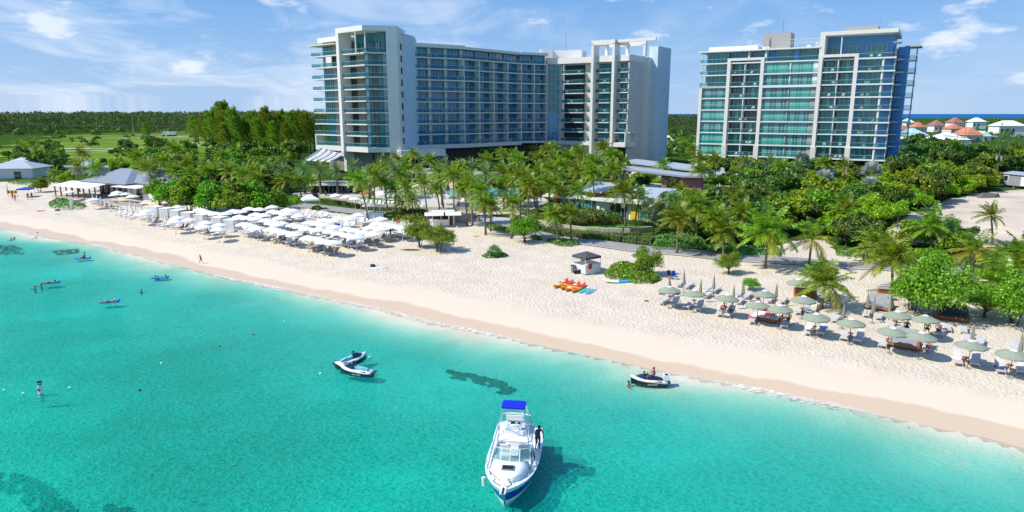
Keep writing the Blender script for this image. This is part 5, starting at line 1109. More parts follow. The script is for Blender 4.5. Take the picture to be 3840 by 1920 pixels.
def hedge(pxs,w,h,label,m=LF_HEDGE,dens=120,leaf=.13,seed=3):
    W=px(pxs); P=[Vector(p) for p in W]; q=[P[0]]
    for a_,b_ in zip(P[:-1],P[1:]):
        k=max(1,int((b_-a_).length/1.0))
        for i in range(1,k+1): q.append(a_.lerp(b_,i/k))
    g=np.random.RandomState(seed); pos=[];nr=[]
    for a_,b_ in zip(q[:-1],q[1:]):
        t=(b_-a_); L_=t.length; t.normalize(); n=Vector((-t.y,t.x)); z0=T(a_.x,a_.y)
        for _ in range(int(dens*L_*(w+2*h)/2)):
            s=g.rand()*L_; c=g.rand()*(w+2*h)
            if c<h: off,zz,nn=-w/2,c,(-n.x,-n.y,0)
            elif c<h+w: off,zz,nn=c-h-w/2,h,(0,0,1)
            else: off,zz,nn=w/2,c-h-w,(n.x,n.y,0)
            x=a_+t*s+n*(off+g.normal(0,.05)); pos.append((x.x,x.y,z0+zz+g.normal(0,.05))); nr.append(nn)
    V,Fc=leaves(np.array(pos),np.array(nr),leaf,1.2,seed,.5); b=MB()
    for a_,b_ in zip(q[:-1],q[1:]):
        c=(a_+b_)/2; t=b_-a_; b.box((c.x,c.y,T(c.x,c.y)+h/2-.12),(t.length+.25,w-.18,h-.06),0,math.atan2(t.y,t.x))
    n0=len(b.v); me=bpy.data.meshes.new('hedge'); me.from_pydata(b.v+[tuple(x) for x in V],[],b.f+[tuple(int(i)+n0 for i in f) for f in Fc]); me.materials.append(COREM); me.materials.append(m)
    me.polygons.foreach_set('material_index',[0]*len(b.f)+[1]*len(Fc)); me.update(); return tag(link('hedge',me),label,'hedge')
hedge([(1210,756),(1260,766),(1320,776),(1400,788),(1480,793),(1560,799),(1600,800)],1.3,.8,'long low clipped hedge between the path and the pool terrace wall')
hedge([(1928,828),(1960,842),(2000,858),(2030,864)],1.6,.8,'short hedge on the left of the gap before the curved stone wall',seed=4)
hedge([(2050,866),(2120,882),(2200,893),(2290,902),(2330,905)],2.2,.9,'thick clipped hedge along the path in front of the orange bungalow',seed=5)
hedge([(2350,908),(2400,915),(2450,918)],2.6,1.1,'square clipped hedge right of the wooden arch by the path',seed=6)
hedge([(2100,868),(2200,876),(2300,884),(2400,882)],1.0,.5,'narrow dark hedge behind the curved stone wall',m=LF_GC,seed=7)
leafbed('shrub_mound',px([(2265,1032),(2290,1005),(2340,998),(2400,1010),(2450,1030),(2480,1050),(2440,1066),(2380,1064),(2330,1052),(2280,1045)]),1.15,2600,.26,LF_GRAPE,'low spreading sea grape mound right of the water sports kiosk','bush',seed=11)
leafbed('shrub_mound',px([(183,764),(200,758),(250,754),(300,766),(325,775),(300,785),(240,788),(190,782)]),1.2,1400,.3,LF_GC,'round green shrub in front of the beach restaurant veranda','bush',seed=12)
leafbed('shrub_bed',px([(2435,905),(2470,880),(2560,880),(2640,905),(2655,935),(2560,942),(2450,938)]),1.7,4200,.20,LF_GC,'dense bright green shrub bed beside the path below the fan palms','bush',seed=13)
leafbed('creeper_patch',px([(2045,903),(2090,896),(2140,905),(2182,918),(2140,927),(2085,922)]),.45,1500,.2,LF_GC,'dark green creeper patch round two palm trunks at the path edge','ground cover',seed=14)
leafbed('creeper_patch',px([(1812,848),(1850,842),(1900,858),(1930,876),(1880,872),(1830,860)]),.45,1200,.2,LF_GC,'creeper patch along the stone path behind the twin palms','ground cover',seed=15)
leafbed('creeper_patch',px([(1805,962),(1830,950),(1880,948),(1908,960),(1870,968),(1825,968)]),.4,700,.22,LF_GC,'small creeper patch round a young palm on open sand','ground cover',seed=16)
leafbed('creeper_patch',px([(1990,890),(2010,884),(2034,895),(2030,903),(2000,900)]),.4,500,.2,LF_GC,'little creeper patch beside the mushroom shaped tree','ground cover',seed=17)
leafbed('shrub_bed',px([(1430,815),(1470,800),(1560,812),(1610,830),(1560,835),(1470,830)]),1.0,1900,.26,LF_GRAPE,'low green shrubs under the palms behind the white parasols','bush',seed=18)
leafbed('shrub_bed',px([(960,760),(1000,735),(1090,740),(1140,748),(1130,768),(1010,782)]),1.2,3000,.26,LF_GRAPE,'green shrubs left of the white peaked tent','bush',seed=19)
leafbed('shrub_bed',px([(1165,785),(1200,778),(1212,786),(1190,792)]),.9,500,.2,LF_GC,'small bright shrub under the white peaked tent','bush',seed=20)
leafbed('shrub_bed',px([(1535,838),(1600,828),(1600,800),(1560,800),(1540,812)]),1.6,1300,.26,LF_DARK,'dark shrubs at the left side of the beach bar','bush',seed=21)
leafbed('yellow_croton',px([(2185,826),(2215,818),(2260,822),(2240,836),(2200,836)]),1.4,900,.26,LF_YEL,'yellow orange croton bushes in the garden of the orange bungalow','bush',seed=22)
leafbed('yellow_croton',px([(2283,838),(2300,832),(2318,838),(2300,842)]),1.0,350,.24,LF_YEL,'small yellow croton left of the yellow bungalow door','bush',seed=23)
leafbed('garden_shrubs',px([(2140,835),(2160,800),(2330,810),(2335,842),(2240,842)]),1.6,3200,.24,LF_DARK,'dark planting bed in front of the white bungalow windows','bush',seed=24)
leafbed('garden_shrubs',px([(1925,830),(1935,808),(2000,800),(2140,830),(2120,858),(2000,845)]),1.0,2600,.22,LF_MID,'mixed shrubs behind the curved stone wall','bush',seed=25)
leafbed('yellow_croton',px([(1345,735),(1375,722),(1400,720),(1400,735),(1370,742)]),1.5,600,.26,LF_YEL,'yellow flowering bush at the end of the cabana row','bush',seed=26)
leafbed('creeper_strip',px([(2650,925),(2740,915),(2840,935),(2930,935),(2930,962),(2800,958),(2660,948)]),.45,4000,.22,LF_GC,'green creeper strip between the path and the thicket, left of the sandy track','ground cover',seed=27)
leafbed('creeper_strip',px([(3130,935),(3300,935),(3450,960),(3560,985),(3560,1005),(3400,990),(3140,960)]),.5,3600,.22,LF_GC,'green creeper strip behind the path, right of the sandy track','ground cover',seed=28)
leafbed('creeper_strip',px([(3560,985),(3600,960),(3840,985),(3840,1020),(3700,1022),(3580,1010)]),.5,2200,.22,LF_GC,'rough green verge behind the path at the far right','ground cover',seed=29)
leafbed('creeper_strip',px([(25,688),(90,680),(190,682),(190,692),(60,694)]),.6,1200,.26,LF_GC,'green strip of shrubs in front of the white cottage','ground cover',seed=30)
LAWN=mat('mown_lawn',(.09,.27,.015),.9,.15,1.5)
sheet('lawn',[(1130,742),(1260,735),(1420,745),(1600,775),(1600,792),(1400,780),(1290,763),(1200,750)],LAWN,.10)
sheet('lawn',[(2200,850),(2340,842),(2430,845),(2440,865),(2330,872),(2180,866)],LAWN,.06)
sheet('lawn',[(1960,630),(2020,622),(2070,635),(1990,645)],LAWN,.08)

fill([(3400,700),(3560,672),(3740,668),(3735,712),(3600,732),(3500,765),(3430,790)],30,['lime','lime','broad'],.8,1.15,2.8,31)
fill([(3560,600),(3900,605),(3950,660),(3760,664),(3600,645)],34,['lime','broad','dark'],.9,1.25,3.6,32)
fill([(3340,580),(3560,580),(3600,620),(3380,630)],24,['dark'],.95,1.25,4.0,33)
fill([(2500,885),(2480,820),(2640,760),(2900,740),(3060,780),(3060,880),(2850,925),(2620,925)],26,['lime','broad','dark'],.55,.85,2.2,34)

g=random.Random(41)
for i in range(40):
    u_=g.uniform(3380,3860); v_=g.uniform(492,560); bush(at(u_,v_),g.uniform(1.4,2.6),'round garden tree by the far houses',g.choice([0,1,2]),group='garden trees',cat='tree')

# gardens round the pool
fill([(1560,730),(1800,730),(1960,745),(1940,800),(1820,808),(1600,796)],10,['coco','areca','coco'],.55,.8,4.0,51,pl=(4,7))
fill([(1450,700),(1560,735),(1500,760),(1420,740)],5,['coco','coco'],.6,.8,3.5,52,pl=(5,7.5))
fill([(1830,660),(2060,650),(2060,760),(1960,790),(1850,700)],16,['coco','lime','coco'],.6,.8,3.6,53,pl=(5,8))
fill([(1420,655),(1560,660),(1560,690),(1440,700)],9,['date','coco','lime'],.6,.85,4.0,54,pl=(4,6))

fill([(60,590),(240,600),(260,650),(150,650),(120,610)],14,['broad','coco','dark'],.6,.85,3.4,61,pl=(5,7))
# ------------------------------------------------------------------ beach furniture
PHI=R(58)
def open_umb(r,ht,mt,vent=None,tilt=0):
    b=MB(); n=8; z0=ht-.46
    # canopy: eight panels with sagging hems
    vs=[(0,0,ht)]; 
    for ring,(rf,zf) in enumerate(((.5,.40),(1.0,1.0))):
        for i in range(16):
            a=math.pi*i/8; k=1.0 if i%2==0 else (.955 if ring else .985); vs.append((r*rf*k*math.cos(a),r*rf*k*math.sin(a),ht-.46*zf-(0 if i%2==0 else -.03*ring)))
    fs=[(0,1+i,1+(i+1)%16) for i in range(16)]+[(1+i,17+i,17+(i+1)%16,1+(i+1)%16) for i in range(16)]
    b.add(vs,fs,0)
    hv=[v_ for v_ in vs[17:]]; b.add(hv+[(x*1.01,y*1.01,z-.13) for x,y,z in hv],[(i,16+i,16+(i+1)%16,(i+1)%16) for i in range(16)],0)
    can=b.mesh('canopy',mt)
    p=MB(); p.tube([(0,0,0),(0,0,ht-.02)],.028,0,8); 
    for i in range(8):
        a=math.pi*i/4; p.bar((0,0,ht-.08),(r*.97*math.cos(a),r*.97*math.sin(a),ht-.50),.02); p.bar((0,0,ht-.75),(r*.5*math.cos(a),r*.5*math.sin(a),ht-.26),.016)
    v_=None
    if vent: q_=MB(); q_.cone((0,0),.30,ht-.06,ht+.06,8,0,.05); v_=q_.mesh('vent',vent)
    return can,p,v_
def closed_umb(ht,mt):
    b=MB(); rr_=[.05,.10,.13,.17,.20,.17]; zs=[ht,ht-.25,ht-.6,ht-.95,ht-1.3,ht-1.45]
    n=10; vs=[]
    for k,(r,z) in enumerate(zip(rr_,zs)):
        for i in range(n): a=2*math.pi*i/n; q_=r*(1 if i%2 else .72); vs.append((q_*math.cos(a),q_*math.sin(a),z))
    fs=[(k*n+i,k*n+(i+1)%n,(k+1)*n+(i+1)%n,(k+1)*n+i) for k in range(5) for i in range(n)]
    b.add(vs,fs,0); return b.mesh('folded_canopy',mt)
WC_,WP_,_=open_umb(1.34,2.55,CANV); WPM=WP_.mesh('pole',W_)
SC_,SP_,SV_=open_umb(1.24,2.45,SAGE,CANV); SPM=SP_.mesh('pole',DKWOOD)
CWH=closed_umb(2.45,CANV); CSG=closed_umb(2.5,SAGEC)
p_=MB(); p_.tube([(0,0,0),(0,0,2.55)],.028,0,8); CPW=p_.mesh('pole',W_); p_=MB(); p_.tube([(0,0,0),(0,0,2.75)],.028,0,8); CPS=p_.mesh('pole',DKWOOD)
p_=MB(); p_.tube([(0,0,0),(0,0,.07)],.26,0,12); BASEM=p_.mesh('base',TANK)
def umb(kind,u_,v_,words=None,label=None,h=2.5,p=None):
    p=at(u_,v_,h) if p is None else p
    nm={'wo':'beach_umbrella','so':'beach_umbrella','wc':'folded_umbrella','scl':'folded_umbrella'}[kind]
    gr={'wo':'open white beach umbrellas','so':'open sage green beach umbrellas','wc':'folded white umbrellas','scl':'folded sage umbrellas'}[kind]
    o=empty(nm,p,rnd.uniform(0,.7),label,'umbrella',gr); o.rotation_euler=(rnd.uniform(-.05,.05),rnd.uniform(-.05,.05),rnd.uniform(0,.7))
    if kind=='wo': link('canopy',WC_,o); link('pole',WPM,o)
    elif kind=='so': link('canopy',SC_,o); link('pole',SPM,o); link('vent',SV_,o)
    elif kind=='wc': link('folded_canopy',CWH,o); link('pole',CPW,o)
    else: link('folded_canopy',CSG,o); link('pole',CPS,o)
    link('base',BASEM,o)
    if not label: AUTO.append((o,words or {'wo':'open white umbrella','so':'open sage umbrella','wc':'folded white umbrella','scl':'folded sage umbrella'}[kind]))
    return p
Z1=lambda x,y:(400+x/4,700+y/4); Z2=lambda x,y:(1000+x/4,700+y/4); Z5=lambda x,y:(2380+x/4,980+y/4)
R4=lambda x,y:(2950+x/4.293,1020+y/4.293); R5=lambda x,y:(3300+x/3.389,1060+y/3.389)
W1=[(1058,440),(1020,498),(1236,466),(1485,508),(1445,568),(1692,546),(1670,610),(602,338),(540,384),(1060,278),(1391,318),(1450,342),(1530,362),(1635,378),(1768,380),(2010,350),(1893,340),(2130,304),(2284,312),(2480,280),(2490,348),(2232,388),(2355,398),(1985,422),(2095,440),(2237,450),(2395,475),(2050,536),(2150,556),(2255,588),(2470,510),(2460,608),(2560,535)]
W2=[(85,278),(90,350),(175,360),(305,322),(395,332),(290,378),(195,440),(480,408),(90,508),(225,522),(395,546),(505,570),(85,608),(165,628),(290,660),(415,678),(595,598),(765,612),(640,506),(755,526),(865,472),(860,546),(1000,482),(1085,440),(1235,448),(1370,396),(1010,574),(950,640),(1200,602),(1310,628),(1085,672),(1215,694),(1345,722),(1450,652),(1610,672),(1560,578),(1715,602),(1655,524),(1790,540),(1910,560),(1710,452),(2030,585),(2345,534),(620,732),(735,752),(850,784),(1000,800)]
for a_ in W1: umb('wo',*Z1(*a_))
for a_ in W2: umb('wo',*Z2(*a_))
for a_ in [(192,262),(298,275),(345,215),(392,300),(420,245),(513,265),(622,278),(725,350),(690,408),(880,395),(850,450)]: umb('wc',*Z1(*a_),h=2.45)
for a_ in [(708,368),(1130,500),(1350,455),(1478,410),(1605,425),(1905,475),(2035,490),(1240,500),(45,420)]: umb('wc',*Z2(*a_),h=2.45)
for a_ in [(1328,140),(1405,165),(1505,155),(1617,165),(1760,175)]: umb('wc',*Z2(*a_),h=2.45,words='folded pool lawn umbrella')
for a_ in [(645,500),(680,508),(845,482),(885,500),(1200,480),(975,470),(1010,510)]: pass
for u_,v_,w_ in [(270,766,0),(263,772,0),(345,752,0),(362,756,0),(375,764,0),(390,772,0),(410,776,0)]: umb('wc',u_,v_-26,h=2.45,words='folded picnic umbrella')
for u_,v_ in [(438,716),(470,722),(496,730),(262,714),(350,742),(430,725)]: umb('wo',u_,v_,words='open restaurant umbrella')
for u_,v_ in [(1555,684),(1575,690),(1587,675),(1621,686),(1648,676),(1680,672),(1425,714),(1432,722),(1260,726),(1300,732),(1330,738),(1893,650),(1912,660),(1935,655),(2020,642),(2080,650),(1990,745),(1700,735),(1740,742),(1770,738)]: umb('wo',u_,v_,words='open white terrace umbrella')
SO=[Z5(527,370),Z5(905,424),Z5(1378,490),Z5(1862,596),Z5(2192,645),Z5(1943,430),Z5(2535,508),R4(485,648),R4(1055,745),R4(1700,878),R4(2170,958),R4(1800,620),R4(2250,692),R4(200,100),R5(1160,728),R5(1700,838)]
for a_ in SO: umb('so',*a_)
for a_ in [Z5(543,190),Z5(757,130),Z5(990,265),Z5(1200,200),Z5(1490,360),Z5(1645,258),Z5(2135,325),R4(925,480),R4(1330,320),R4(1420,400),R4(1680,400),R5(1213,500),R5(1825,630)]: umb('scl',*a_,h=2.72)
# loungers
def lounger_meshes(raised,fm,cm_,nm):
    b=MB(); L_,Wd=2.0,.68
    for y in (-Wd/2,Wd/2): b.bar((0,y,.30),(L_,y,.30),.05)
    for x_ in (0,1.25,L_): b.bar((x_,-Wd/2,.30),(x_,Wd/2,.30),.05)
    for x_ in (.12,L_-.15):
        for y in (-Wd/2,Wd/2): b.bar((x_,y,0),(x_,y,.3),.055)
    f_=b.mesh('frame',fm); b=MB(); t=.10
    if raised:
        a=R(raised); b.b2(-.02,1.22,-Wd/2+.03,Wd/2-.03,.33,.33+t,0); c,s=math.cos(a),math.sin(a)
        b.box((1.22+.42*c-.05*s,0,.34+.42*s+.05*c),(.84,Wd-.06,t),0,0,0,-a)
        b.bar((1.22+.7*c,-.25,.32+.7*s),(1.9,-.25,.3),.035,0); b.bar((1.22+.7*c,.25,.32+.7*s),(1.9,.25,.3),.035,0)
    else: b.b2(-.02,L_,-Wd/2+.03,Wd/2-.03,.33,.33+t,0)
    return f_,b.mesh('mattress',cm_)
LG={'w':lounger_meshes(52,W_,CUSHW,'w'),'wf':lounger_meshes(0,W_,CUSHW,'wf'),'t':lounger_meshes(50,W_,TAUPE,'t'),'s':lounger_meshes(0,W_,CUSH,'s'),'sr':lounger_meshes(45,W_,CUSH,'sr')}
def lounger(kind,p,words=None,label=None,rz=None,towel=None):
    o=empty('sun_lounger',p,0,label,'sun lounger','white loungers among the white umbrellas' if kind in('w','wf','t') else 'cushioned loungers under the sage umbrellas')
    a=(PHI+rnd.uniform(-.12,.12)) if rz is None else rz; d=Vector((math.cos(a),math.sin(a),0)); o.location=Vector(p)-d; o.rotation_euler=(0,0,a); o.location.z=T(p[0],p[1])
    link('frame',LG[kind][0],o); link('mattress',LG[kind][1],o)
    if not label: AUTO.append((o,words or {'w':'raised white lounger','wf':'flat white lounger','t':'raised taupe lounger','s':'flat cushioned lounger','sr':'raised cushioned lounger'}[kind]))
    return o
def lrow(a,b,n,kinds,rz=None,words=None):
    for i in range(n):
        t=(i+.5)/n; u_=a[0]+(b[0]-a[0])*t; v_=a[1]+(b[1]-a[1])*t; p=at(u_,v_,.35); lounger(kinds[i%len(kinds)],p,rz=rz,words=words)
lrow(Z1(140,395),Z1(430,460),4,['w']); lrow(Z1(520,460),Z1(760,520),4,['w','t']); lrow(Z1(800,560),Z1(1280,625),7,['w','w','t']); lrow(Z1(1400,665),Z1(1760,715),5,['t','w']); lrow(Z1(2030,650),Z1(2330,735),6,['w'])
lrow(Z2(20,750),Z2(500,850),9,['w','t','w']); lrow(Z2(660,880),Z2(860,930),5,['t']); lrow(Z2(880,960),Z2(1050,985),3,['t','t','t']); lrow(Z2(1120,840),Z2(1420,890),6,['t','w','w']); lrow(Z2(1480,790),Z2(1680,850),4,['t','t']); lrow(Z2(1700,760),Z2(1900,790),3,['t','w']); lrow(Z2(1950,700),Z2(2150,740),4,['w'])
lrow(Z2(560,700),Z2(900,750),6,['t','w']); lrow(Z2(930,760),Z2(1200,800),5,['w','t']); lrow(Z2(240,490),Z2(400,500),3,['w']); lrow(Z2(520,380),Z2(900,450),8,['wf','w']); lrow(Z2(900,430),Z2(1080,450),3,['wf']); lrow(Z2(1150,570),Z2(1300,590),3,['w']); lrow(Z2(1380,520),Z2(1560,560),3,['w']); lrow(Z1(2030,530),Z1(2480,560),8,['t','wf'])
lrow(Z1(1580,440),Z1(1680,450),3,['t']); lrow(Z1(2080,380),Z1(2200,400),3,['w']); lrow(Z2(540,450),Z2(640,480),2,['w']); lrow(Z2(20,590),Z2(320,640),6,['w','t']); lrow(Z1(2380,620),Z1(2560,660),3,['w']); lrow(Z1(700,400),Z1(790,425),2,['wf'])
lrow(Z2(1390,240),Z2(2350,300),15,['w'],rz=R(70),words='white pool lawn lounger'); lrow(Z2(1010,190),Z2(1200,215),5,['t'],rz=R(70),words='taupe pool lawn lounger'); lrow((1255,712),(1320,716),4,['w'],rz=R(80),words='white lounger below a pool cabana'); lrow((1700,770),(1800,775),6,['w'],rz=R(100),words='white lounger beside the pool')
for a_,k_ in [(Z5(440,582),'s'),(Z5(600,618),'sr'),(Z5(818,648),'s'),(Z5(972,678),'sr'),(Z5(680,322),'s'),(Z5(812,350),'s'),(Z5(400,425),'s'),(Z5(570,468),'s'),(Z5(1110,398),'s'),(Z5(1215,415),'s'),(Z5(1090,495),'s'),(Z5(1285,750),'sr'),(Z5(1430,770),'sr'),(Z5(1570,468),'s'),(Z5(1700,498),'s'),(Z5(1580,582),'s'),(Z5(2040,558),'s'),(Z5(2230,568),'s'),(Z5(1765,858),'s'),(Z5(2260,928),'s'),
  (R4(190,610),'s'),(R4(330,535),'s'),(R4(350,930),'sr'),(R4(570,935),'sr'),(R4(790,735),'s'),(R4(950,1018),'s'),(R4(1170,1055),'sr'),(R4(1290,655),'s'),(R4(1500,695),'s'),(R4(1570,1130),'s'),(R4(1670,835),'s'),(R4(1900,915),'s'),(R4(2260,1190),'sr'),(R4(430,580),'sr'),
  (R5(760,615),'sr'),(R5(850,560),'s'),(R5(1060,585),'s'),(R5(1100,695),'s'),(R5(1275,745),'s'),(R5(980,970),'sr'),(R5(1215,985),'sr'),(R5(1520,1070),'sr'),(R5(1790,1080),'sr'),(R5(1700,800),'s')]:
    lounger(k_,at(a_[0],a_[1],.35))
# side tables
b=MB(); b.tube([(0,0,.42),(0,0,.47)],.26,0,12); TT=b.mesh('table_top',WOOD); b=MB(); [b.bar((.18*math.cos(a),.18*math.sin(a),0),(.1*math.cos(a),.1*math.sin(a),.42),.04) for a in (0,1.57,3.14,4.71)]; TL=b.mesh('legs',WOOD)
for a_ in [Z5(535,575),Z5(890,640),Z5(1365,745),Z5(2170,905),R4(250,650),R4(430,945),R4(1025,1055),R4(1400,640),R4(1635,1160),R4(885,730),R5(1080,1010),R5(1640,1110),R5(1180,715),R5(500,830),R5(185,540)]:
    o=empty('side_table',at(*a_),0,None,'side table','teak side tables between loungers'); link('table_top',TT,o); link('legs',TL,o); AUTO.append((o,'small round teak side table'))
# towels lying on loungers
def towel(a_,m_,label,w_=.6,l_=.9,h=.46):
    b=MB(); n=6; vs=[];fs=[]
    for i in range(n+1):
        for j in range(n+1): vs.append(((i/n-.5)*l_,(j/n-.5)*w_*(1.1-.2*math.sin(i)),.03*math.sin(i*2.1+j*1.7)))
    fs=[(i*(n+1)+j,(i+1)*(n+1)+j,(i+1)*(n+1)+j+1,i*(n+1)+j+1) for i in range(n) for j in range(n)]
    b.add(vs,fs,0); b.add([(x,y,z-.03) for x,y,z in vs],[f[::-1] for f in fs],0); p=at(a_[0],a_[1],h); o=b.build('towel',m_,None,True,(p.x,p.y,p.z+h),(0,0,PHI)); tag(o,label,'towel','towels on the loungers'); return o
towel(R4(350,900),CANV,'white towel draped over a raised cushioned lounger',h=.7); towel(R4(590,890),CL['blue'] if 0 else mat('pale_blue_towel',(.45,.52,.75),.9),'pale blue towel hanging over a raised lounger back',h=.75); towel(R4(320,600),mat('blue_towel',(.20,.28,.62),.9),'blue towel on a lounger in palm shade',.6,.8,.5)
towel(R5(970,960),CANV,'white towel folded across the foot of a lounger near the right edge'); towel(R5(1200,1000),CANV,'white towel with a yellow cloth on a lounger near the right edge'); towel(R5(1520,1080),CL['navy'],'navy patterned towel bunched on the rightmost lounger pair'); towel(Z5(1760,830),CL['pink'],'pink towel piled on the lounger left of the teak daybed'); towel(Z5(1790,815),CL['white'],'white towel on the lounger left of the teak daybed')
# daybeds
def daybed(a_,cover,label,w_=2.6,l_=2.2,back=True,rz=None):
    p=at(*a_); o=empty('daybed',p,(PHI-R(90)-.06) if rz is None else rz,label,'daybed','double daybeds'); b=MB(); b.b2(-w_/2,w_/2,-l_/2,l_/2,.12,.42,0); [b.b2(x_-.08,x_+.08,y-.08,y+.08,0,.12,0) for x_ in (-w_/2+.15,w_/2-.15) for y in (-l_/2+.15,l_/2-.15)]
    b.build('frame',WOOD,o)
    if cover:
        b=MB(); vs=[];fs=[]; n=8
        for i in range(n+1):
            for j in range(n+1):
                x_=(i/n-.5)*(w_+.1); y=(j/n-.5)*(l_+.1); z=.50+(.95 if j>=7 else (.5 if j==6 else 0))*(1) +.03*math.sin(i*2.3+j*1.9); 
                if i in(0,n) or j in (0,n): z=.25
                vs.append((x_,y,z))
        fs=[(i*(n+1)+j,(i+1)*(n+1)+j,(i+1)*(n+1)+j+1,i*(n+1)+j+1) for i in range(n) for j in range(n)]; b.add(vs,fs,0); b.build('grey_cover',cover,o)
    else:
        b=MB(); b.b2(-w_/2,w_/2,l_/2-.1,l_/2,.42,1.1,0); b.build('headboard',mat('red_brown_wood',(.30,.05,.02),.5,.15),o)
        for x0_,x1_ in ((-w_/2+.08,-.05),(.05,w_/2-.08)): b=MB(); b.b2(x0_,x1_,-l_/2+.1,l_/2-.15,.42,.56,0); b.build('mattress',CUSHW,o)
        b=MB(); b.b2(-.25,.45,-.3,.5,.56,.62,0); b.build('cushion',CL['red'],o)
    return o
GCOV=mat('grey_tarpaulin_cover',(.34,.34,.34),.8,.08); DCOV=mat('dark_cover',(.07,.075,.08),.8,.1)
daybed(Z5(1985,872),None,'red teak double daybed with a headboard and white mattresses'); daybed(R4(1480,580),GCOV,'covered grey daybed behind folded sage umbrellas'); daybed(R4(1880,1180),GCOV,'grey covered daybed with teak base nearest the sea',2.7); daybed(R5(925,460),DCOV,'dark covered daybed in the shade of the sea grape trees',2.6)
# cabanas in a row
b=MB(); b.b2(-1.15,1.15,-1.1,1.1,2.08,2.2,0); CR=b.mesh('roof',CANV)
b=MB(); [b.bar((x_,y,0),(x_,y,2.08),.07) for x_ in (-1.1,1.1) for y in (-1.05,1.05)]; [b.bar((-1.1,y,2.05),(1.1,y,2.05),.06) for y in (-1.05,1.05)]; [b.bar((x_,-1.05,2.05),(x_,1.05,2.05),.06) for x_ in (-1.1,1.1)]; CF=b.mesh('frame',MET)
b=MB()
for i in range(16): z=.2+i*.115; b.b2(-1.06,1.06,-1.07,-1.04,z,z+.085,0); b.b2(1.07,1.10,-1.0,1.0,z,z+.085,0)
CS_=b.mesh('slatted_screen',W_)
for i,a_ in enumerate([(745,298),(905,320),(1065,348),(1240,384),(1430,415),(1690,455),(1885,492)]):
    p=at(*Z1(*a_),2.15); o=empty('cabana',p,PHI-R(90)+.25,None,'cabana','slatted white cabanas'); link('roof',CR,o); link('frame',CF,o); link('slatted_screen',CS_,o)
    o['label']=['first','second','third','fourth','fifth','sixth','last'][i]+' from the left in the row of white slatted cabanas'
# pool cabanas
for i,u_ in enumerate([1196,1228,1262,1310]):
    p=at(u_,722); o=empty('pool_cabana',p,.05,['leftmost','second from left','third from left','rightmost'][i]+' of the curtained grey pool cabanas below the date palms','cabana','pool cabanas')
    b=MB(); b.b2(-1.7,1.7,-1.6,1.6,2.5,2.75,0); b.build('roof',TANK,o); b=MB(); b.add([(-1.6,-1.65,2.5),(1.6,-1.65,2.5),(1.6,-2.3,1.95),(-1.6,-2.3,1.95),(-1.6,-1.65,2.46),(1.6,-1.65,2.46),(1.6,-2.3,1.91),(-1.6,-2.3,1.91)],[(0,1,2,3),(7,6,5,4)],0); b.build('awning',CANV,o)
    b=MB(); b.b2(-1.6,1.6,1.5,1.6,0,2.5,0); b.b2(-1.65,-1.5,-1.5,1.5,0,2.5,0); b.b2(1.5,1.65,-1.5,1.5,0,2.5,0); b.build('curtain_wall',GREYW,o)
# white peaked tent
def tent(name,p,w_,hp,he,m_,label,rz=0,cat='tent'):
    o=empty(name,p,rz,label,cat); b=MB(); s=w_/2; vs=[(-s,-s,he),(s,-s,he),(s,s,he),(-s,s,he),(0,0,hp)]; b.add(vs,[(0,1,4),(1,2,4),(2,3,4),(3,0,4)],0); b.add([(x,y,z-.3) for x,y,z in vs[:4]]+vs[:4],[(0,1,5,4),(1,2,6,5),(2,3,7,6),(3,0,4,7)],0); b.build('canopy',m_,o)
    b=MB(); [b.bar((x_,y,0),(x_,y,he-.05),.06) for x_ in (-s+.05,s-.05) for y in (-s+.05,s-.05)]; b.each('leg',W_,o); return o
tent('peaked_tent',at(1165,786),3.2,3.3,2.3,CANV,'white peaked pop-up tent at the end of the asphalt path',.5)
# kiosk
kp=at(2200,1022); ko=tent('kiosk',kp+Vector((0,.6,0)),2.7,2.75,2.2,mat('charcoal_canvas',(.09,.09,.10),.8),'white slatted kiosk with a charcoal peaked roof on the sand',.62,'kiosk')
b=MB(); 
for i in range(9): z=.06+i*.125; b.b2(-1.3,1.3,-1.35,-1.31,z,z+.10,0); b.b2(1.31,1.35,-1.3,1.3,z,z+.10,0); b.b2(-1.35,-1.31,-1.3,1.3,z,z+.10,0); b.b2(-1.3,1.3,1.31,1.35,z,z+.10,0)
b.b2(-1.29,1.29,-1.30,-1.27,0,1.2,0); b.b2(1.27,1.30,-1.27,1.29,0,1.2,0); b.b2(-1.38,1.38,-1.38,-.9,1.2,1.25,0); b.b2(.9,1.38,-.88,1.38,1.2,1.25,0); b.build('slatted_counter',W_,ko)
RD=CL['red']
for nm_,pos,m_,lab in [('lifebuoy',(1.0,.6,1.7),RD,'red ring buoy hanging inside the charcoal roofed kiosk'),('buoyancy_vest',(-.6,-1.42,.95),RD,'red life vest hung on the front of the slatted kiosk'),('buoyancy_vest',(-.5,.2,1.75),CL['purple'] if 0 else mat('yellow_vest',(.65,.6,.03),.8),'yellow life vest hanging inside the slatted kiosk')]:
    w0=ko.matrix_basis@Vector(pos); b=MB()
    if nm_=='lifebuoy':
        pts=[(.28*math.cos(a*math.pi/6),0,.28*math.sin(a*math.pi/6)) for a in range(13)]; b.tube(pts,.09,0,6)
    else: b.box((0,0,0),(.5,.16,.5)); b.box((-.17,0,.3),(.12,.14,.2)); b.box((.17,0,.3),(.12,.14,.2))
    o=b.build(nm_,m_,None,False,w0,(0,0,.62)); tag(o,lab,'life ring' if nm_=='lifebuoy' else 'life vest')
o=empty('waste_bin',at(2148,1021),0,'tall grey waste bin on the sand left of the kiosk','bin'); b=MB(); b.tube([(0,0,0),(0,0,.9)],[.24,.3],0,14); b.build('body',MET,o); b=MB(); b.tube([(0,0,.9),(0,0,.98)],[.32,.3],0,14); b.build('lid',BLACK,o)
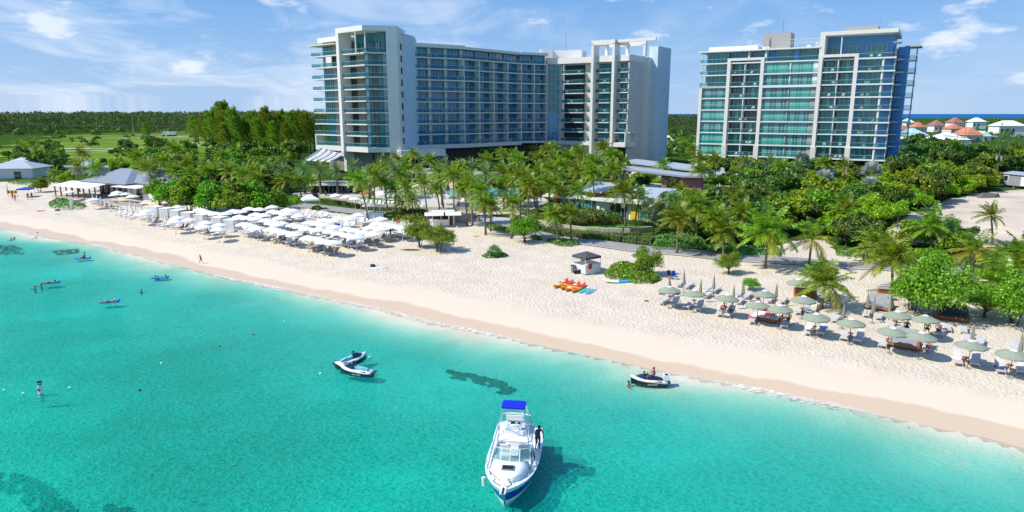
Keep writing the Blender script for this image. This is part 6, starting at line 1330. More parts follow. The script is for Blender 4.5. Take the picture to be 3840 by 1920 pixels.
o=empty('storage_crate',at(2166,1025),.1,'low black crate beside the grey bin at the kiosk','crate'); b=MB(); b.b2(-.5,.5,-.3,.3,0,.5,0); b.build('body',BLACK,o); b=MB(); b.b2(-.53,.53,-.33,.33,.5,.56,0); b.build('rim',MET,o)
# beach bar
bp=at(1668,843); o=empty('beach_bar',bp,.12,'white beach bar hut with open shutters and lifted roof flaps','beach bar'); BBo=o
b=MB(); b.b2(-2.2,.8,-1.4,-1.3,0,1.1,0); b.b2(-2.2,-2.1,-1.3,1.3,0,1.1,0); b.b2(.7,1.6,-1.4,-1.3,0,2.4,0); b.b2(1.5,1.6,-1.3,1.3,0,2.4,0); b.b2(-2.2,1.6,1.3,1.4,0,2.4,0); b.b2(-2.3,.8,-1.5,-1.0,1.1,1.16,0); b.build('wall',W_,o)
b=MB(); [b.b2(x_-.05,x_+.05,-1.38,-1.28,1.1,2.4,0) for x_ in (-2.15,-.7,.65)]; b.build('post',W_,o)
b=MB(); b.b2(-2.3,1.8,-1.3,1.5,2.4,2.55,0); mono(b,-3.6,-.2,-2.7,-1.3,2.05,2.45,.05); mono(b,.1,2.9,-2.7,-1.3,2.05,2.45,.05); b.build('roof',W_,o)
b=MB(); b.b2(-2.1,.6,-.4,1.2,0,1.6,0); b.b2(.82,1.45,-1.43,-1.40,.1,2.1,0); b.build('dark_interior',DKWOOD,o)
o=empty('storage_tent',at(1745,832),.22,'grey fabric storage enclosure joined to the right side of the beach bar','enclosure'); b=MB(); n=26
vs=[(-2+4*i/n,-.9+.08*(i%2),z) for z in (0,1.75) for i in range(n+1)]; b.add(vs,[(i,i+1,n+2+i,n+1+i) for i in range(n)],0); b.b2(-2,2,-.8,1.2,0,1.72,0); b.build('fabric_wall',TANK,o); b=MB(); b.b2(1.5,1.95,-.98,-.93,.8,1.5,0); b.build('blue_banner',CL['blue'],o)
# towel hut
o=empty('towel_hut',at(1402,818),.1,'small grey and white towel hut between two slanting palm trunks','hut'); b=MB(); b.b2(-1.9,1.9,-.9,.9,0,1.1,0); b.build('counter',PBLUE,o); b=MB(); b.b2(-2.1,2.1,-1.1,1.1,2.35,2.45,0); b.build('roof',W_,o); b=MB(); [b.bar((x_,y,1.1),(x_,y,2.35),.12) for x_ in (-1.2,1.2) for y in (-.7,.7)]; b.build('post',W_,o)
# blue beach canopy
tent('beach_canopy',at(100,738),2.8,2.5,2.1,mat('royal_blue_canvas',(.01,.10,.55),.7),'flat royal blue beach canopy on the far left sand',.1,'canopy')
# wooden planters and screens
o=empty('wooden_planter',at(3012,1112),-.18,'orange cedar box planter with a sage umbrella behind','planter box'); b=MB(); b.b2(-1.0,1.0,-.45,.45,0,.95,0); b.build('boarding',WOODO,o); b=MB(); b.b2(-.85,.85,-.35,.35,.95,1.0,0); b.build('top_panel',SAGE,o)
o=empty('wooden_screen',at(3308,1126),-.25,'upright cedar board screen with dry thatch on top','screen'); b=MB(); b.b2(-.55,.55,-.35,.35,0,1.35,0); b.build('boarding',WOODO,o); b=MB(); b.b2(-.62,.62,-.42,.42,1.35,1.42,0); b.build('cap',TANK,o)
o=empty('signpost',at(3112,1130),0,'short orange wooden post on the sand under the leaning palm','post'); b=MB(); b.b2(-.08,.08,-.08,.08,0,1.2,0); b.build('post',WOODO,o)
# mooring-style posts on the sand
for i,(u_,vb,lab) in enumerate([(3078,968,'dark wooden bollard post right of the track mouth'),(3237,980,'dark wooden bollard post further right on the path edge'),(2922,964,'short wooden bollard left of the sandy track'),(3238,985,''),(3361,880,'reddish pole standing in the gravel lot edge')]):
    if lab: p=at(u_,vb); b=MB(); b.tube([(0,0,-.2),(0,0,1.0 if i<4 else 2.6)],[.13,.12] if i<4 else [.05,.05],0,8); o=b.build('bollard' if i<4 else 'pole',WOODG,None,False,p); tag(o,lab,'post')
# picnic tables
for i,(u_,v_) in enumerate([(250,762),(268,768),(360,762),(378,768),(398,775),(415,782),(440,786),(300,764)]):
    o=empty('picnic_table',at(u_,v_),-.5,None,'picnic table','picnic tables at the beach restaurant'); b=MB(); b.b2(-.9,.9,-.4,.4,.70,.76,0); b.build('table_top',WOODG,o)
    for y in (-.75,.75): b=MB(); b.b2(-.9,.9,y-.13,y+.13,.42,.47,0); b.build('bench',WOODG,o)
    b=MB(); [b.bar((x_,-.8,0),(x_,0,.7),.08) or b.bar((x_,.8,0),(x_,0,.7),.08) for x_ in (-.7,.7)]; b.each('leg',DKWOOD,o); AUTO.append((o,'weathered picnic table'))
b=MB(); b.b2(-7,6,-.06,.06,0,.9,0); o=b.build('low_wall',TANK,None,False,at(470,772),(0,0,-.55)); tag(o,'low grey ramp wall in front of the restaurant terrace','wall')
# folding chairs
for a_,m_,lab in [(Z5(603,268),CL['blue'],'blue folding beach chair behind a folded sage umbrella'),(Z5(532,262),DCOV,'grey folding beach chair left of the blue one')]:
    o=empty('folding_chair',at(*a_),.5,lab,'chair'); b=MB(); b.b2(-.28,.28,-.25,.25,.38,.42,0); b.build('seat',m_,o); b=MB(); b.box((0,.32,.72),(.56,.05,.62),0,0,-.25); b.build('backrest',m_,o)
    b=MB(); [b.bar((x_,-.25,0),(x_,.25,.42),.035) or b.bar((x_,.25,0),(x_,-.25,.42),.035) for x_ in (-.27,.27)]; b.each('leg',MET,o)
# kayaks and boards
def hullmesh(L_,W2,hh,ms,split=None,cock=True):
    b=MB(); n=14; m=10; vs=[]
    for i in range(n+1):
        t=i/n*2-1; w_=W2*(1-abs(t)**2.4)+.012; z0=hh*.55*abs(t)**3
        for j in range(m):
            a=2*math.pi*j/m; y=w_*math.cos(a); z=hh*.5*math.sin(a)*(1-.35*abs(t)**2)+hh*.5+z0*.8
            if cock and abs(t)<.62 and math.sin(a)>.8: z-=hh*.45
            vs.append((t*L_/2,y,z))
    for i in range(n):
        mi=0
        if split and (i+.5)/n>split: mi=1
        b.add([vs[i*m+j] for j in range(m)]+[vs[(i+1)*m+j] for j in range(m)],[(j,(j+1)%m,m+(j+1)%m,m+j) for j in range(m)],mi)
    return b.mesh('hull',ms,True)
KY=mat('kayak_yellow_orange',(.90,.30,.01),.3,.1,.8,col2=(.85,.48,.01)); KR=mat('kayak_red',(.85,.08,.01),.3,.1); KB=mat('kayak_blue',(.04,.42,.75),.3); KW=mat('board_white',(.85,.87,.87),.35)
HK=hullmesh(3.9,.40,.36,[KY,KR],.55); HB=hullmesh(3.6,.42,.36,[KW,KB],.6); HS=hullmesh(3.3,.40,.13,[KW,KW],None,False)
b=MB(); b.b2(-1.0,.9,-.26,.26,.125,.14,0); PADM=b.mesh('deck_pad',mat('teal_deck_pad',(.03,.50,.46),.7)); b=MB(); b.b2(-1.5,-1.05,-.2,.2,.125,.142,0); PADB=b.mesh('nose_stripe',KB)
for i,(x,y) in enumerate([(130,364),(185,378),(237,394),(290,405)]):
    o=empty('kayak',at(2050+x/2.435,920+y/2.435),R(62)+.05*math.sin(i*2),['leftmost','second','third','rightmost'][i]+' of the four orange and red kayaks lying on the sand','kayak','orange kayaks'); link('hull',HK,o); o.scale=(1.12,1.12,1.12)
    b=MB(); [b.box((x_,0,.30),(.34,.42,.10),0) or b.box((x_-.2,0,.42),(.06,.40,.24),0) for x_ in (-.75,.65)]; b.build('seat',KR if i%2 else CL['white'],o)
for i,(x,y) in enumerate([(345,414),(405,422)]):
    o=empty('paddleboard',at(2050+x/2.435,920+y/2.435),R(60),['left','right'][i]+' one of two white and teal paddleboards beside the orange kayaks','paddleboard','teal paddleboards'); link('hull',HS,o); link('deck_pad',PADM,o); link('nose_stripe',PADB,o)
o=empty('kayak',at(2313,1060),R(-8),'pale blue and white kayak in front of the sea grape mound','kayak'); link('hull',HB,o); b=MB(); b.box((0,0,.28),(.4,.4,.1)); b.build('seat',CL['white'],o)
# small things on the sand
def small(name,uv,m_,dims,label,cat,rz=0,h=0):
    b=MB(); g_=random.Random(hash(label)%99); n=10; r0=[g_.uniform(.75,1.15) for _ in range(n)]
    vs=[(dims[0]/2*r0[i]*math.cos(2*math.pi*i/n),dims[1]/2*r0[i]*math.sin(2*math.pi*i/n),0) for i in range(n)]+[(dims[0]*.4*r0[i]*math.cos(2*math.pi*i/n),dims[1]*.4*r0[i]*math.sin(2*math.pi*i/n),dims[2]*g_.uniform(.7,1.2)) for i in range(n)]
    b.add(vs,[tuple(range(n,2*n))]+[(i,(i+1)%n,n+(i+1)%n,n+i) for i in range(n)],0); p=at(*uv); o=b.build(name,m_,None,False,(p.x,p.y,p.z+h),(0,0,rz)); tag(o,label,cat); return o
small('beach_towel',(154,792),CL['red'],(2.4,1.1,.12),'red beach towel with bags on the sand at left','towel'); small('beach_bag',(217,790),CL['navy'],(1.2,.8,.3),'dark bag and towel heap right of the red towel','bag'); small('beach_towel',(221,803),TANK,(1.8,.7,.05),'grey towel below the dark bag heap','towel',.3)
small('beach_towel',(1425,1005),CL['white'],(2.6,1.2,.10),'white towel spread on open sand in the middle of the beach','towel',.2); small('beach_bag',(1398,1000),CL['black'],(.9,.5,.35),'black bags at the left corner of the white towel','bag'); small('towel_heap',(1265,845),CL['blue'],(1.2,.8,.4),'bright blue towel among the white umbrellas','towel')
small('bucket',(1030,915),mat('yellow_plastic',(.8,.55,.02),.4),(.5,.5,.4),'yellow sand bucket left of the front taupe loungers','bucket'); small('driftwood_scrap',(2425,1130),WOOD,(.7,.3,.12),'small brown scrap on bare sand left of the sage umbrellas','debris'); small('sand_ring',(1788,886),mat('straw_mat',(.45,.30,.10),.9),(1.6,.9,.05),'flat round straw mat on the sand by the twin palms','mat')
small('grey_cooler',(1793,832),GREYW,(.9,.9,.9),'grey square box standing on the cobbles near the beach bar','box'); small('rubble_pile',(3705,740),mat('grey_rubble',(.20,.18,.17),.95,.2,5,bump=1),(5,2,.8),'low heap of grey rubble at the edge of the gravel lot','rubble')
small('driftwood',(1540,938),BARKD,(3.2,1.2,.12),'dead leaves and twigs under the shrubby sea grape','debris')
# ------------------------------------------------------------------ people (skin-grown bodies)
def skin(name,joints,edges,rad,mats,sub_=1,root=0):
    me=bpy.data.meshes.new(name+'_t'); me.from_pydata([joints[i] for i in range(len(joints))],edges,[]); o=bpy.data.objects.new(name+'_t',me); C.objects.link(o)
    m=o.modifiers.new('s','SKIN'); m.use_smooth_shade=True
    for i,sv in enumerate(me.skin_vertices[0].data): sv.radius=(rad[i],rad[i]) if not isinstance(rad[i],tuple) else rad[i]; sv.use_root=(i==root)
    o.modifiers.new('u','SUBSURF').levels=sub_
    dg=bpy.context.evaluated_depsgraph_get(); nm=bpy.data.meshes.new_from_object(o.evaluated_get(dg)); nm.name=name
    bpy.data.objects.remove(o); bpy.data.meshes.remove(me); nm.materials.clear(); nm.materials.append(mats); return nm
# joints: 0 pelvis 1 waist 2 chest 3 neck 4 head 5 crown | 6 shL 7 elL 8 wrL 9 haL | 10 shR 11 elR 12 wrR 13 haR | 14 hipL 15 knL 16 anL 17 toL | 18 hipR 19 knR 20 anR 21 toR | 22 nose
ED=[(0,1),(1,2),(2,3),(3,4),(4,5),(2,6),(6,7),(7,8),(8,9),(2,10),(10,11),(11,12),(12,13),(0,14),(14,15),(15,16),(16,17),(0,18),(18,19),(19,20),(20,21),(4,22)]
RA=[.13,.115,.135,.055,.095,.06,.06,.045,.03,.032,.06,.045,.03,.032,.095,.06,.04,.03,.095,.06,.04,.03,.02]
def pose(kind,g=0):
    if kind=='stand': J=[(0,0,.95),(0,0,1.12),(0,0,1.35),(0,0,1.50),(0,-.01,1.62),(0,-.01,1.72),(-.19,0,1.42),(-.27,.02,1.15),(-.27,-.08,.90),(-.27,-.11,.82),(.19,0,1.42),(.28,.03,1.15),(.26,-.05,.90),(.26,-.08,.82),(-.10,0,.90),(-.12,0,.50),(-.12,.03,.08),(-.12,-.13,.04),(.10,0,.90),(.13,-.02,.50),(.14,.03,.08),(.14,-.13,.04),(0,-.12,1.60)]
    elif kind=='walk': J=[(0,0,.93),(0,-.02,1.10),(0,-.06,1.32),(0,-.08,1.46),(0,-.12,1.58),(0,-.12,1.68),(-.19,-.05,1.39),(-.25,-.25,1.18),(-.24,-.45,1.05),(-.24,-.52,1.04),(.19,-.05,1.39),(.26,.12,1.15),(.25,.15,.92),(.25,.15,.84),(-.10,0,.88),(-.11,-.22,.52),(-.11,-.2,.08),(-.11,-.35,.04),(.10,0,.88),(.11,.08,.48),(.12,.38,.20),(.12,.33,.08),(0,-.23,1.56)]
    elif kind=='lean': J=[(0,.05,.95),(0,.0,1.12),(0,-.08,1.34),(0,-.12,1.48),(0,-.17,1.59),(0,-.18,1.69),(-.19,-.08,1.41),(-.27,-.20,1.18),(-.20,-.45,1.12),(-.17,-.55,1.12),(.19,-.08,1.41),(.28,-.12,1.15),(.18,-.38,1.05),(.15,-.47,1.05),(-.10,.05,.90),(-.14,-.02,.50),(-.16,.05,.08),(-.16,-.11,.04),(.10,.05,.90),(.13,.05,.50),(.14,.14,.08),(.14,-.02,.04),(0,-.29,1.57)]
    elif kind=='sit': J=[(0,0,.12),(0,.03,.30),(0,.06,.54),(0,.04,.68),(0,.0,.80),(0,0,.90),(-.19,.05,.60),(-.26,-.10,.38),(-.20,-.34,.32),(-.18,-.42,.32),(.19,.05,.60),(.26,-.10,.38),(.2,-.34,.32),(.18,-.42,.32),(-.10,-.05,.12),(-.14,-.46,.22),(-.14,-.62,-.15),(-.14,-.76,-.18),(.10,-.05,.12),(.14,-.46,.22),(.14,-.62,-.15),(.14,-.76,-.18),(0,-.11,.79)]
    elif kind=='recline': J=[(0,0,.13),(0,.12,.22),(0,.30,.40),(0,.38,.52),(0,.44,.62),(0,.47,.71),(-.19,.30,.46),(-.27,.12,.30),(-.22,-.08,.22),(-.2,-.15,.2),(.19,.30,.46),(.27,.12,.30),(.22,-.08,.22),(.2,-.15,.2),(-.10,-.04,.12),(-.13,-.45,.34),(-.14,-.85,.10),(-.14,-.93,.18),(.10,-.04,.12),(.13,-.48,.16),(.14,-.92,.08),(.14,-.98,.18),(0,.33,.63)]
    elif kind=='prone': J=[(0,0,.13),(0,.18,.13),(0,.42,.15),(0,.56,.20),(0,.66,.26),(0,.72,.33),(-.19,.45,.15),(-.30,.62,.08),(-.15,.75,.06),(-.08,.8,.06),(.19,.45,.15),(.30,.62,.08),(.15,.75,.06),(.08,.8,.06),(-.10,-.04,.12),(-.12,-.45,.09),(-.12,-.86,.07),(-.12,-.98,.05),(.10,-.04,.12),(.12,-.45,.09),(.12,-.86,.07),(.12,-.98,.05),(0,.76,.24)]
    elif kind=='swim': J=[(0,0,-.75),(0,0,-.55),(0,0,-.28),(0,0,-.08),(0,-.02,.08),(0,-.02,.18),(-.19,0,-.18),(-.40,-.15,-.12),(-.5,-.35,-.06),(-.52,-.42,-.05),(.19,0,-.18),(.40,-.15,-.12),(.5,-.35,-.06),(.52,-.42,-.05),(-.10,0,-.8),(-.12,.1,-1.1),(-.12,.3,-1.3),(-.12,.3,-1.35),(.10,0,-.8),(.12,.1,-1.1),(.12,.3,-1.3),(.12,.3,-1.35),(0,-.13,.06)]
    return J
PM={}
def fingers(J,E,Rr,w_,h):
    W=Vector(J[h]); d=(W-Vector(J[w_])).normalized(); s=d.cross(Vector((0,0,1))); s=s.normalized() if s.length>.1 else Vector((1,0,0))
    for k,l in ((-1.5,.06),(-.5,.075),(.5,.07),(1.5,.055)):
        n=len(J); p=W+s*k*.018+d*.03; J.append(tuple(p)); J.append(tuple(p+d*l+Vector((0,0,-.02)))); E+= [(h,n),(n,n+1)]; Rr+=[.010,.008]
    n=len(J); J.append(tuple(W+s*.05)); E.append((h,n)); Rr.append(.010)
def person(kind,p,rz,label,sk=0,top=None,bottom='navy',hair='hair',s=1.0,detail=False,tilt=0,cat='person'):
    o=empty('person',p,rz,label,cat); o.scale=(s,)*3; o.rotation_euler=(tilt,0,rz)
    key=(kind,sk,detail)
    if key not in PM:
        J=pose(kind); E=list(ED); Rr=list(RA)
        if detail: fingers(J,E,Rr,8,9); fingers(J,E,Rr,12,13)
        PM[key]=skin('body',J,E,Rr,SKIN[sk],2 if detail else 1)
    link('body',PM[key],o); J=pose(kind)
    if bottom:
        k=(kind,'b',bottom)
        if k not in PM:
            def mid(a,b,t): return tuple(a[i]+(b[i]-a[i])*t for i in range(3))
            PM[k]=skin('shorts',[J[0],J[14],mid(J[14],J[15],.55),J[18],mid(J[18],J[19],.55),mid(J[0],J[1],.5)],[(0,1),(1,2),(0,3),(3,4),(0,5)],[.155,.115,.095,.115,.095,.14],CL[bottom],1)
        link('shorts',PM[k],o)
    if top:
        k=(kind,'t',top)
        if k not in PM:
            def mid(a,b,t): return tuple(a[i]+(b[i]-a[i])*t for i in range(3))
            PM[k]=skin('shirt',[J[0],J[1],J[2],mid(J[2],J[3],.5),J[6],mid(J[6],J[7],.5),J[10],mid(J[10],J[11],.5)],[(0,1),(1,2),(2,3),(2,4),(4,5),(2,6),(6,7)],[.14,.135,.155,.07,.08,.065,.08,.065],CL[top],1)
        link('shirt',PM[k],o)
    b=MB(); h=Vector(J[5]); c=Vector(J[4]); up=(h-c).normalized(); bk=Vector(J[22])-c; bk=(bk-up*bk.dot(up)).normalized()*-1
    cc=c+up*.045+bk*.02; n=8
    import itertools
    vs=[];fs=[]; sd=up.cross(bk)
    for i in range(5):
        th=math.pi*.58*i/4
        for j in range(n):
            a=2*math.pi*j/n; vs.append(cc+up*math.cos(th)*.112+(bk*math.cos(a)*(1.05 if math.cos(a)>0 else .85)+sd*math.sin(a))*math.sin(th)*.108)
    fs=[(i*n+j,i*n+(j+1)%n,(i+1)*n+(j+1)%n,(i+1)*n+j) for i in range(4) for j in range(n)]; b.add(vs,fs,0); b.build('hair',CL[hair],o,True)
    return o
# swimmers and waders
for u_,v_,lab in [(141,875,'lone swimmer sitting at the wave edge, nearest the wet sand'),(135,893,'swimmer standing chest deep just below the one at the wave edge'),(55,893,'swimmer floating far left, right one of a pair'),(42,897,'swimmer floating far left, left one of a pair'),(23,930,'swimmer by the dark weed patch at the left edge'),(131,1079,'swimmer left of the long blue float'),(155,1070,'swimmer in a white cap holding the long blue float'),(530,1090,'lone swimmer below the group with the small float'),(583,1038,'swimmer with light hair at the small float, left one'),(592,1041,'swimmer at the small float, middle one'),(622,1036,'swimmer on his back right of the small float')]:
    person('swim',wp(u_,v_,0.02),rnd.uniform(-1,1),lab,rnd.choice([0,1,0]),None,None,'blond' if 'light' in lab else 'hair')
BF=mat('blue_foam_float',(.01,.22,.75),.5); bfm=MB(); bfm.b2(-1.05,1.05,-.36,.36,.0,.09,0); bfm.tube([(.95,-.36,.12),(.95,.36,.12)],.1,0,8); BFM=bfm.mesh('pool_float',BF)
for u_,v_,rz_,lab in [(312,970,.15,'blue foam float with a seated man'),(190,1061,.25,'long blue foam float with a person lying on it'),(411,1133,.28,'blue foam float furthest from the beach'),(600,1043,.1,'pale float among three swimmers')]:
    o=link('pool_float',BFM,None,wp(u_,v_,0.03),(0,0,rz_)); tag(o,lab,'float','foam floats on the sea'); 
person('sit',wp(318,968,.1),-.9,'man sitting upright on a blue foam float',0,None,'black'); person('prone',wp(186,1062,.1),-1.3,'person lying on the long blue foam float',0,None,'navy'); person('prone',wp(409,1134,.1),-1.3,'person in a white cap lying on the outermost blue float',0,None,'navy',hair='white')
# people on the sand
gp=lambda u_,v_:at(u_,v_)
person('walk',gp(755,989),-.9,'child walking bent forward on the wet sand by the sea',1,None,'red',s=.8)
person('stand',gp(1686,907),.3,'man in red shorts standing beside the shrubby sea grapes',0,None,'red')
for u_,v_,t_,b_,lab in [(48,748,None,'navy','leftmost bather of the group before the surfboards'),(58,754,None,'red','bather in red, front of the group before the surfboards'),(106,750,'black',None,'walker in dark clothes, left of the pair right of the group'),(121,748,'black','navy','walker in dark clothes, right of the pair right of the group')]:
    person('stand',gp(u_,v_),rnd.uniform(-1,1),lab,0,t_,b_)
person('stand',gp(1465,894),2.0,'attendant in black beside the last folded white umbrella',1,'black','black')
person('stand',gp(1421,806),.5,'attendant in blue at the towel hut',0,'blue','navy'); person('stand',gp(1223,742),.2,'person in blue standing on the pool terrace edge',0,'blue','navy'); person('stand',gp(1187,741),.2,'person in black beside the left pool cabanas',1,'black','black'); person('stand',gp(1401,744),1.0,'person in a red shirt on the pool lawn',0,'red','red')
sl=lambda a,h=.45:(lambda p:Vector((p.x,p.y,p.z+h)))(at(a[0],a[1],h))
fz=PHI-R(90)
for a_,k_,t_,b_,lab,sk_ in [(Z5(1320,735),'recline',None,'black','tanned person sitting on the left lounger under the third open sage umbrella',0),(Z5(1445,745),'recline',None,'navy','person lying back on the right lounger under the third open sage umbrella',0),(Z5(2080,860),'recline','pink','white','person in pink lying on the teak daybed',2),(Z5(2310,880),'sit',None,'black','woman sitting on a lounger right of the teak daybed',0),(Z5(1850,575),'prone',None,'navy','sunbather lying on bare sand behind the fourth sage umbrella',0),
   (R5(340,575),'recline',None,'navy','person lying in the shade between two sage umbrellas on the right',1),(R5(600,600),'recline',None,'black','person lying under the large sea grape, left one',1),(R5(740,610),'recline',None,'navy','person sitting on a white towel under the large sea grape, right one',0),(R5(610,820),'recline',None,'red','person in red reclining right of the covered grey daybed',0),
   (Z1(1150,605),'sit',None,'navy','tanned sunbather leaning forward on a front row white lounger',0),(Z1(1520,700),'sit',None,'red','person seated among the front white loungers near the last cabana',1),(Z2(215,775),'sit','red','navy','person in red sitting between white loungers',2),(Z2(280,790),'sit','teal','navy','person in a teal shirt sitting right of the one in red',0),(Z2(575,715),'sit',None,'red','person in red with a hat in the middle lounger row',0),
   (Z2(690,870),'recline',None,'red','sunbather on the taupe loungers nearest the sea, left one',2),(Z2(820,895),'recline','pink','teal','sunbather in pink on the taupe loungers nearest the sea, right one',0),(Z2(355,445),'sit','red','red','person in red sitting at the back of the white umbrellas',0),(Z2(1915,650),'sit','red','red','person in red at the right end of the white umbrellas',1),(Z2(1985,550),'sit','red','red','person in red behind the right end of the white umbrellas',0)]:
    person(k_,sl(a_,.42 if 'bare sand' not in lab else 0),fz+(0 if k_!='prone' else .4),lab,sk_,t_,b_)
# surfboards upright on the left
for i,(u_,c_,lab) in enumerate([(30,'white','tall white surfboard standing upright at far left'),(39,'pink','reddish life vests rack beside the upright surfboard')]):
    if i==0: o=link('surfboard',HS,None,gp(30,738)+Vector((0,0,1.55)),(0,R(90),.3)); tag(o,lab,'surfboard')
    else:
        o=empty('vest_rack',gp(46,738),0,lab,'rack'); b=MB(); b.bar((-1,0,1.6),(1.4,0,1.6),.05); b.bar((-1,0,0),(-1,0,1.6),.05); b.bar((1.4,0,0),(1.4,0,1.6),.05); b.build('rail',MET,o)
        for j in range(5): b=MB(); b.box((-.8+j*.48,0,1.2),(.4,.15,.7)); b.build('vest',[RD,mat('yellow_vest2',(.65,.55,.03),.8)][j%2],o)
# ------------------------------------------------------------------ buoys, weed
bo=empty('marker_buoy',wp(155,1485,0),0,'white cylindrical marker buoy with dark bands and a red diamond','buoy'); b=MB(); b.tube([(0,0,-.5),(0,0,1.15)],.17,0,16); b.build('body',W_,bo)
b=MB(); [b.tube([(0,0,z),(0,0,z+.07)],.178,0,16) for z in (.1,.98)]; b.tube([(0,0,1.15),(0,0,1.22)],[.2,.2],0,16); b.build('band',BLACK,bo); b=MB(); b.add([(0,-.181,.40),(.12,-.181,.58),(0,-.181,.76),(-.12,-.181,.58)],[(0,1,2,3)],0); b.build('diamond_mark',RD,bo)
for i,(u_,v_,m_,lab) in enumerate([(16,1465,W_,'small white float line buoy at the left edge'),(88,1477,W_,'small white buoy left of the tall marker buoy'),(262,1456,W_,'small white buoy right of the tall marker buoy'),(606,1364,W_,'small white buoy in open water left of the jet skis'),(524,1464,mat('brown_buoy',(.12,.06,.03),.6),'small brown buoy in open water'),(823,1299,RD,'tiny red buoy below the pale seabed patch'),(950,1254,RD,'tiny red buoy further right towards the beach'),(1067,1208,W_,'tiny pale buoy nearest the beach'),(1387,1340,W_,'little white buoy at the bow of the upper jet ski'),(1202,1403,W_,'little white buoy left of the lower jet ski')]):
    b=MB(); b.tube([(-.16,0,0),(-.1,0,.05),(0,0,.09),(.1,0,.05),(.16,0,0)],[.03,.10,.12,.10,.03],0,8); o=b.build('float_buoy',m_,None,True,wp(u_,v_,.02)); o.scale=(.7,.7,.7); tag(o,lab,'buoy','small float buoys')
WEED=leafmat('sea_grass_blade',(.08,.14,.09),(.18,.28,.18),.1)
def weed(pxs,n,label,seed,size=.42):
    zb=-1.7; W=[tuple(wp(u_,v_,-.9)[:2]) for u_,v_ in pxs]; P=np.array(W); g=np.random.RandomState(seed); lo,hi=P.min(0),P.max(0); X=g.uniform(lo[0],hi[0],n*4); Y=g.uniform(lo[1],hi[1],n*4); nz_=np.sin(X*2.3+1)*np.sin(Y*3.1)+.6*np.sin(X*5.1+Y*2.7)
    k=inpoly(X,Y,W)&(nz_+1.8*(g.rand(len(X))-.5)>.2); X,Y=X[k][:n],Y[k][:n]; Zs=hz(X,Y)+.04*g.rand(len(X)); nr=np.tile([0,0,1.],(len(X),1)); V,Fc=leaves(np.c_[X,Y,Zs+.03],nr,size*.6,1.8,seed,.05); o=link('seaweed',npmesh('seaweed',V,Fc,WEED)); tag(o,label,'seaweed',kind='stuff')
weed([(1670,1405),(1740,1420),(1800,1425),(1830,1440),(1880,1450),(1935,1485),(1930,1495),(1870,1495),(1840,1470),(1770,1450),(1690,1435)],2600,'long dark weed patch on the seabed between jet ski and boat',1)
weed([(-60,1770),(60,1775),(160,1810),(240,1870),(300,1930),(150,1930),(60,1850),(-60,1820)],2200,'dark weed and rocks on the seabed at the lower left',2); weed([(400,1890),(480,1900),(500,1940),(400,1940)],300,'small weed clump at the bottom edge',3)
weed([(-60,925),(60,935),(95,950),(90,965),(-60,965)],600,'dark weed patch at the left edge near the beach',4,.7); weed([(200,955),(290,950),(300,965),(220,970)],300,'thin weed streak left of the seated float rider',5,.6)
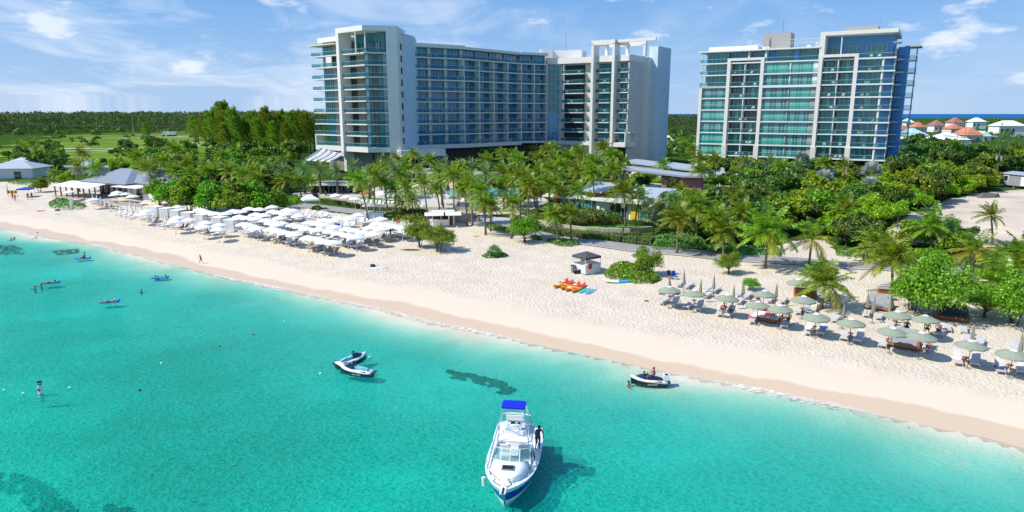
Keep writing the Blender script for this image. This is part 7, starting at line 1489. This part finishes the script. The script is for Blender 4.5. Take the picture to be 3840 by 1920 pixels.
# ------------------------------------------------------------------ jet skis
JW=mat('jet_ski_white',(.85,.85,.86),.25,.02,coat=.5); JB=mat('jet_ski_black',(.012,.012,.014),.3,.05,coat=.3); JN=mat('jet_ski_navy',(.03,.05,.13),.3); JT=mat('jet_ski_teal_seat',(.25,.60,.66),.7); JO=mat('jet_ski_orange',(.75,.22,.02),.35)
def loft(b,st,m_,caps=True):
    n=len(st[0]); vs=[p for s_ in st for p in s_]; fs=[(i*n+j,i*n+(j+1)%n,(i+1)*n+(j+1)%n,(i+1)*n+j) for i in range(len(st)-1) for j in range(n)]
    if caps: fs+=[tuple(range(n))[::-1],tuple(range((len(st)-1)*n,len(st)*n))]
    return b.add(vs,fs,m_)
def jet(p,rz,label,seat,cooler=False):
    o=empty('jet_ski',p,rz,label,'jet ski','jet skis'); S=[(0,.50,.30),(.4,.56,.32),(1.2,.58,.36),(2.0,.55,.42),(2.6,.42,.50),(3.05,.2,.60),(3.25,.03,.66)]
    b=MB(); loft(b,[[(x_,-w_*.55,-.22+.3*(x_/3.25)**3),(x_,w_*.55,-.22+.3*(x_/3.25)**3),(x_,w_,h*.35+.02),(x_,w_*1.02,h-.06),(x_,-w_*1.02,h-.06),(x_,-w_,h*.35+.02)] for x_,w_,h in S],0); b.build('lower_hull',JB,o,False)
    b=MB(); loft(b,[[(x_,-w_,h-.065),(x_,w_,h-.065),(x_,w_*.95,h+.05),(x_,w_*.55,h+.08+.10*(x_>2.2)),(x_,-w_*.55,h+.08+.10*(x_>2.2)),(x_,-w_*.95,h+.05)] for x_,w_,h in S],0); b.build('deck',JW,o,True)
    b=MB(); loft(b,[[(x_,-w_,z0),(x_,w_,z0),(x_,w_*.8,z1),(x_,-w_*.8,z1)] for x_,w_,z0,z1 in [(.45,.17,.34,.60),(.9,.2,.34,.72),(1.35,.19,.36,.72),(1.6,.18,.36,.80),(1.75,.16,.36,.78)]],0); b.build('seat',seat,o,False)
    b=MB(); loft(b,[[(x_,-w_,z0),(x_,w_,z0),(x_,w_*.6,z1),(x_,-w_*.6,z1)] for x_,w_,z0,z1 in [(1.7,.2,.38,.85),(2.0,.28,.42,.98),(2.4,.30,.5,.86),(2.8,.22,.56,.72)]],0); b.build('cowling',JN,o,False)
    b=MB(); b.bar((1.78,-.42,1.02),(1.78,.42,1.02),.06); b.bar((1.85,0,.8),(1.78,0,1.02),.10); b.box((2.05,-.38,1.0),(.16,.08,.14)); b.box((2.05,.38,1.0),(.16,.08,.14)); b.bar((1.95,-.2,.9),(2.05,-.38,1.0),.03); b.bar((1.95,.2,.9),(2.05,.38,1.0),.03); b.build('handlebar',BLACK,o)
    b=MB(); b.b2(-.25,.45,-.42,.42,.28,.36,0); b.build('rear_platform',JB,o)
    for s_ in (-1,1):
        b=MB(); b.b2(.5,1.7,s_*.42-.09,s_*.42+.09,.40,.415,0); b.build('footwell_mat',BLACK,o)
    cu=bpy.data.curves.new('t','FONT'); cu.body='SEA-DOO'; cu.size=.2; cu.extrude=.004; cu.align_x='CENTER'
    to=bpy.data.objects.new('t',cu); C.objects.link(to); me=bpy.data.meshes.new_from_object(to.evaluated_get(bpy.context.evaluated_depsgraph_get())); bpy.data.objects.remove(to); me.materials.clear(); me.materials.append(W_)
    for s_ in (-1,1): link('hull_lettering',me,o,(1.35,s_*.592,.10),(R(90),0,0 if s_<0 else math.pi))
    if cooler:
        b=MB(); b.b2(-.15,.35,-.3,.3,.5,.95,0); b.build('white_cooler',W_,o); b=MB(); b.b2(-.05,.25,-.2,.2,.95,.97,0); b.build('cooler_lid_pad',BLACK,o); b=MB(); b.b2(.3,2.0,-.585,-.575,.36,.40,0); b.b2(.3,2.0,.575,.585,.36,.40,0); b.build('orange_stripe',JO,o)
    return o
def jetpx(stern,bow,label,seat,z=.3,cooler=False):
    a=wp(*stern,z);b_=wp(*bow,z); d=b_-a; a.z=0.0; o=jet(a,math.atan2(d.y,d.x),label,seat,cooler); s=d.length/3.25; o.scale=(s,s,s); return o,d.normalized(),s
Jz=lambda x,y:(1200+x/8.587,1280+y/8.587)
jetpx(Jz(530,700),Jz(1495,440),'upper jet ski of the moored pair, bow pointing at the beach',JT,.4); jetpx(Jz(1690,960),Jz(650,850),'lower jet ski of the moored pair, bow pointing left',JT,.4)
jo,jd,js=jetpx((2300+1740/8.587,1350+650/8.587),(2300+560/8.587,1350+600/8.587),'jet ski ridden by a person in a dark vest, white cooler behind',JN,.4,True)
c_=jo.location+jd*1.25*js; person('sit',(c_.x,c_.y,.62*js),math.atan2(jd.y,jd.x)+R(90),'rider in a dark vest with long hair on the right jet ski',0,'purple','navy','blond',detail=True)
person('swim',wp(2357,1437,.1),1.0,'woman in the water holding the bow of the right jet ski',0,None,None,'hair')
# ------------------------------------------------------------------ motor boat
GEL=mat('boat_white_gelcoat',(.86,.87,.88),.22,.02,coat=.5); BST=mat('boat_blue_stripe',(.01,.03,.42),.25,.03,coat=.5); BLC=mat('bright_blue_canvas',(.005,.02,.62),.6,.04); CHR=mat('polished_tube',(.75,.76,.78),.18,.02,metal=.9); WSH=railglass('windshield_glass',(.15,.38,.38),.45); DKV=mat('dark_vinyl',(.03,.03,.035),.5); HBL=mat('hull_bottom',(.55,.68,.66),.4)
bowp=wp(1878,1868,1.5); hd=Vector((-1.2,-9.4,0)).normalized(); st_=Vector((bowp.x,bowp.y,0))-hd*9.35
bt=empty('motor_boat',st_-hd*.45,math.atan2(hd.y,hd.x),'white motor cruiser with a blue hull stripe and blue tower canopy','boat'); bt.scale=(.95,1.05,.96)
X=[0,1.5,3,4.5,6,7,7.8,8.5,9.0,9.3]; WB=[1.42,1.52,1.58,1.58,1.48,1.30,1.05,.72,.38,.08]; SZ=[.92,.92,.95,1.0,1.10,1.20,1.28,1.37,1.44,1.48]
def st4(f0,z0,f1,z1,x_,w_,sz): return None
b=MB()
def band(fr0,fr1,m_,n0=0):
    for s_ in (1,-1):
        vs=[]
        for x_,w_,z in zip(X,WB,SZ):
            fl=1-(x_/9.3)**3*.55      # flare: narrower at the waterline forward
            def at_(f_): return (x_-(1-f_)*.9*(x_/9.3)**4, s_*w_*(fl+(1-fl)*f_)*(.80+.20*f_ if f_>.3 else .86*(.3+f_)/.6), -.45+(z+.45)*f_)
            vs+=[at_(fr0),at_(fr1)]
        fs=[(2*i,2*i+1,2*i+3,2*i+2) if s_>0 else (2*i+2,2*i+3,2*i+1,2*i) for i in range(len(X)-1)]; b.add(vs,fs,m_)
band(0,.36,2); band(.36,.50,0); band(.50,.84,1); band(.84,1.0,0)
b.add([(0,-1.42,.92),(0,1.42,.92),(0,1.15,0),(0,.5,-.45),(0,-.5,-.45),(0,-1.15,0)],[(0,1,2,3,4,5)],0)
b.build('hull',[GEL,BST,HBL],bt,False)
b=MB()      # gunwale and side decks, foredeck
def wid(x_): return float(np.interp(x_,X,WB))
def shz(x_): return float(np.interp(x_,X,SZ))
n=18
for s_ in (1,-1):
    vs=[]
    for i in range(n+1):
        x_=6.4*i/n; vs+=[(x_,s_*wid(x_),shz(x_)),(x_,s_*(wid(x_)-.30),shz(x_)+.03),(x_,s_*(wid(x_)-.30),.45)]
    b.add(vs,[(3*i,3*i+1,3*i+4,3*i+3) for i in range(n)]+[(3*i+1,3*i+2,3*i+5,3*i+4) for i in range(n)],0)
vs=[]
for i in range(13):
    x_=6.2+3.1*i/12; w_=wid(x_); z=shz(x_); vs+=[(x_,-w_,z),(x_,-w_*.5,z+.03),(x_,0,z+.05),(x_,w_*.5,z+.03),(x_,w_,z)]
b.add(vs,[(5*i+j,5*i+j+1,5*i+j+6,5*i+j+5) for i in range(12) for j in range(4)],0)
b.b2(0.05,6.2,-1.2,1.2,.40,.45,0); b.b2(-.02,.25,-1.4,1.4,.45,.97,0); b.build('deck',GEL,bt,False)
b=MB()      # raised cabin trunk
sec=[(5.9,1.12,.60),(6.6,1.10,.55),(7.3,.95,.46),(7.9,.68,.34),(8.3,.36,.18),(8.5,.1,.05)]
loft(b,[[(x_,-w_,shz(x_)),(x_,w_,shz(x_)),(x_,w_*.93,shz(x_)+h*.7),(x_,w_*.6,shz(x_)+h),(x_,-w_*.6,shz(x_)+h),(x_,-w_*.93,shz(x_)+h*.7)] for x_,w_,h in sec],0); b.build('cabin_trunk',GEL,bt,True)
b=MB(); b.b2(6.95,7.4,-.30,.30,1.70,1.745,0); b.build('hatch',BLACK,bt); b=MB(); b.b2(6.90,6.95,-.35,.35,1.68,1.76,0); b.b2(7.4,7.45,-.35,.35,1.66,1.76,0); b.b2(6.95,7.4,-.35,-.30,1.66,1.76,0); b.b2(6.95,7.4,.30,.35,1.66,1.76,0); b.build('hatch_frame',MET,bt)
# windshield
wa=[(5.1,-1.22,1.25),(5.9,-1.12,1.6),(6.35,-.55,1.72),(6.45,0,1.74),(6.35,.55,1.72),(5.9,1.12,1.6),(5.1,1.22,1.25)]
wb_=[(x_-.55,y*.95,z+.55) for x_,y,z in wa]
b=MB(); b.add(wa+wb_,[(i,i+1,i+8,i+7) for i in range(6)],0); b.build('windshield',WSH,bt)
b=MB(); [b.bar(wa[i],wb_[i],.06) for i in range(7)]; [b.bar(wb_[i],wb_[i+1],.06) for i in range(6)]; [b.bar(wa[i],wa[i+1],.05) for i in range(6)]; b.build('windshield_frame',GEL,bt)
# cockpit
b=MB(); b.b2(4.6,5.9,-1.1,1.1,.45,1.15,0); b.build('dashboard',GEL,bt)
for y,m_ in ((-.6,CUSHW),(.55,CUSHW)):
    b=MB(); b.b2(3.8,4.3,y-.32,y+.32,.45,.95,0); b.b2(3.7,3.82,y-.32,y+.32,.95,1.5,0); b.build('helm_seat',m_,bt)
b=MB(); b.b2(4.62,5.1,-.3,.35,1.15,1.18,0); b.build('teak_panel',mat('varnished_teak',(.45,.18,.06),.4),bt); b=MB(); b.b2(.35,1.1,-1.1,1.1,.45,.85,0); b.b2(1.6,2.3,-.5,.5,.45,1.0,0); b.build('bench',GEL,bt)
b=MB(); b.tube([(4.66+.2*0,.55+.18*math.cos(a*math.pi/6),1.25+.18*math.sin(a*math.pi/6)) for a in range(13)],.015,0,5); b.build('steering_wheel',DKV,bt); b=MB(); b.b2(3.1,3.5,.85,1.15,.45,.85,0); b.build('red_cooler',RD,bt)
# hard top and flybridge
b=MB(); 
def rrect(x0,x1,w_,z,th,b,m_,c=.25):
    pts=[(x0,-w_+c),(x0+c,-w_),(x1-c,-w_),(x1,-w_+c),(x1,w_-c),(x1-c,w_),(x0+c,w_),(x0,w_-c)]; b.prism(pts,z,z+th,m_)
rrect(2.6,5.3,1.15,2.45,.10,b,0); b.build('hard_top',GEL,bt)
b=MB(); rrect(3.0,4.5,.8,2.55,.30,b,0); b.b2(4.0,4.4,-.45,.45,2.85,3.2,0); b.build('flybridge',GEL,bt); b=MB(); b.b2(4.02,4.2,-.2,.05,3.2,3.3,0); b.b2(4.05,4.2,.2,.35,3.2,3.27,0); b.build('instrument',DKV,bt)
b=MB(); b.tube([(3.1,-.85,3.35),(4.5,-.85,3.35),(4.8,0,3.35),(4.5,.85,3.35),(3.1,.85,3.35),(2.9,.4,3.35),(2.9,-.4,3.35),(3.1,-.85,3.35)],.045,0,6); b.b2(3.0,3.25,-.6,.6,3.0,3.35,0); b.build('flybridge_rail',W_,bt)
b=MB()
for s_ in (1,-1):
    b.bar((6.35,s_*1.30,1.15),(4.65,s_*.62,4.45),.06); b.bar((2.9,s_*1.42,.95),(3.75,s_*.62,4.45),.06); b.bar((4.9,s_*1.45,1.0),(4.4,s_*.66,4.1),.05); b.bar((5.55,s_*.98,2.75),(3.3,s_*1.0,2.6),.045); b.bar((3.1,s_*.9,2.5),(3.1,s_*.85,3.35),.045); b.bar((4.5,s_*.9,2.5),(4.5,s_*.85,3.35),.045)
    b.bar((3.75,s_*.62,4.45),(4.65,s_*.62,4.45),.05)
for x_ in (3.75,4.65): b.bar((x_,-.62,4.45),(x_,.62,4.45),.05)
b.bar((4.4,-.66,3.95),(4.4,.66,3.95),.05); b.bar((3.7,-.7,3.9),(3.7,.7,3.9),.05); b.build('tower_tubes',CHR,bt)
b=MB(); rrect(3.62,4.78,.70,4.48,.10,b,0,.12); b.build('tower_canopy',BLC,bt)
# bow rail
b=MB()
for s_ in (1,-1):
    pts=[(x_,s_*(wid(x_)*.96-.03),shz(x_)+(.55 if x_>5.9 else .30)) for x_ in (5.6,6.4,7.2,8.0,8.7,9.15)]; b.tube(pts,.018,0,5)
    for x_ in (6.4,7.2,8.0,8.7): b.bar((x_,s_*(wid(x_)*.96-.03),shz(x_)),(x_,s_*(wid(x_)*.96-.03),shz(x_)+.55),.028)
    b.bar((5.2,s_*1.5,1.05),(5.6,s_*1.47,1.35),.03)
b.build('bow_rail',CHR,bt); b=MB(); b.b2(9.0,9.75,-.16,.16,1.44,1.52,0); b.build('bow_pulpit',GEL,bt); b=MB(); b.b2(9.2,9.8,-.04,.04,1.52,1.58,0); b.build('anchor',BLACK,bt)
b=MB(); b.tube([(7.3,-1.35,.5),(7.3,-1.38,1.05)],.11,0,8); b.build('fender',W_,bt)
for nm_,pts in (('mooring_rope',[(8.9,-.2,1.5),(8.3,-.7,1.42),(7.8,-.6,1.35),(7.2,-1.0,1.25),(6.8,-1.1,1.2)]),('mooring_rope',[(9.0,.1,1.5),(8.6,.35,1.42),(8.2,.1,1.62)])):
    b=MB(); b.tube(pts,.02,0,5); b.build(nm_,DKV,bt)
bpy.context.view_layer.update(); mp_=bt.matrix_world@Vector((3.2,1.36,.97)); person('lean',mp_,bt.rotation_euler[2]-R(90)+R(-40)+math.pi+R(70),'shirtless man in dark blue shorts standing on the side deck of the boat',1,None,'navy','hair',detail=True)
# ------------------------------------------------------------------ wording of the repeats: nearest landmark and rank there
LMK=[('beach restaurant',380,740),('white cottage',40,640),('slatted cabana row',720,790),('white peaked tent',1165,786),('towel hut',1402,818),('beach bar hut',1668,843),('hotel left corner',1370,640),('pool cabanas',1260,722),
 ('orange bungalow',2130,800),('yellow bungalow',2340,825),('pink bungalow',2550,740),('blue bungalow',2480,680),('slatted kiosk',2200,1022),('pool restaurant',1640,700),('teak daybed',2876,1198),('cedar planter',3012,1112),('cedar screen',3308,1126),('front covered daybed',3388,1295),
 ('dark covered daybed',3573,1196),('apartment tower foot',2900,640),('gravel lot',3600,850),('site trailer',3800,705),('right hotel wing',2230,620),('middle hotel wing',1850,600),('transformer pole',3734,678),('sandy track mouth',3030,920),('shrubby sea grape',1575,926),('swimming pool',1760,725),('pool lawn',1480,770),
 ('green field',500,540),('casuarina grove',980,570),('large sprawling sea grape',3500,1195),('stone curved wall',2000,840),('yellow bucket',1030,915),('white towel on the sand',1425,1005),('blue shade canopies',850,600),('back umbrella rows',960,790),('front umbrella rows',1250,930)]
LP=[(n,at(u_,v_)) for n,u_,v_ in LMK]
ORD=['1st','2nd','3rd']+[f'{i}th' for i in range(4,400)]
bk={}
for o,wd in AUTO:
    p=o.location; n=min(LP,key=lambda q_:(q_[1]-p).length)[0]; bk.setdefault((wd,n),[]).append(o)
short={}
for (wd,n),L_ in bk.items():
    L_.sort(key=lambda o:(o.location.x/(o.location.y+1e-3)))
    for i,o in enumerate(L_):
        o['label']=f'{wd} near the {n}' if len(L_)==1 else f'{wd} near the {n}, {ORD[i]} from left'
seen={}
for o in sc.objects:
    if o.parent is None and o.get('label'): seen.setdefault(o['label'],[]).append(o)
